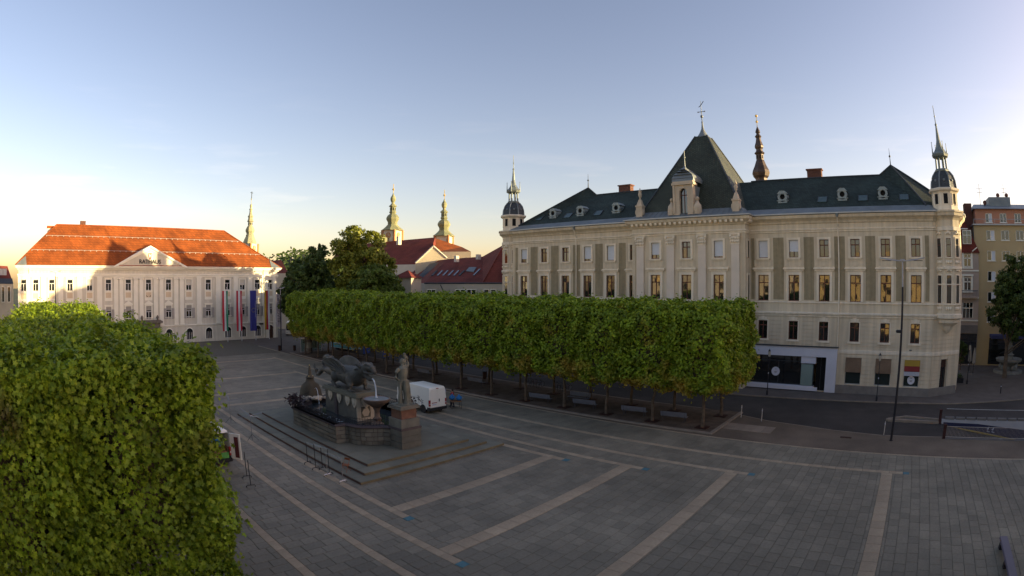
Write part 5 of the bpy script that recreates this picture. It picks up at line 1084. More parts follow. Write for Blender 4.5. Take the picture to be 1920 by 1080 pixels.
# wooded hill on the skyline
hb_ = MB(); NXh, NYh = 44, 8; vs = []; fs = []
for i in range(NXh+1):
    for j in range(NYh+1):
        px = 440+i*6.5; dd = 620+j*45; p = W(px, 540, dd); e = math.exp(-((px-560)/95)**2)*math.sin(math.pi*min(1, (j+.3)/6)); top = W(px, 474+6*math.sin(px*.05), 760).z
        vs.append((p.x, p.y, max(-.3, top*e*(.93+.07*math.sin(i*1.7)))))
for i in range(NXh):
    for j in range(NYh): fs.append((i*(NYh+1)+j, (i+1)*(NYh+1)+j, (i+1)*(NYh+1)+j+1, i*(NYh+1)+j+1))
hill = hb_.add(vs, fs).build('hill', M_earth, None, True); tag(hill, 'low wooded hill on the skyline behind the town hall', 'hill', kind='structure')
rg = np.random.default_rng(12); V = np.array(vs); P = V[rg.integers(0, len(V), 5200)]+rg.normal(0, 1, (5200, 3))*np.array([14, 14, 1.5]); P = P[P[:, 2] > 6]; P[:, 2] += rg.uniform(0, 5, len(P))
o = put(npmesh('hill_wood', leaves(P, np.tile([[-.5, -.6, .6]], (len(P), 1)), 4.2, HEXL, rg), 6, M_lf2), 'hill_wood'); tag(o, 'far-off wood covering the low hill', 'wood', kind='stuff')
# dark tree at the right edge
b = (78, -17.5, 0)
freetree('dark_tree', 'large dark tree in front of the ochre flats at right edge', b, [(0, -1.0, 10.6, 3.2, 3.4, 5.6), (-1.2, 1.3, 9.0, 2.4, 2.2, 3.9), (.5, -4.5, 9.8, 3.5, 3.6, 5.2)], 330, 90, .3, .8, M_lf2, 15, .3)
b = (84.5, -10.9, 0)
freetree('small_tree', 'small dark bush by the cafe next to the palace corner', b, [(0, 0, 2.6, 1.0, 1.0, 1.5)], 22, 90, .22, .5, M_lf2, 16, .1)

# ================================================================== dragon fountain
M_st = mat('weathered green-grey stone', (.175, .16, .125), .85, .22, 1.2, .3, 9, col2=(.125, .12, .098), objvar=.2); M_step = mat('step granite', (.175, .168, .125), .75, .15, .8, .2, 12, objvar=.1)
M_riser = mat('dark red riser', (.12, .07, .058), .8, .2, 1.2); M_riser2 = mat('olive riser', (.16, .13, .075), .85, .2, 1.2)  # left-facing risers dark red, near-facing ones olive brown
M_cope = mat('dark coping', (.085, .066, .066), .7, .2, 1.5); M_brz = mat('dark weathered chlorite schist', (.068, .066, .056), .6, .25, 1.5, .35, 9, col2=(.105, .10, .082)); M_stat = mat('pale green weathered marble', (.175, .17, .128), .8, .25, 1.6, .3, 8, col2=(.12, .125, .10))
M_water = glassmat('basin water', (.035, .045, .05), .06, 1.33, .5); M_stream = mat('falling water', (.62, .68, .72), .15, .1, 3, spec=.7); M_iron = mat('wrought iron', (.022, .020, .024), .5, .2, 3, metal=.5); M_pale = mat('pale shield stone', (.52, .45, .34), .85, .12, 3)
M_redst = mat('red marble die', (.17, .085, .055), .6, .25, 2)
FX, FY = 23.1, 37.25
plat = thing('fountain_steps', 'three-step stone platform round the fountain', 'steps', (FX, FY, 0))
for i, (x0, y0) in enumerate(((16.75, 26.6), (17.65, 27.5), (18.55, 28.5))):
    hx, hy = FX-x0, FY-y0; z0, z1 = .16*i, .16*(i+1)
    n = int(2*hx/1.9); m_ = int(2*hy/1.9)
    core = MB().box(-hx+.35, hx-.35, -hy+.35, hy-.35, 0 if i == 0 else z0, z1-.012).build('step_bed', M_step, plat)
    for a in range(n):          # stones of the short sides
        for s_ in (-1, 1):
            xa, xb = -hx+2*hx*a/n, -hx+2*hx*(a+1)/n; ya, yb = sorted((s_*hy, s_*(hy-.95)))
            MB().slab(xa+.006, xb-.006, ya, yb, max(0, z0-.02), z1+random.uniform(-.004, .004), .015).build('step_stone', M_step, plat)
    for a in range(m_):
        for s_ in (-1, 1):
            ya, yb = -hy+.95+(2*hy-1.9)*a/m_, -hy+.95+(2*hy-1.9)*(a+1)/m_; xa, xb = sorted((s_*hx, s_*(hx-.95)))
            MB().slab(xa, xb, ya+.006, yb-.006, max(0, z0-.02), z1+random.uniform(-.004, .004), .015).build('step_stone', M_step, plat)
    MB().box(-hx-.006, -hx, -hy, hy, max(.002, z0+.0), z1-.025).build('riser_face', M_riser, plat); MB().box(-hx, hx, -hy-.006, -hy, max(.002, z0), z1-.02).build('riser_face', M_riser2, plat)
px_ = rng
for a in range(6):
    for b in range(14):
        x0, x1, y0, y1 = -3.6+a*1.2, -3.6+(a+1)*1.2, -8+b*1.15, -8+(b+1)*1.15
        if abs(x1) > 3.62: continue
# basin outline, near half then mirrored
half = [(-3.75, 3.5), (-3.75, -3.55), (-3.0, -3.7)]+[(-2.9*math.cos(t)*1.0+.0, -3.7-2.35*math.sin(t)) for t in np.linspace(.08, 1.18, 8)]
near_path = half+[(-.86, -6.35)]
fou = thing('fountain_basin', 'long curved stone fountain basin with iron railing and dragon pedestal', 'fountain', (FX, FY, .48))
def walls(path, z0, z1, th, courses, bl, m, parent):
    """stone blocks laid in courses along a plan path, each block a piece of its own"""
    seg = [(Vector(path[i]), Vector(path[i+1])) for i in range(len(path)-1)]; L_ = [(b-a).length for a, b in seg]; T_ = sum(L_)
    def at_(s):
        for (a, b), l in zip(seg, L_):
            if s <= l+1e-6: d = (b-a).normalized(); return a+d*s, d
            s -= l
        a, b = seg[-1]; return b, (b-a).normalized()
    cum = [0]
    for l in L_: cum.append(cum[-1]+l)
    h = (z1-z0)/courses
    for c in range(courses):
        s = -(c % 2)*bl*.5
        while s < T_-.02:
            cuts = [max(0, s), min(T_, s+bl)]; cuts = sorted(set(cuts+[q for q in cum if cuts[0]+.15 < q < cuts[1]-.15]))
            for s0, s1 in zip(cuts[:-1], cuts[1:]):
                if s1-s0 < .05: continue
                pr = random.uniform(-.02, .03); pa, da = at_(s0+.018); pb, db = at_(s1-.018); d = (pb-pa).normalized(); nrm = Vector((d.y, -d.x))
                if nrm.dot(pa) < 0: nrm = -nrm
                q = [pa+nrm*pr, pb+nrm*pr, pb-nrm*th, pa-nrm*th]; za, zb = z0+c*h+.022, z0+(c+1)*h-.022
                MB().prism([(v.x, v.y, za) for v in q], (0, 0, zb-za)).build('stone_block', m, parent)
            s += bl
def mir(p, sx_, sy_): return [(x*sx_, y*sy_) for x, y in p]
walls(near_path, 0, 1.28, .38, 4, 1.35, M_st, fou); walls(mir(near_path, -1, 1), 0, 1.28, .38, 4, 1.6, M_st, fou)
walls(mir(near_path, 1, -1)[::-1], 0, 1.28, .38, 4, 1.6, M_st, fou); walls(mir(near_path, -1, -1), 0, 1.28, .38, 4, 1.8, M_st, fou)
for sx_, sy_ in ((1, 1), (-1, 1), (1, -1), (-1, -1)):
    p = mir(near_path, sx_, sy_); P_ = p if sx_*sy_ > 0 else p[::-1]
    MB().sweep(P_, [(-.5, 1.27), (.10, 1.27), (.12, 1.33), (.06, 1.42), (-.42, 1.42)]).build('coping', M_cope, fou)
    # railing with curls
    r_ = MB(); segs = [Vector((*q, 0)) for q in p]; tot = 0
    rail = [tuple(s*.97+Vector((0, 0, 1.92))) for s in segs]; r_.tube(rail, .02, 5).tube([(a, b, 1.5) for a, b, _ in rail], .02, 5)
    for a, b in zip(segs[:-1], segs[1:]):
        n = max(2, int((b-a).length/.28))
        for i in range(n):
            q = (a+(b-a)*i/n)*.97; r_.tube([(q.x, q.y, 1.42), (q.x, q.y, 2.02)], .014, 4)
            d = (b-a).normalized()*.1; r_.tube([(q.x, q.y, 1.55), (q.x+d.x, q.y+d.y, 1.66), (q.x+d.x*.6, q.y+d.y*.6, 1.8), (q.x-d.x*.3, q.y-d.y*.3, 1.72)], .011, 4)
    r_.build('railing', M_iron, fou)
for sx_, sy_ in ((1, 1), (-1, 1), (1, -1), (-1, -1)):
    p = mir(near_path, sx_, sy_); MB().sweep(p if sx_*sy_ > 0 else p[::-1], [(-.06, 0), (-.06, 1.27), (-.4, 1.27), (-.4, 0)]).build('wall_core', M_cope, fou)
MB().poly([(-3.5, 3.5, .92), (-3.5, -3.5, .92), (-2.6, -3.9, .92), (-2.2, -5.2, .92), (0, -6.2, .92), (2.2, -5.2, .92), (2.6, -3.9, .92), (3.5, -3.5, .92), (3.5, 3.5, .92), (2.2, 5.2, .92), (0, 6.2, .92), (-2.2, 5.2, .92)]).build('water', M_water, fou)
rr = random.Random(5); fo = MB()
for q in range(90):
    x, y = (-3.3+rr.random()*1.6, -3+rr.random()*5) if q < 60 else (rr.uniform(-2, 0), rr.uniform(-5, -4)); s_ = rr.uniform(.05, .16); fo.add([(x-s_, y, .925), (x, y-s_*.4, .94), (x+s_, y, .925), (x, y+s_*.4, .935)], [(0, 1, 2, 3)])
fo.build('foam', M_stream, fou)['kind'] = 'stuff'
# dragon pedestal
pe = MB().box(-.82, .82, -1.95, 2.95, .3, 2.75).build('dragon_pedestal', M_st, fou)
MB().box(-1.0, 1.0, -2.2, 3.15, 2.75, 2.98).box(-.9, .9, -2.1, 3.05, 2.98, 3.12).build('pedestal_cap', M_step, pe)
for (x0, x1) in ((-.84, -.45), (.45, .84)): MB().box(x0, x1, -2.0, -1.95, .9, 2.7).build('pale_strip', M_pale, pe)
hx6 = [(.36*math.cos(math.pi/3*i), -1.97, 1.55+.36*math.sin(math.pi/3*i)) for i in range(6)]; MB().prism(hx6, (0, -.05, 0)).build('hexagon_stone', M_pale, pe); [MB().box(-q, q, -1.99, -1.95, za, zb).build('pale_strip', M_pale, pe) for q, za, zb in ((.45, .9, 1.12), (.4, 2.0, 2.7))]
shl = [(-.28, 0, .36), (.28, 0, .36), (.36, 0, .1), (.26, 0, -.2), (0, 0, -.5), (-.26, 0, -.2), (-.36, 0, .1)]
for y in (2.0, .55, -.75, -1.75): MB().prism([(-.83, y+p[0], 2.42+p[2]) for p in shl], (-.09, 0, 0)).ball((-.92, y, 2.45), .2, 8, 5, (.3, 1, 1.3)).build('shield', M_pale, pe, True)
MB().prism([(p[0]*1.25, -2.0, 2.4+p[2]*1.1) for p in shl], (0, -.12, 0)).build('shield', M_pale, pe)
MB().box(-.95, -.82, .9, 1.25, .5, 2.7).build('dark_pier', M_cope, pe)
# bowl on a stem
bw_ = MB().lathe(0, -3.55, [(.55, .7), (.5, .95), (.3, 1.05), (.24, 1.2), (.34, 1.35), (.22, 1.5), (.2, 1.95), (.3, 2.15), (.3, 2.2), (.6, 2.42), (.95, 2.66), (1.04, 2.82), (1.08, 2.92), (1.0, 2.95), (.92, 2.86)], 24).build('bowl', mat('rosy marble bowl', (.19, .135, .10), .6, .25, 2, .2, 8), fou, True)
MB().lathe(0, -3.55, [(.95, 2.86), (.94, 2.9)], 24).build('bowl_water', mat('bowl water', (.30, .33, .37), .12, .1, 2, spec=.6), bw_)
# domed spout at the far end
dmn = MB().lathe(0, 7.3, [(1.0, .2), (1.0, .9), (1.15, 1.0), (1.1, 1.2), (.98, 1.9), (.8, 2.35), (.45, 2.6), (.35, 2.9), (.42, 3.0), (.3, 3.15), (.18, 3.2), (.1, 3.9), (.03, 4.1)], 14).build('domed_spout', mat('brown stone spout', (.09, .075, .05), .8, .25, 2, .2, 8), fou, True)
[MB().ball(q, .055, 8, 6).build('gilt_knob', M_gold, dmn) for q in ((0, 7.3, 4.12), (-.2, 7.1, 3.15), (.2, 7.1, 3.15))]
rk = MB()
for q in range(26): rk.ball((rr.uniform(-1.4, 1.4), 5.9+rr.uniform(-.4, .6), 1.15+rr.random()*.25), rr.uniform(.15, .34), 7, 5, (1, 1, .7))
rk.build('rockery', M_pale, fou); MB().tube([(0, 6.5, 2.05), (-.05, 6.15, 2.22), (-.12, 5.85, 2.22), (-.2, 5.55, 2.05), (-.28, 5.3, 1.7), (-.34, 5.12, 1.3), (-.36, 5.05, .95)], [.015, .018, .02, .022, .026, .03, .04], 5).build('water_jet', M_stream, fou)
# statue pedestal
sp = MB().box(-.86, .86, -7.72, -6.1, 0, .44).box(-.84, .84, -7.70, -6.1, .46, .88).box(-.86, .86, -7.71, -6.1, .90, 1.34).build('statue_pedestal', M_st, fou)
MB().box(-.9, .9, -7.75, -6.05, 1.34, 1.5).build('pedestal_band', M_cope, sp); MB().box(-.8, .8, -7.65, -6.15, 1.5, 2.12).build('pedestal_block', M_st, sp); MB().box(-.66, .66, -7.5, -6.3, 2.12, 2.82).build('pedestal_die', M_redst, sp); MB().box(-.86, .86, -7.7, -6.1, 2.82, 2.94).box(-.78, .78, -7.62, -6.18, 2.94, 3.06).build('pedestal_cap', M_st, sp)

def remeshed(mb, name, m, parent, vox, base=None, smooth_it=3):
    """closed pieces fused into one continuous skin"""
    me = mb.mesh('tmp'); ob = bpy.data.objects.new('tmp', me); COL.objects.link(ob)
    md = ob.modifiers.new('r', 'REMESH'); md.mode = 'VOXEL'; md.voxel_size = vox; sm = ob.modifiers.new('s', 'SMOOTH'); sm.iterations = smooth_it; sm.factor = .5
    dg = bpy.context.evaluated_depsgraph_get(); me2 = bpy.data.meshes.new_from_object(ob.evaluated_get(dg)); bpy.data.objects.remove(ob)
    me2.name = name; me2.materials.clear(); me2.materials.append(m); me2.polygons.foreach_set('use_smooth', [True]*len(me2.polygons)); me2.update()
    return put(me2, name, parent, base or (0, 0, 0))
# ---- the dragon, on its own base; local y runs towards the tail
dr = thing('dragon_statue', 'dark stone winged dragon with curled tail spouting water on the pedestal', 'statue', (FX, FY, 3.6))
b = MB()
b.tube([(0, 3.9, 1.0), (0, 3.2, 1.02), (0, 2.5, 1.08), (0, 1.7, 1.1), (0, .8, 1.08), (0, -.1, 1.05), (0, -.8, 1.1), (0, -1.35, 1.35), (0, -1.75, 1.68), (0, -2.1, 1.82)], [.27, .38, .5, .64, .76, .84, .82, .68, .5, .42], 18)
# tail: one upright loop, then a low curl and the tip
lp = [(.22*math.sin(.5*t), 4.18+.56*math.sin(t), 1.55-.56*math.cos(t)) for t in np.linspace(0, 2*math.pi, 15)]
b.tube([(0, 3.3, 1.0), (0, 3.8, .98)]+lp+[(.1, 4.8, .95), (.1, 5.2, .72), (.08, 5.6, .42), (.06, 5.95, .36), (.04, 6.12, .6), (.02, 5.95, .85), (0, 5.7, .8), (0, 5.66, .6)], [.34, .26]+[.225-.002*i for i in range(15)]+[.2, .19, .17, .15, .13, .11, .08, .04], 12)
b.tube([(.03, 6.08, .7), (0, 6.35, .98), (0, 6.6, 1.12)], [.11, .09, .015], 8).tube([(.03, 6.1, .8), (0, 6.25, 1.15), (0, 6.2, 1.4)], [.07, .06, .01], 6)
# head: flat skull, long hooked upper jaw, dropped lower jaw, brow, fin ears, mane spikes
b.ball((0, -2.2, 1.9), .42, 14, 10, (.9, 1.1, .85)); b.tube([(0, -2.2, 1.98), (0, -2.7, 2.06), (0, -3.1, 1.98), (0, -3.42, 1.74), (0, -3.48, 1.62)], [.36, .30, .24, .17, .08], 12)
for s_ in (-1, 1): b.ball((s_*.14, -3.2, 2.12), .10, 8, 6); b.tube([(s_*.2, -2.3, 2.2), (s_*.22, -2.6, 2.32), (s_*.17, -2.95, 2.22)], [.11, .12, .07], 8); b.tube([(s_*.3, -2.35, 1.66), (s_*.26, -2.9, 1.66), (s_*.14, -3.36, 1.6)], [.1, .09, .05], 8)
b.tube([(0, -2.0, 1.5), (0, -2.45, 1.28), (0, -2.8, 1.12), (0, -3.05, 1.14)], [.28, .2, .15, .08], 10); b.tube([(0, -2.4, 1.42), (0, -2.8, 1.3), (0, -3.1, 1.32)], [.1, .08, .03], 8)
for i in range(5): b.tube([(0, -1.2-.25*i, 1.9+.09*i), (0, -.95-.25*i, 2.3+.05*i)], [.13, .02], 6)
for s_ in (-1, 1):
    b.tube([(s_*.3, -2.0, 2.0), (s_*.52, -1.7, 2.2), (s_*.62, -1.4, 2.28)], [.16, .12, .02], 6); b.tube([(s_*.3, -1.95, 1.8), (s_*.5, -1.6, 1.85), (s_*.58, -1.3, 1.8)], [.12, .09, .02], 6)
    # legs with claws
    for yy, out in ((-.75, .72), (1.6, .72)):
        b.ball((s_*.55, yy, .85), .42, 12, 8, (.9, 1.1, 1.15)); b.tube([(s_*.62, yy, .8), (s_*out, yy-.25 if yy < 0 else yy+.2, .42), (s_*out, yy-.2, .12)], [.3, .19, .17], 10); b.ball((s_*out, yy-.3, .1), .17, 10, 6, (1.1, 1.3, .7))
        for q in (-.14, 0, .14): b.tube([(s_*out+q, yy-.4, .1), (s_*out+q*1.4, yy-.68, .09), (s_*out+q*1.5, yy-.82, .03)], [.085, .065, .02], 6)
for i in range(15): yy = -1.0+i*.3; z = 1.1+(.9-.03*abs(i-4)*1.4 if i < 11 else .62); b.tube([(0, yy, z-.25), (0, yy+.12, z+.02)], [.1, .02], 5)
body = remeshed(b, 'dragon_body', M_brz, dr, .04)
for s_ in (-1, 1):
    outl = [(-.35, 1.25), (-.15, 1.9), (.55, 2.25), (1.5, 2.38), (2.5, 2.25), (3.15, 1.95), (2.9, 1.6), (2.3, 1.5), (2.0, 1.25), (1.35, 1.2), (1.0, .95), (.4, 1.0)]
    w = MB()
    fr = [(s_*(.55+.33*math.sin((z-.9)*1.1)), y, z) for y, z in outl]; bk = [(x-s_*.07, y, z) for x, y, z in fr]; n = len(fr); w.add(fr+bk, [tuple(range(n)), tuple(range(n, 2*n))[::-1]]+[(i, (i+1) % n, n+(i+1) % n, n+i) for i in range(n)])
    wing = w.build('wing', M_brz, dr)
    for j in (2, 3, 4, 5, 7, 9): MB().tube([fr[0], ((fr[0][0]+fr[j][0])/2+s_*.1, (fr[0][1]+fr[j][1])/2, (fr[0][2]+fr[j][2])/2+.05), fr[j]], [.09, .06, .03], 6).build('wing_rib', M_brz, wing)
    MB().tube([fr[0], fr[1], fr[2], fr[3], fr[4], fr[5]], [.12, .1, .085, .075, .06, .03], 8).build('wing_edge', M_brz, wing)
MB().box(-.75, .75, -1.6, 2.6, 0, .06).build('statue_base', M_brz, dr)
MB().tube([(0, -3.05, 1.22), (0, -3.2, 1.2), (0, -3.31, 1.1), (0, -3.4, .92), (0, -3.46, .7), (.01, -3.5, .4), (-.01, -3.52, .1), (0, -3.53, -.17)], [.035, .05, .055, .05, .06, .05, .065, .1], 7).build('water_stream', M_stream, dr, True)
# ---- the club-bearing figure, seen from behind
hs_ = thing('hero_statue', 'pale greenish stone figure raising a club on the tall pedestal', 'statue', (FX, FY-6.9, 3.54))
b = MB()
for s_ in (-1, 1):
    b.tube([(s_*.2, .0, .08), (s_*.21, -.02, .5), (s_*.2, .05, .95), (s_*.17, .03, 1.45), (s_*.14, 0, 1.75)], [.12, .15, .15, .21, .24], 12); b.ball((s_*.22, .12, .07), .12, 8, 6, (.9, 1.8, .7))
b.tube([(0, 0, 1.6), (0, -.02, 1.9), (0, -.03, 2.25), (0, -.02, 2.55), (0, 0, 2.72)], [.31, .29, .34, .36, .2], 14); b.tube([(0, 0, 2.7), (0, .03, 2.88)], [.13, .11], 10)
b.ball((.02, .06, 3.05), .19, 12, 10, (.9, 1.05, 1.15)); b.ball((.02, .22, 2.96), .09, 8, 6)       # head and beard, turned to the dragon
b.tube([(-.34, 0, 2.56), (-.6, -.05, 2.32), (-.62, .0, 2.0), (-.42, .06, 1.78), (-.22, .06, 1.74)], [.14, .12, .1, .085, .08], 10)   # left arm to the hip
b.tube([(.32, 0, 2.6), (.52, .05, 2.85), (.5, .1, 3.2), (.34, .08, 3.35), (.22, .05, 3.42)], [.15, .13, .11, .09, .09], 10)       # right arm bent up behind the head
b.tube([(.12, .0, 1.9), (.18, -.1, 2.6), (.2, -.05, 3.2), (.16, .0, 3.62)], [.06, .08, .085, .1], 10)                             # club
b.tube([(-.02, -.3, 1.75), (.0, -.34, 1.2), (.02, -.32, .5), (0, -.3, .05)], [.14, .2, .16, .24], 10)     # lion skin hanging down
b.tube([(.3, -.12, 1.7), (.34, -.16, 1.1), (.33, -.15, .05)], [.13, .16, .22], 10); b.tube([(-.35, -.1, 1.6), (-.36, -.12, .9), (-.36, -.1, .05)], [.1, .13, .18], 10)
b.lathe(0, -.02, [(.62, 0), (.6, .1)], 14)
remeshed(b, 'hero_figure', M_stat, hs_, .022, smooth_it=1); MB().slab(-.7, .7, -.68, .68, -.06, .02, .03).build('statue_plinth', M_stat, hs_)
# plants at the basin corners
def plantlet(x, y, z, label, seed):
    rg = np.random.default_rng(seed); t = thing('basin_plant', label, 'plant', (x, y, z)); P = rg.normal(0, 1, (90, 3))*np.array([.28, .28, .22])+np.array([0, 0, .45]); put(npmesh('leaves', leaves(P, np.tile([[0, 0, 1.]], (90, 1)), .26, KITE, rg, tilt=1.0), 4, leafmat('dusky plant leaf', (.05, .035, .035), (.09, .055, .055))), 'leaves', t)
    s_ = MB()
    for q in range(7): s_.tube([(0, 0, 0), tuple(rg.normal(0, .12, 2))+(.4,)], .012, 4)
    s_.build('stems', M_iron, t)
plantlet(FX-3.55, FY+3.4, 1.9, 'dusky flowering plant on the far left corner of the basin', 2); plantlet(FX-3.2, FY+4.2, 2.0, 'dusky plant behind the far left basin corner', 3); plantlet(FX+.9, FY-6.3, 2.9, 'dark leafy plant right of the club-bearing figure', 4)

# ================================================================== vehicles
M_vw = mat('white van paint', (.84, .81, .72), .35, .03, .5, spec=.5); M_blk = mat('black plastic', (.02, .02, .022), .6, .1, 3); M_tyre = mat('tyre rubber', (.018, .018, .018), .85, .1, 3); M_rim = mat('steel rim', (.3, .3, .31), .4, .1, 3, metal=.6); M_rlight = mat('red lamp', (.30, .02, .02), .3, .1, 3); M_clight = mat('clear lamp', (.5, .5, .5), .2, .1, 3)
M_dec = mat('dark decal', (.10, .09, .11), .5, .05, 2)
def wheel(parent, x, y, r=.34, w=.22):
    o = MB().lathe(0, 0, [(r*.62, -w/2), (r*.95, -w/2), (r, -w*.3), (r, w*.3), (r*.95, w/2), (r*.62, w/2)], 20).build('wheel', M_tyre, parent); o.matrix_local = Matrix.Translation((x, y, r)) @ Matrix.Rotation(R(90), 4, 'Y')
    MB().lathe(0, 0, [(.02, -w/2-.005), (r*.25, -w/2-.01), (r*.62, -w/2+.03), (r*.62, w/2-.03), (r*.25, w/2+.01), (.02, w/2+.005)], 16).build('rim', M_rim, o)
def van(name, label, loc, rz, open_rear=False):
    """panel van: x across, y forwards, rear at y=0"""
    t = thing(name, label, 'van', loc, rz)
    prof = [(0.06, .42), (.02, .9), (0.0, 1.5), (.05, 2.28), (.14, 2.42), (3.3, 2.46), (3.75, 2.36), (4.45, 1.55), (5.15, 1.22), (5.32, .95), (5.34, .42)]
    hw = 1.0; n = len(prof); mb = MB()
    def ins(z): return hw if z < 1.35 else hw-.11*(z-1.35)/1.1
    L_ = [(-ins(z), y, z) for y, z in prof]; R_ = [(ins(z), y, z) for y, z in prof]
    L2 = [(-ins(z)+.07, y+(.0), z+(.035 if z > 2.2 else 0)) for y, z in prof]; R2 = [(ins(z)-.07, y, z+(.035 if z > 2.2 else 0)) for y, z in prof]
    f = [tuple(range(n)), tuple(range(n, 2*n))[::-1]]
    rngs = range(1 if not open_rear else 3, n-1)
    for i in range(n):
        j = (i+1) % n
        if open_rear and i in (0, 1, 2): continue
        f.append((i, 2*n+i, 2*n+j, j)); f.append((2*n+i, 3*n+i, 3*n+j, 2*n+j)); f.append((3*n+i, n+i, n+j, 3*n+j))
    mb.add(L_+R_+L2+R2, f); body = mb.build('body', M_vw, t, True)
    MB().box(-1.03, 1.03, -.06, .3, .3, .56).box(-1.03, -.9, -.04, .3, .56, .62).build('bumper', M_blk, t); MB().box(-1.02, 1.02, 5.1, 5.42, .3, .62).build('front_bumper', M_blk, t)
    for s_ in (-1, 1):
        MB().box(s_*1.0-.025, s_*1.0+.025, .9, 4.2, .36, .62).build('side_trim', M_blk, t)
        lt_ = MB().box(s_*.93-.075, s_*.93+.075, -.035, .1, .75, 1.32).build('tail_light', M_rlight, t); MB().box(s_*.93-.05, s_*.93+.05, -.045, -.03, .9, 1.02).build('reversing_lamp', M_clight, lt_)
        mm = MB().box(s_*1.2-.09, s_*1.2+.09, 3.95, 4.08, 1.45, 1.85).tube([(s_*1.0, 4.1, 1.5), (s_*1.2, 4.02, 1.55)], .03, 5).build('wing_mirror', M_vw, t)
        MB().box(s_*.955-.012, s_*.955+.012, 3.35, 4.25, 1.45, 2.05).build('side_window', M_glass, t); MB().box(s_*1.0-.008, s_*1.0+.008, 1.6, 3.1, 1.28, 1.30).build('seam', M_blk, t)
        for yy in (.95, 4.45):
            wheel(t, s_*.88, yy); MB().lathe(0, 0, [(.44, -.02), (.44, .02)], 20).build('wheel_arch', M_blk, t).matrix_local = Matrix.Translation((s_*1.0, yy, .36)) @ Matrix.Rotation(R(90), 4, 'Y')
    MB().prism([(-.86, 3.72, 2.33), (.86, 3.72, 2.33), (.92, 4.42, 1.6), (-.92, 4.42, 1.6)], (0, .03, .03)).build('windscreen', M_glass, t)
    MB().box(-.75, .75, -.075, -.055, .36, .5).build('tow_step', M_blk, t)
    if not open_rear:
        for s_ in (-1, 1):
            x0, x1 = sorted((s_*.012, s_*.84)); d_ = MB().add([(x0, -.03, .6), (x1, -.03, .6), (x1*.97 if s_ > 0 else x1, -.01, 2.3), (x0 if s_ > 0 else x0*.97, -.01, 2.3), (x0, .06, .6), (x1, .06, .6), (x1, .08, 2.3), (x0, .08, 2.3)], [(0, 1, 2, 3), (0, 4, 5, 1), (1, 5, 6, 2), (3, 2, 6, 7), (0, 3, 7, 4)]).build('rear_door', M_vw, t)
            if s_ > 0: MB().box(.1, .2, -.055, -.03, 1.1, 1.35).build('door_handle', M_blk, d_)
            else:
                MB().box(-.72, -.12, -.045, -.03, 1.0, 1.06).build('number_light', M_rlight, d_); MB().box(-.66, -.2, -.042, -.03, .8, .93).build('number_plate', M_whitep, d_)
        MB().box(-.12, .12, .0, .08, 2.31, 2.37).build('brake_light', M_rlight, t)
    else:
        MB().box(-.9, .9, .1, 2.6, .5, .55).box(-.9, .9, 2.5, 2.6, .5, 2.3).build('cargo_floor', M_blk, t)
        d_ = MB().box(-.04, .04, -.86, 0, .5, 2.25).build('rear_door', M_vw, t); d_.location = (1.0, .02, 0); d_.rotation_euler = (0, 0, R(30)); MB().box(-.055, -.04, -.72, -.38, .62, 2.05).build('door_lining', mat('maroon lining', (.12, .03, .03), .7, .1, 3), d_)
        d_ = MB().box(-.04, .04, -.86, 0, .5, 2.25).build('rear_door', M_vw, t); d_.location = (-1.0, .02, 0); d_.rotation_euler = (0, 0, R(-70))
    return t
v1 = van('delivery_van', 'white panel van with closed rear doors parked beside the dragon fountain', (32.85, 37.9, 0), R(-3))
# floral decal on the flank
for i in range(3):
    a = 2.2-i*.55; z = 1.55-.25*i
    fl = MB()
    for k in range(5): t = 2*math.pi*k/5; fl.add([(-1.004-.0, a, z), (-1.004, a+.2*math.cos(t-.22), z+.2*math.sin(t-.22)), (-1.004, a+.27*math.cos(t), z+.27*math.sin(t)), (-1.004, a+.2*math.cos(t+.22), z+.2*math.sin(t+.22))], [(0, 1, 2, 3)])
    fl.tube([(-1.003, a, z-.05), (-1.003, a-.1, .65)], .012, 4); 
    if i: fl.build('flower_decal', M_dec, v1)
d_ = MB().box(-.04, .04, -.9, 0, .7, 2.1).build('open_door', M_vw, v1); d_.location = (-1.0, 4.3, 0); d_.rotation_euler = (0, 0, R(-65))
MB().box(-.06, -.04, -.82, -.1, 1.35, 2.0).build('door_pane', M_glass, d_)
v2 = van('market_van', 'white van with open rear doors and blue bundles, half hidden by the left hedge', (10.25, 34.2, 0), R(6), True)
M_bluec = mat('blue cloth bundle', (.03, .17, .42), .8, .2, 3); M_crate = mat('green crate', (.10, .32, .08), .7, .1, 3); M_box = mat('cardboard', (.26, .14, .07), .9, .15, 2)
for i, (x, z, r_) in enumerate(((-.35, 1.55, .26), (.18, 1.5, .24), (.0, 1.85, .2))): o = MB().ball((0, 0, 0), r_, 12, 8, (1, 1, .85)).build('bundle', M_bluec, None, True, base=(0, 0, 0)); o.location = (10.35+x, 34.75, z); tag(o, ['left blue cloth bundle inside the open van', 'right blue cloth bundle inside the open van', 'upper blue cloth bundle inside the open van'][i], 'bundle', 'bundles in the open van')
o = MB().box(-.8, .8, -.3, .3, 0, .12).box(-.8, .8, -.3, .3, .3, .42).box(-.8, -.7, -.3, .3, 0, .7).box(.7, .8, -.3, .3, 0, .7).box(-.7, .7, .2, .3, 0, .7).build('crate', M_box, None); o.location = (10.3, 34.75, .56); tag(o, 'brown wooden crate inside the open van', 'crate')
o = MB().box(-.3, .3, -.2, .2, 0, .06).box(-.3, -.26, -.2, .2, .06, .4).box(.26, .3, -.2, .2, .06, .4).box(-.26, .26, -.2, -.16, .06, .4).build('crate', M_crate, None); o.location = (10.75, 34.5, .56); tag(o, 'small green plastic crate at the rear of the open van', 'crate')

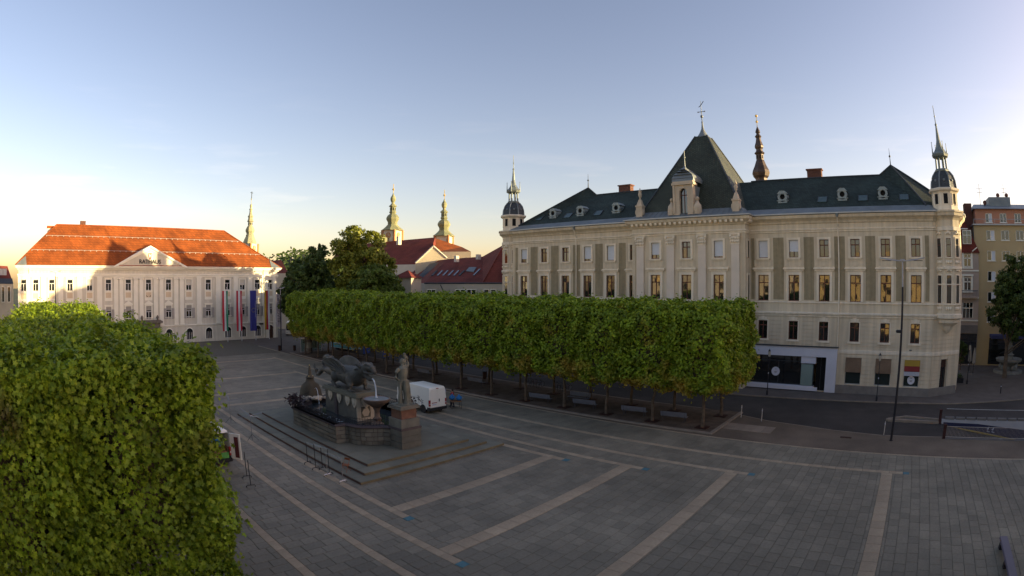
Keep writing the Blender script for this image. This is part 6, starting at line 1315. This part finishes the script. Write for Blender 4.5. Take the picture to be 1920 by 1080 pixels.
# ================================================================== benches
M_bench = mat('grey bench slats', (.17, .175, .20), .6, .12, 2); M_bsteel = mat('bench steel', (.07, .07, .08), .5, .1, 3, metal=.4)
def bench(loc, rz, label, group):
    t = thing('park_bench', label, 'bench', loc, rz, group); L_ = 1.22
    for i in range(5): MB().box(-L_, L_, -.24+i*.1, -.155+i*.1, .43, .465).build('seat_slat', M_bench, t)
    for i in range(4): MB().add([(-L_, .27+i*.025, .52+i*.1), (L_, .27+i*.025, .52+i*.1), (L_, .29+i*.025, .605+i*.1), (-L_, .29+i*.025, .605+i*.1), (-L_, .30+i*.025, .51+i*.1), (L_, .30+i*.025, .51+i*.1), (L_, .325+i*.025, .6+i*.1), (-L_, .325+i*.025, .6+i*.1)], [(0, 1, 2, 3), (5, 4, 7, 6), (3, 2, 6, 7), (0, 4, 5, 1), (0, 3, 7, 4), (1, 5, 6, 2)]).build('back_slat', M_bench, t)
    for x in (-1.0, 1.0):
        MB().tube([(x, -.22, 0), (x, -.2, .42), (x, .28, .44), (x, .38, .92)], .028, 6).build('leg', M_bsteel, t); MB().tube([(x, .32, 0), (x, .26, .43)], .028, 6).build('leg', M_bsteel, t)
        MB().tube([(x, -.2, .43), (x, -.24, .64), (x, .28, .66)], .022, 6).build('armrest', M_bsteel, t)
    return t
blab = ['nearest grey slatted bench under the front row of clipped trees', 'second grey slatted bench from the near end of the tree row', 'third grey slatted bench along the tree row', 'fourth grey slatted bench along the tree row, nearest the white van']
for (x, y), l in zip(((43.15, 19.3), (43.25, 23.4), (43.2, 28.8), (42.75, 33.9)), blab): bench((x+.35, y, .055), R(97), l, 'benches under the front tree row')
bench((45.6, 31.0, .055), R(-85), 'bench facing the road behind the third front bench', 'benches in the tree bed'); bench((45.4, 45.3, .055), R(90), 'bench in the tree bed beyond the white van', 'benches in the tree bed'); bench((45.2, 54.6, .055), R(90), 'farther bench between the trunks behind the club-bearing figure', 'benches in the tree bed'); bench((42.6, 73.5, .055), R(75), 'small far bench at the distant end of the tree bed', 'benches in the tree bed')

# ================================================================== lamps, posts, bins
M_lp = mat('dark lamp post', (.028, .028, .034), .5, .1, 2, metal=.4); M_lg = mat('light grey mast', (.33, .33, .35), .5, .08, 2, metal=.4)
def mast(loc, h, label, arm=1.75, split=.86, rz=0, cam_=False):
    t = thing('street_lamp', label, 'street lamp', loc, rz)
    MB().lathe(0, 0, [(.11, 0), (.10, h*.4), (.085, h*split)], 10).build('pole', M_lp, t, True); MB().lathe(0, 0, [(.07, h*split), (.06, h)], 10).build('upper_pole', M_lg, t, True)
    MB().lathe(0, 0, [(.17, 0), (.17, .05), (.12, .08)], 10).build('foot', M_lp, t)
    for s_ in (-1, 1):
        a = MB().prism([(s_*.05, -.1, h-.02), (s_*arm*.55, -.14, h+.05), (s_*arm, -.06, h+.22), (s_*arm, .06, h+.22), (s_*arm*.55, .14, h+.05), (s_*.05, .1, h-.02)], (0, 0, .07)).build('arm', M_lg, t); MB().box(min(s_*arm*.5, s_*arm*.9), max(s_*arm*.5, s_*arm*.9), -.09, .09, h+.02, h+.06).build('lamp_head', M_lp, a)
    MB().box(-.2, .2, -.08, .08, h+.05, h+.16).build('hub', M_lg, t)
    if cam_: MB().tube([(.05, 0, h*.617), (.34, -.05, h*.617)], .12, 8).ball((.36, -.06, h*.617), .13, 8, 6).build('camera_unit', M_blk, t)
    return t
mast((44.19, -.28, 0), 13.82, 'tall dark street lamp with two pale arms standing before the palace', 1.95, .86, R(90), True)
mast((41.4, 90.9, 0), 11.0, 'slim dark lamp mast beside the town hall banners', .9, .9, R(0))
p = W(104, 510, 96); mast((p.x, p.y, 0), p.z, 'lamp mast with wide arms in front of the sunlit end of the town hall', 1.2, .95, R(20))
M_bin = mat('brown litter bin', (.05, .025, .02), .7, .2, 3)
def litter(loc, label):
    t = thing('litter_bin', label, 'litter bin', loc); MB().lathe(0, 0, [(.22, .1), (.26, .15), (.28, .95), (.3, 1.0)], 12).build('body', M_bin, t, True); MB().lathe(0, 0, [(.05, 0), (.05, .12)], 8).build('foot', M_lp, t); MB().lathe(0, 0, [(.3, 1.0), (.3, 1.05), (.12, 1.1)], 12).build('rim', M_lp, t)
g1 = W(526, 656, 99); litter((40.6, 90.0, 0), 'brown litter bin at the foot of the lamp mast by the town hall'); litter((43.0, 88.6, 0), 'brown litter bin at the end of the tree bed by the shelter'); litter((49.0, 47.5, 0), 'brown litter bin on the far edge of the tree bed')
def oldlamp(loc, label):
    t = thing('lantern_post', label, 'street lamp', loc); MB().lathe(0, 0, [(.13, 0), (.13, .4), (.06, .55), (.045, 2.9), (.07, 3.0), (.035, 3.1), (.035, 4.25)], 10).build('pole', M_lp, t, True); MB().lathe(0, 0, [(.06, 4.2), (.13, 4.28), (.16, 4.7), (.1, 4.8)], 8).build('lantern', mat('milky lamp glass', (.42, .38, .30), .4, .1, 2), t); MB().lathe(0, 0, [(.18, 4.8), (.05, 4.98), (.02, 5.08)], 8).build('cap', M_lp, t); MB().lathe(0, 0, [(.05, 2.35), (.05, 2.5)], 10).build('reflective_ring', M_whitep, t)
    return t
oldlamp((59.0, 14.8, 0), 'slender dark lantern post before the white shop front'); oldlamp((59.55, 1.95, 0), 'slender dark lantern post before the awning windows of the palace')
oldlamp((72.5, -10.6, 0), 'slender lantern post on the lane right of the palace corner')
M_bol = mat('steel bollard', (.42, .38, .34), .5, .1, 2, metal=.2)
for i, (x, y) in enumerate(((47.6, 14.3), (46.95, 12.1), (45.6, .45))):
    t = thing('bollard', ['left thin steel bollard at the road edge near the tree bed', 'right thin steel bollard at the road edge near the tree bed', 'thin steel bollard standing beside the tall street lamp'][i], 'bollard', (x, y, 0), 0, 'thin bollards along the road'); MB().lathe(0, 0, [(.045, 0), (.045, 1.14), (.03, 1.17)], 10).build('post', M_bol, t, True); MB().lathe(0, 0, [(.08, 0), (.08, .02)], 10).build('foot', M_lp, t); MB().lathe(0, 0, [(.048, .95), (.048, 1.03)], 10).build('band', M_whitep, t)
t = thing('bollard', 'short dark bollard at the lane mouth right of the palace', 'bollard', (66.4, -14.6, 0)); MB().lathe(0, 0, [(.07, 0), (.06, .9), (.08, .95), (.03, 1.02)], 10).build('post', M_lp, t, True); MB().lathe(0, 0, [(.065, .78), (.065, .88)], 10).build('band', M_whitep, t)

# ================================================================== car-park ramp at the right edge
M_conc = mat('ramp concrete', (.16, .15, .14), .85, .15, 1); M_wht = mat('ramp wall white', (.36, .36, .38), .8, .1, .6); M_nav = mat('dark blue ramp panel', (.022, .025, .06), .6, .1, 1); M_ylw = mat('yellow handrail', (.30, .20, .04), .6, .1, 2); M_rust = mat('rusty steel pillar', (.055, .022, .02), .7, .25, 3, metal=.3)
rp = thing('parking_ramp', 'sunken car park ramp with barred railing and blue inner wall at right edge', 'ramp', (48.4, -5.3, 0))
MB().add([(-2.6, 0, -.1), (2.75, 0, -.1), (2.75, -26, -5.0), (-2.6, -26, -5.0)], [(0, 1, 2, 3)]).build('ramp_floor', M_asph, rp)
MB().box(2.75, 3.05, -26, 0, -5, .30).build('ramp_wall', M_wht, rp); MB().box(-2.85, -2.6, -26, 0, -5, .04).build('ramp_wall', M_conc, rp)
MB().prism([(2.74, -.2, .05), (2.74, -4, -.02), (2.74, -12, -.75), (2.74, -12, -1.6), (2.74, -8, -1.5), (2.74, -.2, -.2)], (-.03, 0, 0)).build('blue_panel', M_nav, rp); MB().tube([(2.68, -.2, -.28), (2.68, -4, -.75), (2.68, -9, -1.5)], .09, 6).build('handrail', M_ylw, rp)
for i, (yy, zz) in enumerate(((-5.0, -.45), (-5.55, -.5))):
    MB().tube([(2.69, yy, zz), (2.69, yy-.2, zz+.2), (2.69, yy-.05, zz-.22), (2.69, yy-.32, zz-.24)], .03, 4).build('painted_mark', M_whitep, rp)
for i in range(12): MB().box(2.72, 3.08, -.35-i*1.15-.95, -.35-i*1.15, .31, .52).build('wall_cap_block', M_conc, rp)
rl = thing('ramp_railing', 'barred grey steel railing along the near side of the ramp', 'railing', (45.75, -5.3, 0)); MB().tube([(0, 0, .98), (0, -14, .98)], .02, 6).build('top_rail', M_bol, rl); MB().tube([(0, 0, .12), (0, -14, .12)], .025, 6).build('bottom_rail', M_bol, rl)
barm = MB().tube([(0, 0, .12), (0, 0, .98)], .011, 4).mesh('bar', M_bol)
for i in range(110): put(barm, 'bar', rl, (0, -.06-i*.127, 0))
for (x, y), l in (((45.7, -5.15), 'rusty steel pillar at the near corner of the ramp railing'), ((51.25, -5.1), 'rusty steel pillar at the far corner of the ramp')):
    t = thing('steel_pillar', l, 'pillar', (x, y, 0), 0, 'rusty pillars of the car park ramp'); MB().box(-.16, .16, -.13, .13, -.12, 1.12).build('shaft', M_rust, t); MB().box(-.19, .19, -.16, .16, 1.12, 1.17).build('cap', M_rust, t)
ki = MB(); 
ki.prism([(51.3, .5, -.12), (51.0, .2, -.12), (51.05, -5.0, -.12), (51.35, -5.0, -.12), (51.5, -.4, -.12)], (0, 0, .22)).prism([(51.3, .5, -.12), (51.75, .2, -.12), (53.0, -1.6, -.12), (52.4, -5.2, -.12), (52.1, -5.2, -.12), (52.6, -1.5, -.12), (51.6, -.1, -.12)], (0, 0, .22)); o = ki.build('kerb_island', M_kerb, None); tag(o, 'narrow kerbed traffic island at the mouth of the ramp', 'traffic island', kind='structure')
MB().poly([(51.4, -.1, -.06), (51.4, -5, -.06), (52.2, -5, -.06), (52.7, -1.6, -.06)][::-1]).build('island_fill', M_walk2, o)
# low stone bench at the bottom right corner
t = thing('stone_bench', 'smooth grey bench top at the bottom right corner', 'bench', (23.4, -7.6, 0)); MB().slab(-3.2, 2.4, -.24, .24, .38, .5, .02).build('seat', mat('purple-grey bench top', (.13, .115, .15), .5, .08, 1), t); [MB().box(x-.15, x+.15, -.2, .2, 0, .38).build('leg', M_lp, t) for x in (-2.6, 0, 2.0)]

# ================================================================== clothes racks, stall frames, folding chair, people
M_chr = mat('chrome tube', (.5, .5, .52), .25, .08, 3, metal=.7)
def rack(loc, rz, label, L_=1.5, h=1.75, top=True, m=None):
    t = thing('clothes_rack', label, 'clothes rack', loc, rz, 'clothes racks by the fountain'); m = m or M_blk
    for x in (-L_/2, L_/2):
        MB().tube([(x, 0, .12), (x, 0, h)], .026, 6).build('upright', m, t); MB().tube([(x, -.28, .06), (x, -.24, .13), (x, .24, .13), (x, .28, .06)], .025, 6).build('foot', m, t)
        for s_ in (-1, 1): MB().ball((x, s_*.28, .035), .035, 8, 6).build('castor', M_blk, t)
    if top: MB().tube([(-L_/2, 0, h), (L_/2, 0, h)], .018, 6).build('hanging_rail', M_chr, t); MB().tube([(-L_/2, 0, .14), (L_/2, 0, .14)], .014, 6).build('base_rail', m, t)
    return t
rack((11.0, 30.7, 0), R(76), 'pair of black rack uprights standing near the left hedge', 1.7, 1.72, False)
rack((16.15, 31.3, 0), R(100), 'black clothes rack with chrome rail, farthest along the steps', 1.6, 1.5); rack((16.0, 30.0, 0), R(97), 'middle black clothes rack beside the fountain steps', 1.5, 1.75); rack((16.0, 28.4, 0), R(96), 'front clothes rack with white feet beside the fountain steps', 1.6, 1.55, True, M_chr)
def stall(loc, rz, label):
    t = thing('stall_frame', label, 'stall frame', loc, rz, 'bare market stall frames')
    MB().tube([(0, 0, 0), (0, 0, 2.0)], .022, 6).build('mast', M_chr, t)
    for a in (0, 2.1, 4.2): MB().tube([(0, 0, .5), (.55*math.cos(a), .55*math.sin(a), .02)], .014, 5).build('foot', M_blk, t)
    for a, l, z in ((.3, 1.9, 2.25), (3.4, 1.6, 2.15), (1.7, 1.1, 1.9), (4.9, 1.2, 2.1)): MB().tube([(0, 0, 1.95), (l*math.cos(a), l*math.sin(a), z)], .016, 5).build('strut', M_chr, t)
stall((14.85, 39.4, 0), R(80), 'bare tripod stall frame nearest the fountain steps'); stall((15.2, 45.5, 0), R(60), 'bare tripod stall frame farther up beside the steps')
t = thing('folding_chair', 'orange-brown folding chair standing on the fountain steps', 'chair', (17.15, 28.9, .16), R(-70)); M_or = mat('orange wood', (.25, .085, .03), .6, .15, 3)
MB().box(-.2, .2, -.2, .2, .43, .46).build('seat', M_or, t); MB().box(-.2, .2, .2, .23, .72, .86).build('backrest', M_or, t)
for x in (-.2, .2): MB().tube([(x, -.24, 0), (x, .22, .86)], .016, 5).build('leg', M_or, t); MB().tube([(x, .24, 0), (x, -.18, .44)], .016, 5).build('leg', M_or, t)
def person(loc, rz, label, shirt, trousers, pose=0, hold=None):
    t = thing('person', label, 'person', loc, rz); b = MB(); b2 = MB(); sk = mat('skin', (.42, .24, .16), .6, .06, 4); L_ = .12+.05*pose
    b.tube([(-.1, -L_, .06), (-.1, -L_*.5, .48), (-.09, 0, .92)], [.06, .075, .1], 10).tube([(.1, L_, .06), (.1, L_*.6, .48), (.09, 0, .92)], [.06, .075, .1], 10).ball((-.1, -L_+.07, .05), .06, 8, 6, (.8, 1.9, .8)).ball((.1, L_+.07, .05), .06, 8, 6, (.8, 1.9, .8)).tube([(0, 0, .85), (0, 0, 1.05)], [.16, .15], 12)
    b.tube([(0, 0, 1.0), (0, .01, 1.2), (0, 0, 1.4), (0, 0, 1.46)], [.15, .165, .17, .08], 12)
    for s_ in (-1, 1): b.tube([(s_*.17, 0, 1.4), (s_*.25, .04, 1.15), (s_*.22, .2, .98)], [.065, .05, .04], 8)
    for s_ in (-1, 1):
        b.ball((s_*.22, .25, .96), .042, 8, 6, (.8, 1.2, .6))
        for q in range(4): b.tube([(s_*.22+(q-1.5)*.018, .28, .965), (s_*.22+(q-1.5)*.02, .34, .95-.008*q)], .0105, 5)
        b.tube([(s_*.19, .24, .965), (s_*.165, .29, .975)], .011, 5)
    b.tube([(0, 0, 1.44), (0, .01, 1.54)], [.055, .05], 8).ball((0, .015, 1.64), .105, 12, 10, (.85, 1, 1.15)).ball((0, .12, 1.63), .02, 6, 4)
    o = remeshed(b, 'body', sk, t, .014, smooth_it=1)
    # clothing as material zones of the same skin
    me = o.data; me.materials.append(shirt); me.materials.append(trousers)
    for p in me.polygons:
        z = p.center.z; x = abs(p.center.x)
        p.material_index = 2 if z < .98 and not (x > .16 and p.center.y > .1) else (1 if z < 1.47 and not (x > .17 and z < 1.15) else 0)
    h = MB().ball((0, -.015, 1.675), .115, 12, 8, (.9, 1.0, 1.0)).build('hair', mat('dark hair', (.02, .014, .01), .7, .2, 6), t, True)
    return t
M_sh1 = mat('pale lilac shirt', (.42, .38, .50), .8, .1, 3); M_sh2 = mat('red shirt', (.40, .05, .04), .8, .1, 3); M_tr = mat('dark trousers', (.03, .03, .045), .85, .1, 3)
person((36.3, 40.9, 0), R(100), 'person in pale lilac shirt standing behind the white van', M_sh1, M_tr); person((35.6, 38.9, 0), R(40), 'person in red shirt unloading beside the rear of the white van', M_sh2, M_tr, 1)
for i, (x, y, z, l) in enumerate(((35.2, 38.5, .75, 'upper blue cloth bundle on the handcart beside the white van'), (35.55, 37.9, .75, 'lower blue cloth bundle on the handcart beside the white van'))):
    o = MB().ball((0, 0, 0), .3, 12, 8, (1.1, .9, .8)).tube([(0, 0, .2), (.05, 0, .38)], [.12, .03], 8).build('bundle', M_bluec, None, True); o.location = (x, y, z+.3+i*.0); tag(o, l, 'bundle', 'bundles beside the white van')
t = thing('handcart', 'low flat handcart carrying blue bundles beside the white van', 'handcart', (35.4, 38.2, 0), R(-30)); MB().box(-.5, .5, -.4, .4, .7, .76).build('deck', M_box, t); [MB().tube([(x, y, 0), (x, y, .7)], .025, 5).build('leg', M_blk, t) for x in (-.45, .45) for y in (-.35, .35)]; MB().tube([(.5, -.3, .76), (.75, -.3, 1.3), (.75, .3, 1.3), (.5, .3, .76)], .02, 5).build('handle', M_chr, t)

# ================================================================== shelter, buses, bicycles and boards under the far trees
M_clear = bpy.data.materials.new('clear glass'); M_clear.use_nodes = True; _b = M_clear.node_tree.nodes['Principled BSDF']; _b.inputs['Base Color'].default_value = (.55, .75, .68, 1); _b.inputs['Transmission Weight'].default_value = .9; _b.inputs['Roughness'].default_value = .08; _b.inputs['IOR'].default_value = 1.05
t = thing('bus_shelter', 'glass bus shelter at the far end of the tree row', 'bus shelter', (45.2, 86.2, 0), R(5))
for x in (-2.2, 0, 2.2): MB().tube([(x, 0, 0), (x, 0, 2.5)], .05, 6).build('post', M_bol, t)
for x in (-1.1, 1.1): MB().box(x-1.03, x+1.03, -.01, .01, .25, 2.3).build('pane', M_clear, t)
MB().box(-2.4, 2.4, -1.5, .2, 2.5, 2.6).build('roof', M_bol, t); MB().box(-1.8, 1.8, -.5, -.1, .42, .48).build('seat', M_bench, t)
o = thing('advert_column', 'round dark advertising column beside the shelter', 'column', (44.0, 84.6, 0)); MB().lathe(0, 0, [(.55, 0), (.55, .3), (.5, .32), (.5, 2.5), (.6, 2.55), (.6, 2.7), (.1, 2.95)], 16).build('shaft', mat('poster brown', (.11, .09, .075), .8, .3, 2), o); MB().lathe(0, 0, [(.51, .9), (.51, 1.9)], 16).build('poster', mat('faded poster', (.2, .19, .16), .8, .3, 3), o)
def bus(name, label, loc, rz, L_, h, body, lower):
    t = thing(name, label, 'bus', loc, rz); MB().slab(-1.2, 1.2, 0, L_, .35, h, .08).build('body', body, t); MB().box(-1.215, 1.215, -.015, L_+.015, .4, 1.15).build('lower_panel', lower, t)
    for s_ in (-1, 1):
        n = int(L_/1.5)
        for i in range(n): MB().box(s_*1.205-.01, s_*1.205+.01, .3+i*1.5, .3+i*1.5+1.35, 1.35, h-.55).build('side_window', M_glass, t)
        for yy in (1.4, L_-1.8): wheel(t, s_*1.02, yy, .45, .28)
    MB().box(-1.05, 1.05, -.03, .0, 1.2, h-.45).build('windscreen', M_glass, t); MB().box(-.7, .7, -.035, 0, h-.4, h-.15).build('destination_board', M_blk, t)
    for s_ in (-1, 1): MB().box(s_*.9-.15, s_*.9+.15, -.04, 0, .6, .8).build('headlight', M_clear if 0 else M_clight, t)
    return t
p = W(545, 615, 128); bus('city_bus', 'white city bus coming along the street beyond the town hall corner', (p.x, p.y, 0), R(-30), 9, 3.0, M_vw, M_vw)
p = W(612, 652, 96); bus('minibus', 'light blue and white minibus parked behind the far tree trunks', (52.3, 82.5, 0), R(4), 6, 2.6, M_vw, mat('light blue paint', (.10, .33, .42), .4, .05, 1))
def board(loc, rz, label, m, m2):
    t = thing('advert_board', label, 'sign board', loc, rz); MB().box(-.9, .9, -.06, .06, .5, 2.1).build('panel', m, t); [MB().box(x-.05, x+.05, -.05, .05, 0, .5).build('leg', M_lp, t) for x in (-.7, .7)]; MB().box(-.8, .8, -.08, -.06, .6, .95).build('strip', m2, t)
M_bb = mat('blue board', (.04, .08, .30), .6, .1, 1)
board((50.0, 75.5, 0), R(20), 'left blue board standing between the far trunks', M_bb, M_bb); board((49.8, 69.6, 0), R(20), 'blue board with yellow strip standing between the far trunks', M_bb, M_ylw)
def bike(loc, rz, label, col):
    t = thing('bicycle', label, 'bicycle', loc, rz, 'bicycles parked under the trees'); m = mat('bike '+col[1], col[0], .4, .1, 3)
    for y in (-.52, .52):
        o = MB().tube([(0, y+.33*math.cos(a), .34+.33*math.sin(a)) for a in np.linspace(0, 2*math.pi, 19)], .018, 5).build('wheel', M_tyre, t)
        for a in range(4): MB().tube([(0, y-.32*math.cos(a*.785), .34-.32*math.sin(a*.785)), (0, y+.32*math.cos(a*.785), .34+.32*math.sin(a*.785))], .004, 3).build('spoke', M_rim, o)
    MB().tube([(0, -.52, .34), (0, -.08, .32), (0, -.16, .78), (0, -.52, .34)], .016, 5).tube([(0, -.08, .32), (0, .36, .74), (0, -.15, .7)], .018, 5).tube([(0, .52, .34), (0, .36, .78), (0, .33, .95)], .016, 5).build('frame', m, t)
    MB().box(-.07, .07, -.3, -.03, .82, .87).tube([(0, -.16, .76), (0, -.17, .83)], .014, 5).build('saddle', M_blk, t); MB().tube([(-.26, .22, .98), (0, .34, .97), (.26, .22, .98)], .014, 5).build('handlebar', M_blk, t)
cols = [((.03, .03, .035), 'black'), ((.10, .02, .02), 'dark red'), ((.03, .05, .10), 'dark blue'), ((.08, .08, .08), 'grey')]
for i in range(6): bike((49.4, 40.5-i*.75-(1.6 if i > 2 else 0), .0), R(90+random.uniform(-8, 8)), ['%s bicycle parked on the road side behind the tree trunks, %s' % (cols[i % 4][1], w_) for w_ in ('farthest', 'second farthest', 'third', 'fourth', 'second nearest', 'nearest')][i], cols[i % 4])
# ================================================================== small square right of the palace
M_fs = mat('pale fountain stone', (.22, .22, .20), .8, .2, 2, .2, 8)
t = thing('small_fountain', 'small pale stone fountain with standing figure and round bowl at right edge', 'fountain', (83.2, -19.2, 0))
MB().lathe(0, 0, [(2.6, 0), (2.6, .35), (2.3, .4)], 20).build('base', M_fs, t); MB().lathe(0, 0, [(.9, .4), (.8, .9), (1.4, 1.3), (2.2, 1.6), (2.35, 1.95), (2.2, 2.0), (1.9, 1.85)], 20).build('bowl', M_fs, t, True); MB().lathe(0, 0, [(.75, 1.8), (.7, 2.4), (.95, 2.5), (.55, 2.7), (.5, 3.6), (.62, 3.7), (.5, 3.8)], 10).build('shaft', M_fs, t)
b = MB().tube([(0, 0, 3.8), (0, 0, 4.6), (0, 0, 5.2), (0, 0, 5.5)], [.42, .33, .3, .12], 10).ball((0, 0, 5.72), .18, 10, 8).tube([(.25, 0, 5.3), (.4, -.1, 4.9), (.15, -.28, 4.7)], [.12, .1, .07], 8).tube([(-.25, 0, 5.3), (-.4, -.1, 4.9), (-.15, -.28, 4.7)], [.12, .1, .07], 8)
remeshed(b, 'figure', M_fs, t, .05)
for k in range(4): a = k*math.pi/2+.5; MB().ball((1.5*math.cos(a), 1.5*math.sin(a), .75), .55, 10, 7, (1, 1, .8)).ball((1.95*math.cos(a), 1.95*math.sin(a), 1.0), .3, 8, 6).build('carved_beast', M_fs, t, True)
M_umb = mat('folded parasol cloth', (.30, .28, .25), .85, .1, 2)
for i, (x, y) in enumerate(((82.6, -12.2), (80.5, -12.6))):
    t = thing('parasol', ['left folded pale parasol in front of the gabled house', 'right folded pale parasol in front of the gabled house'][i], 'parasol', (x, y, 0), 0, 'folded cafe parasols'); MB().lathe(0, 0, [(.05, 0), (.04, 3.6)], 8).build('pole', M_lp, t); MB().lathe(0, 0, [(.1, 1.4), (.3, 1.6), (.24, 2.6), (.12, 3.4), (.03, 3.7)], 8).build('folded_cloth', M_umb, t); MB().lathe(0, 0, [(.35, 0), (.35, .12)], 10).build('foot', M_conc, t)
t = thing('planter', 'dark planter box standing on the lane behind the palace corner', 'planter', (73.5, -9.6, 0)); MB().box(-.4, .4, -.5, .5, 0, .6).build('box', M_lp, t); rg = np.random.default_rng(31); P = rg.normal(0, .22, (160, 3))+np.array([0, 0, .8]); put(npmesh('shrub', leaves(P, np.tile([[0, 0, 1.]], (160, 1)), .14, KITE, rg, tilt=1), 4, M_lf2), 'shrub', t)
# parked car far left
p = W(8, 598, 140); t = thing('parked_car', 'dark car parked in the side street at the far left edge', 'car', (p.x, p.y, 0), R(80)); prof = [(-2.1, .3), (-2.15, .75), (-1.5, .9), (-.9, 1.4), (.7, 1.42), (1.4, .95), (2.1, .8), (2.15, .3)]
MB().prism([(-.85, y, z) for y, z in prof], (1.7, 0, 0)).build('body', mat('dark blue car paint', (.03, .035, .06), .3, .05, 1, spec=.5), t); MB().box(-.86, .86, -1.0, 1.0, .95, 1.32).build('side_windows', M_glass, t); [wheel(t, x, y, .32, .2) for x in (-.8, .8) for y in (-1.35, 1.35)]
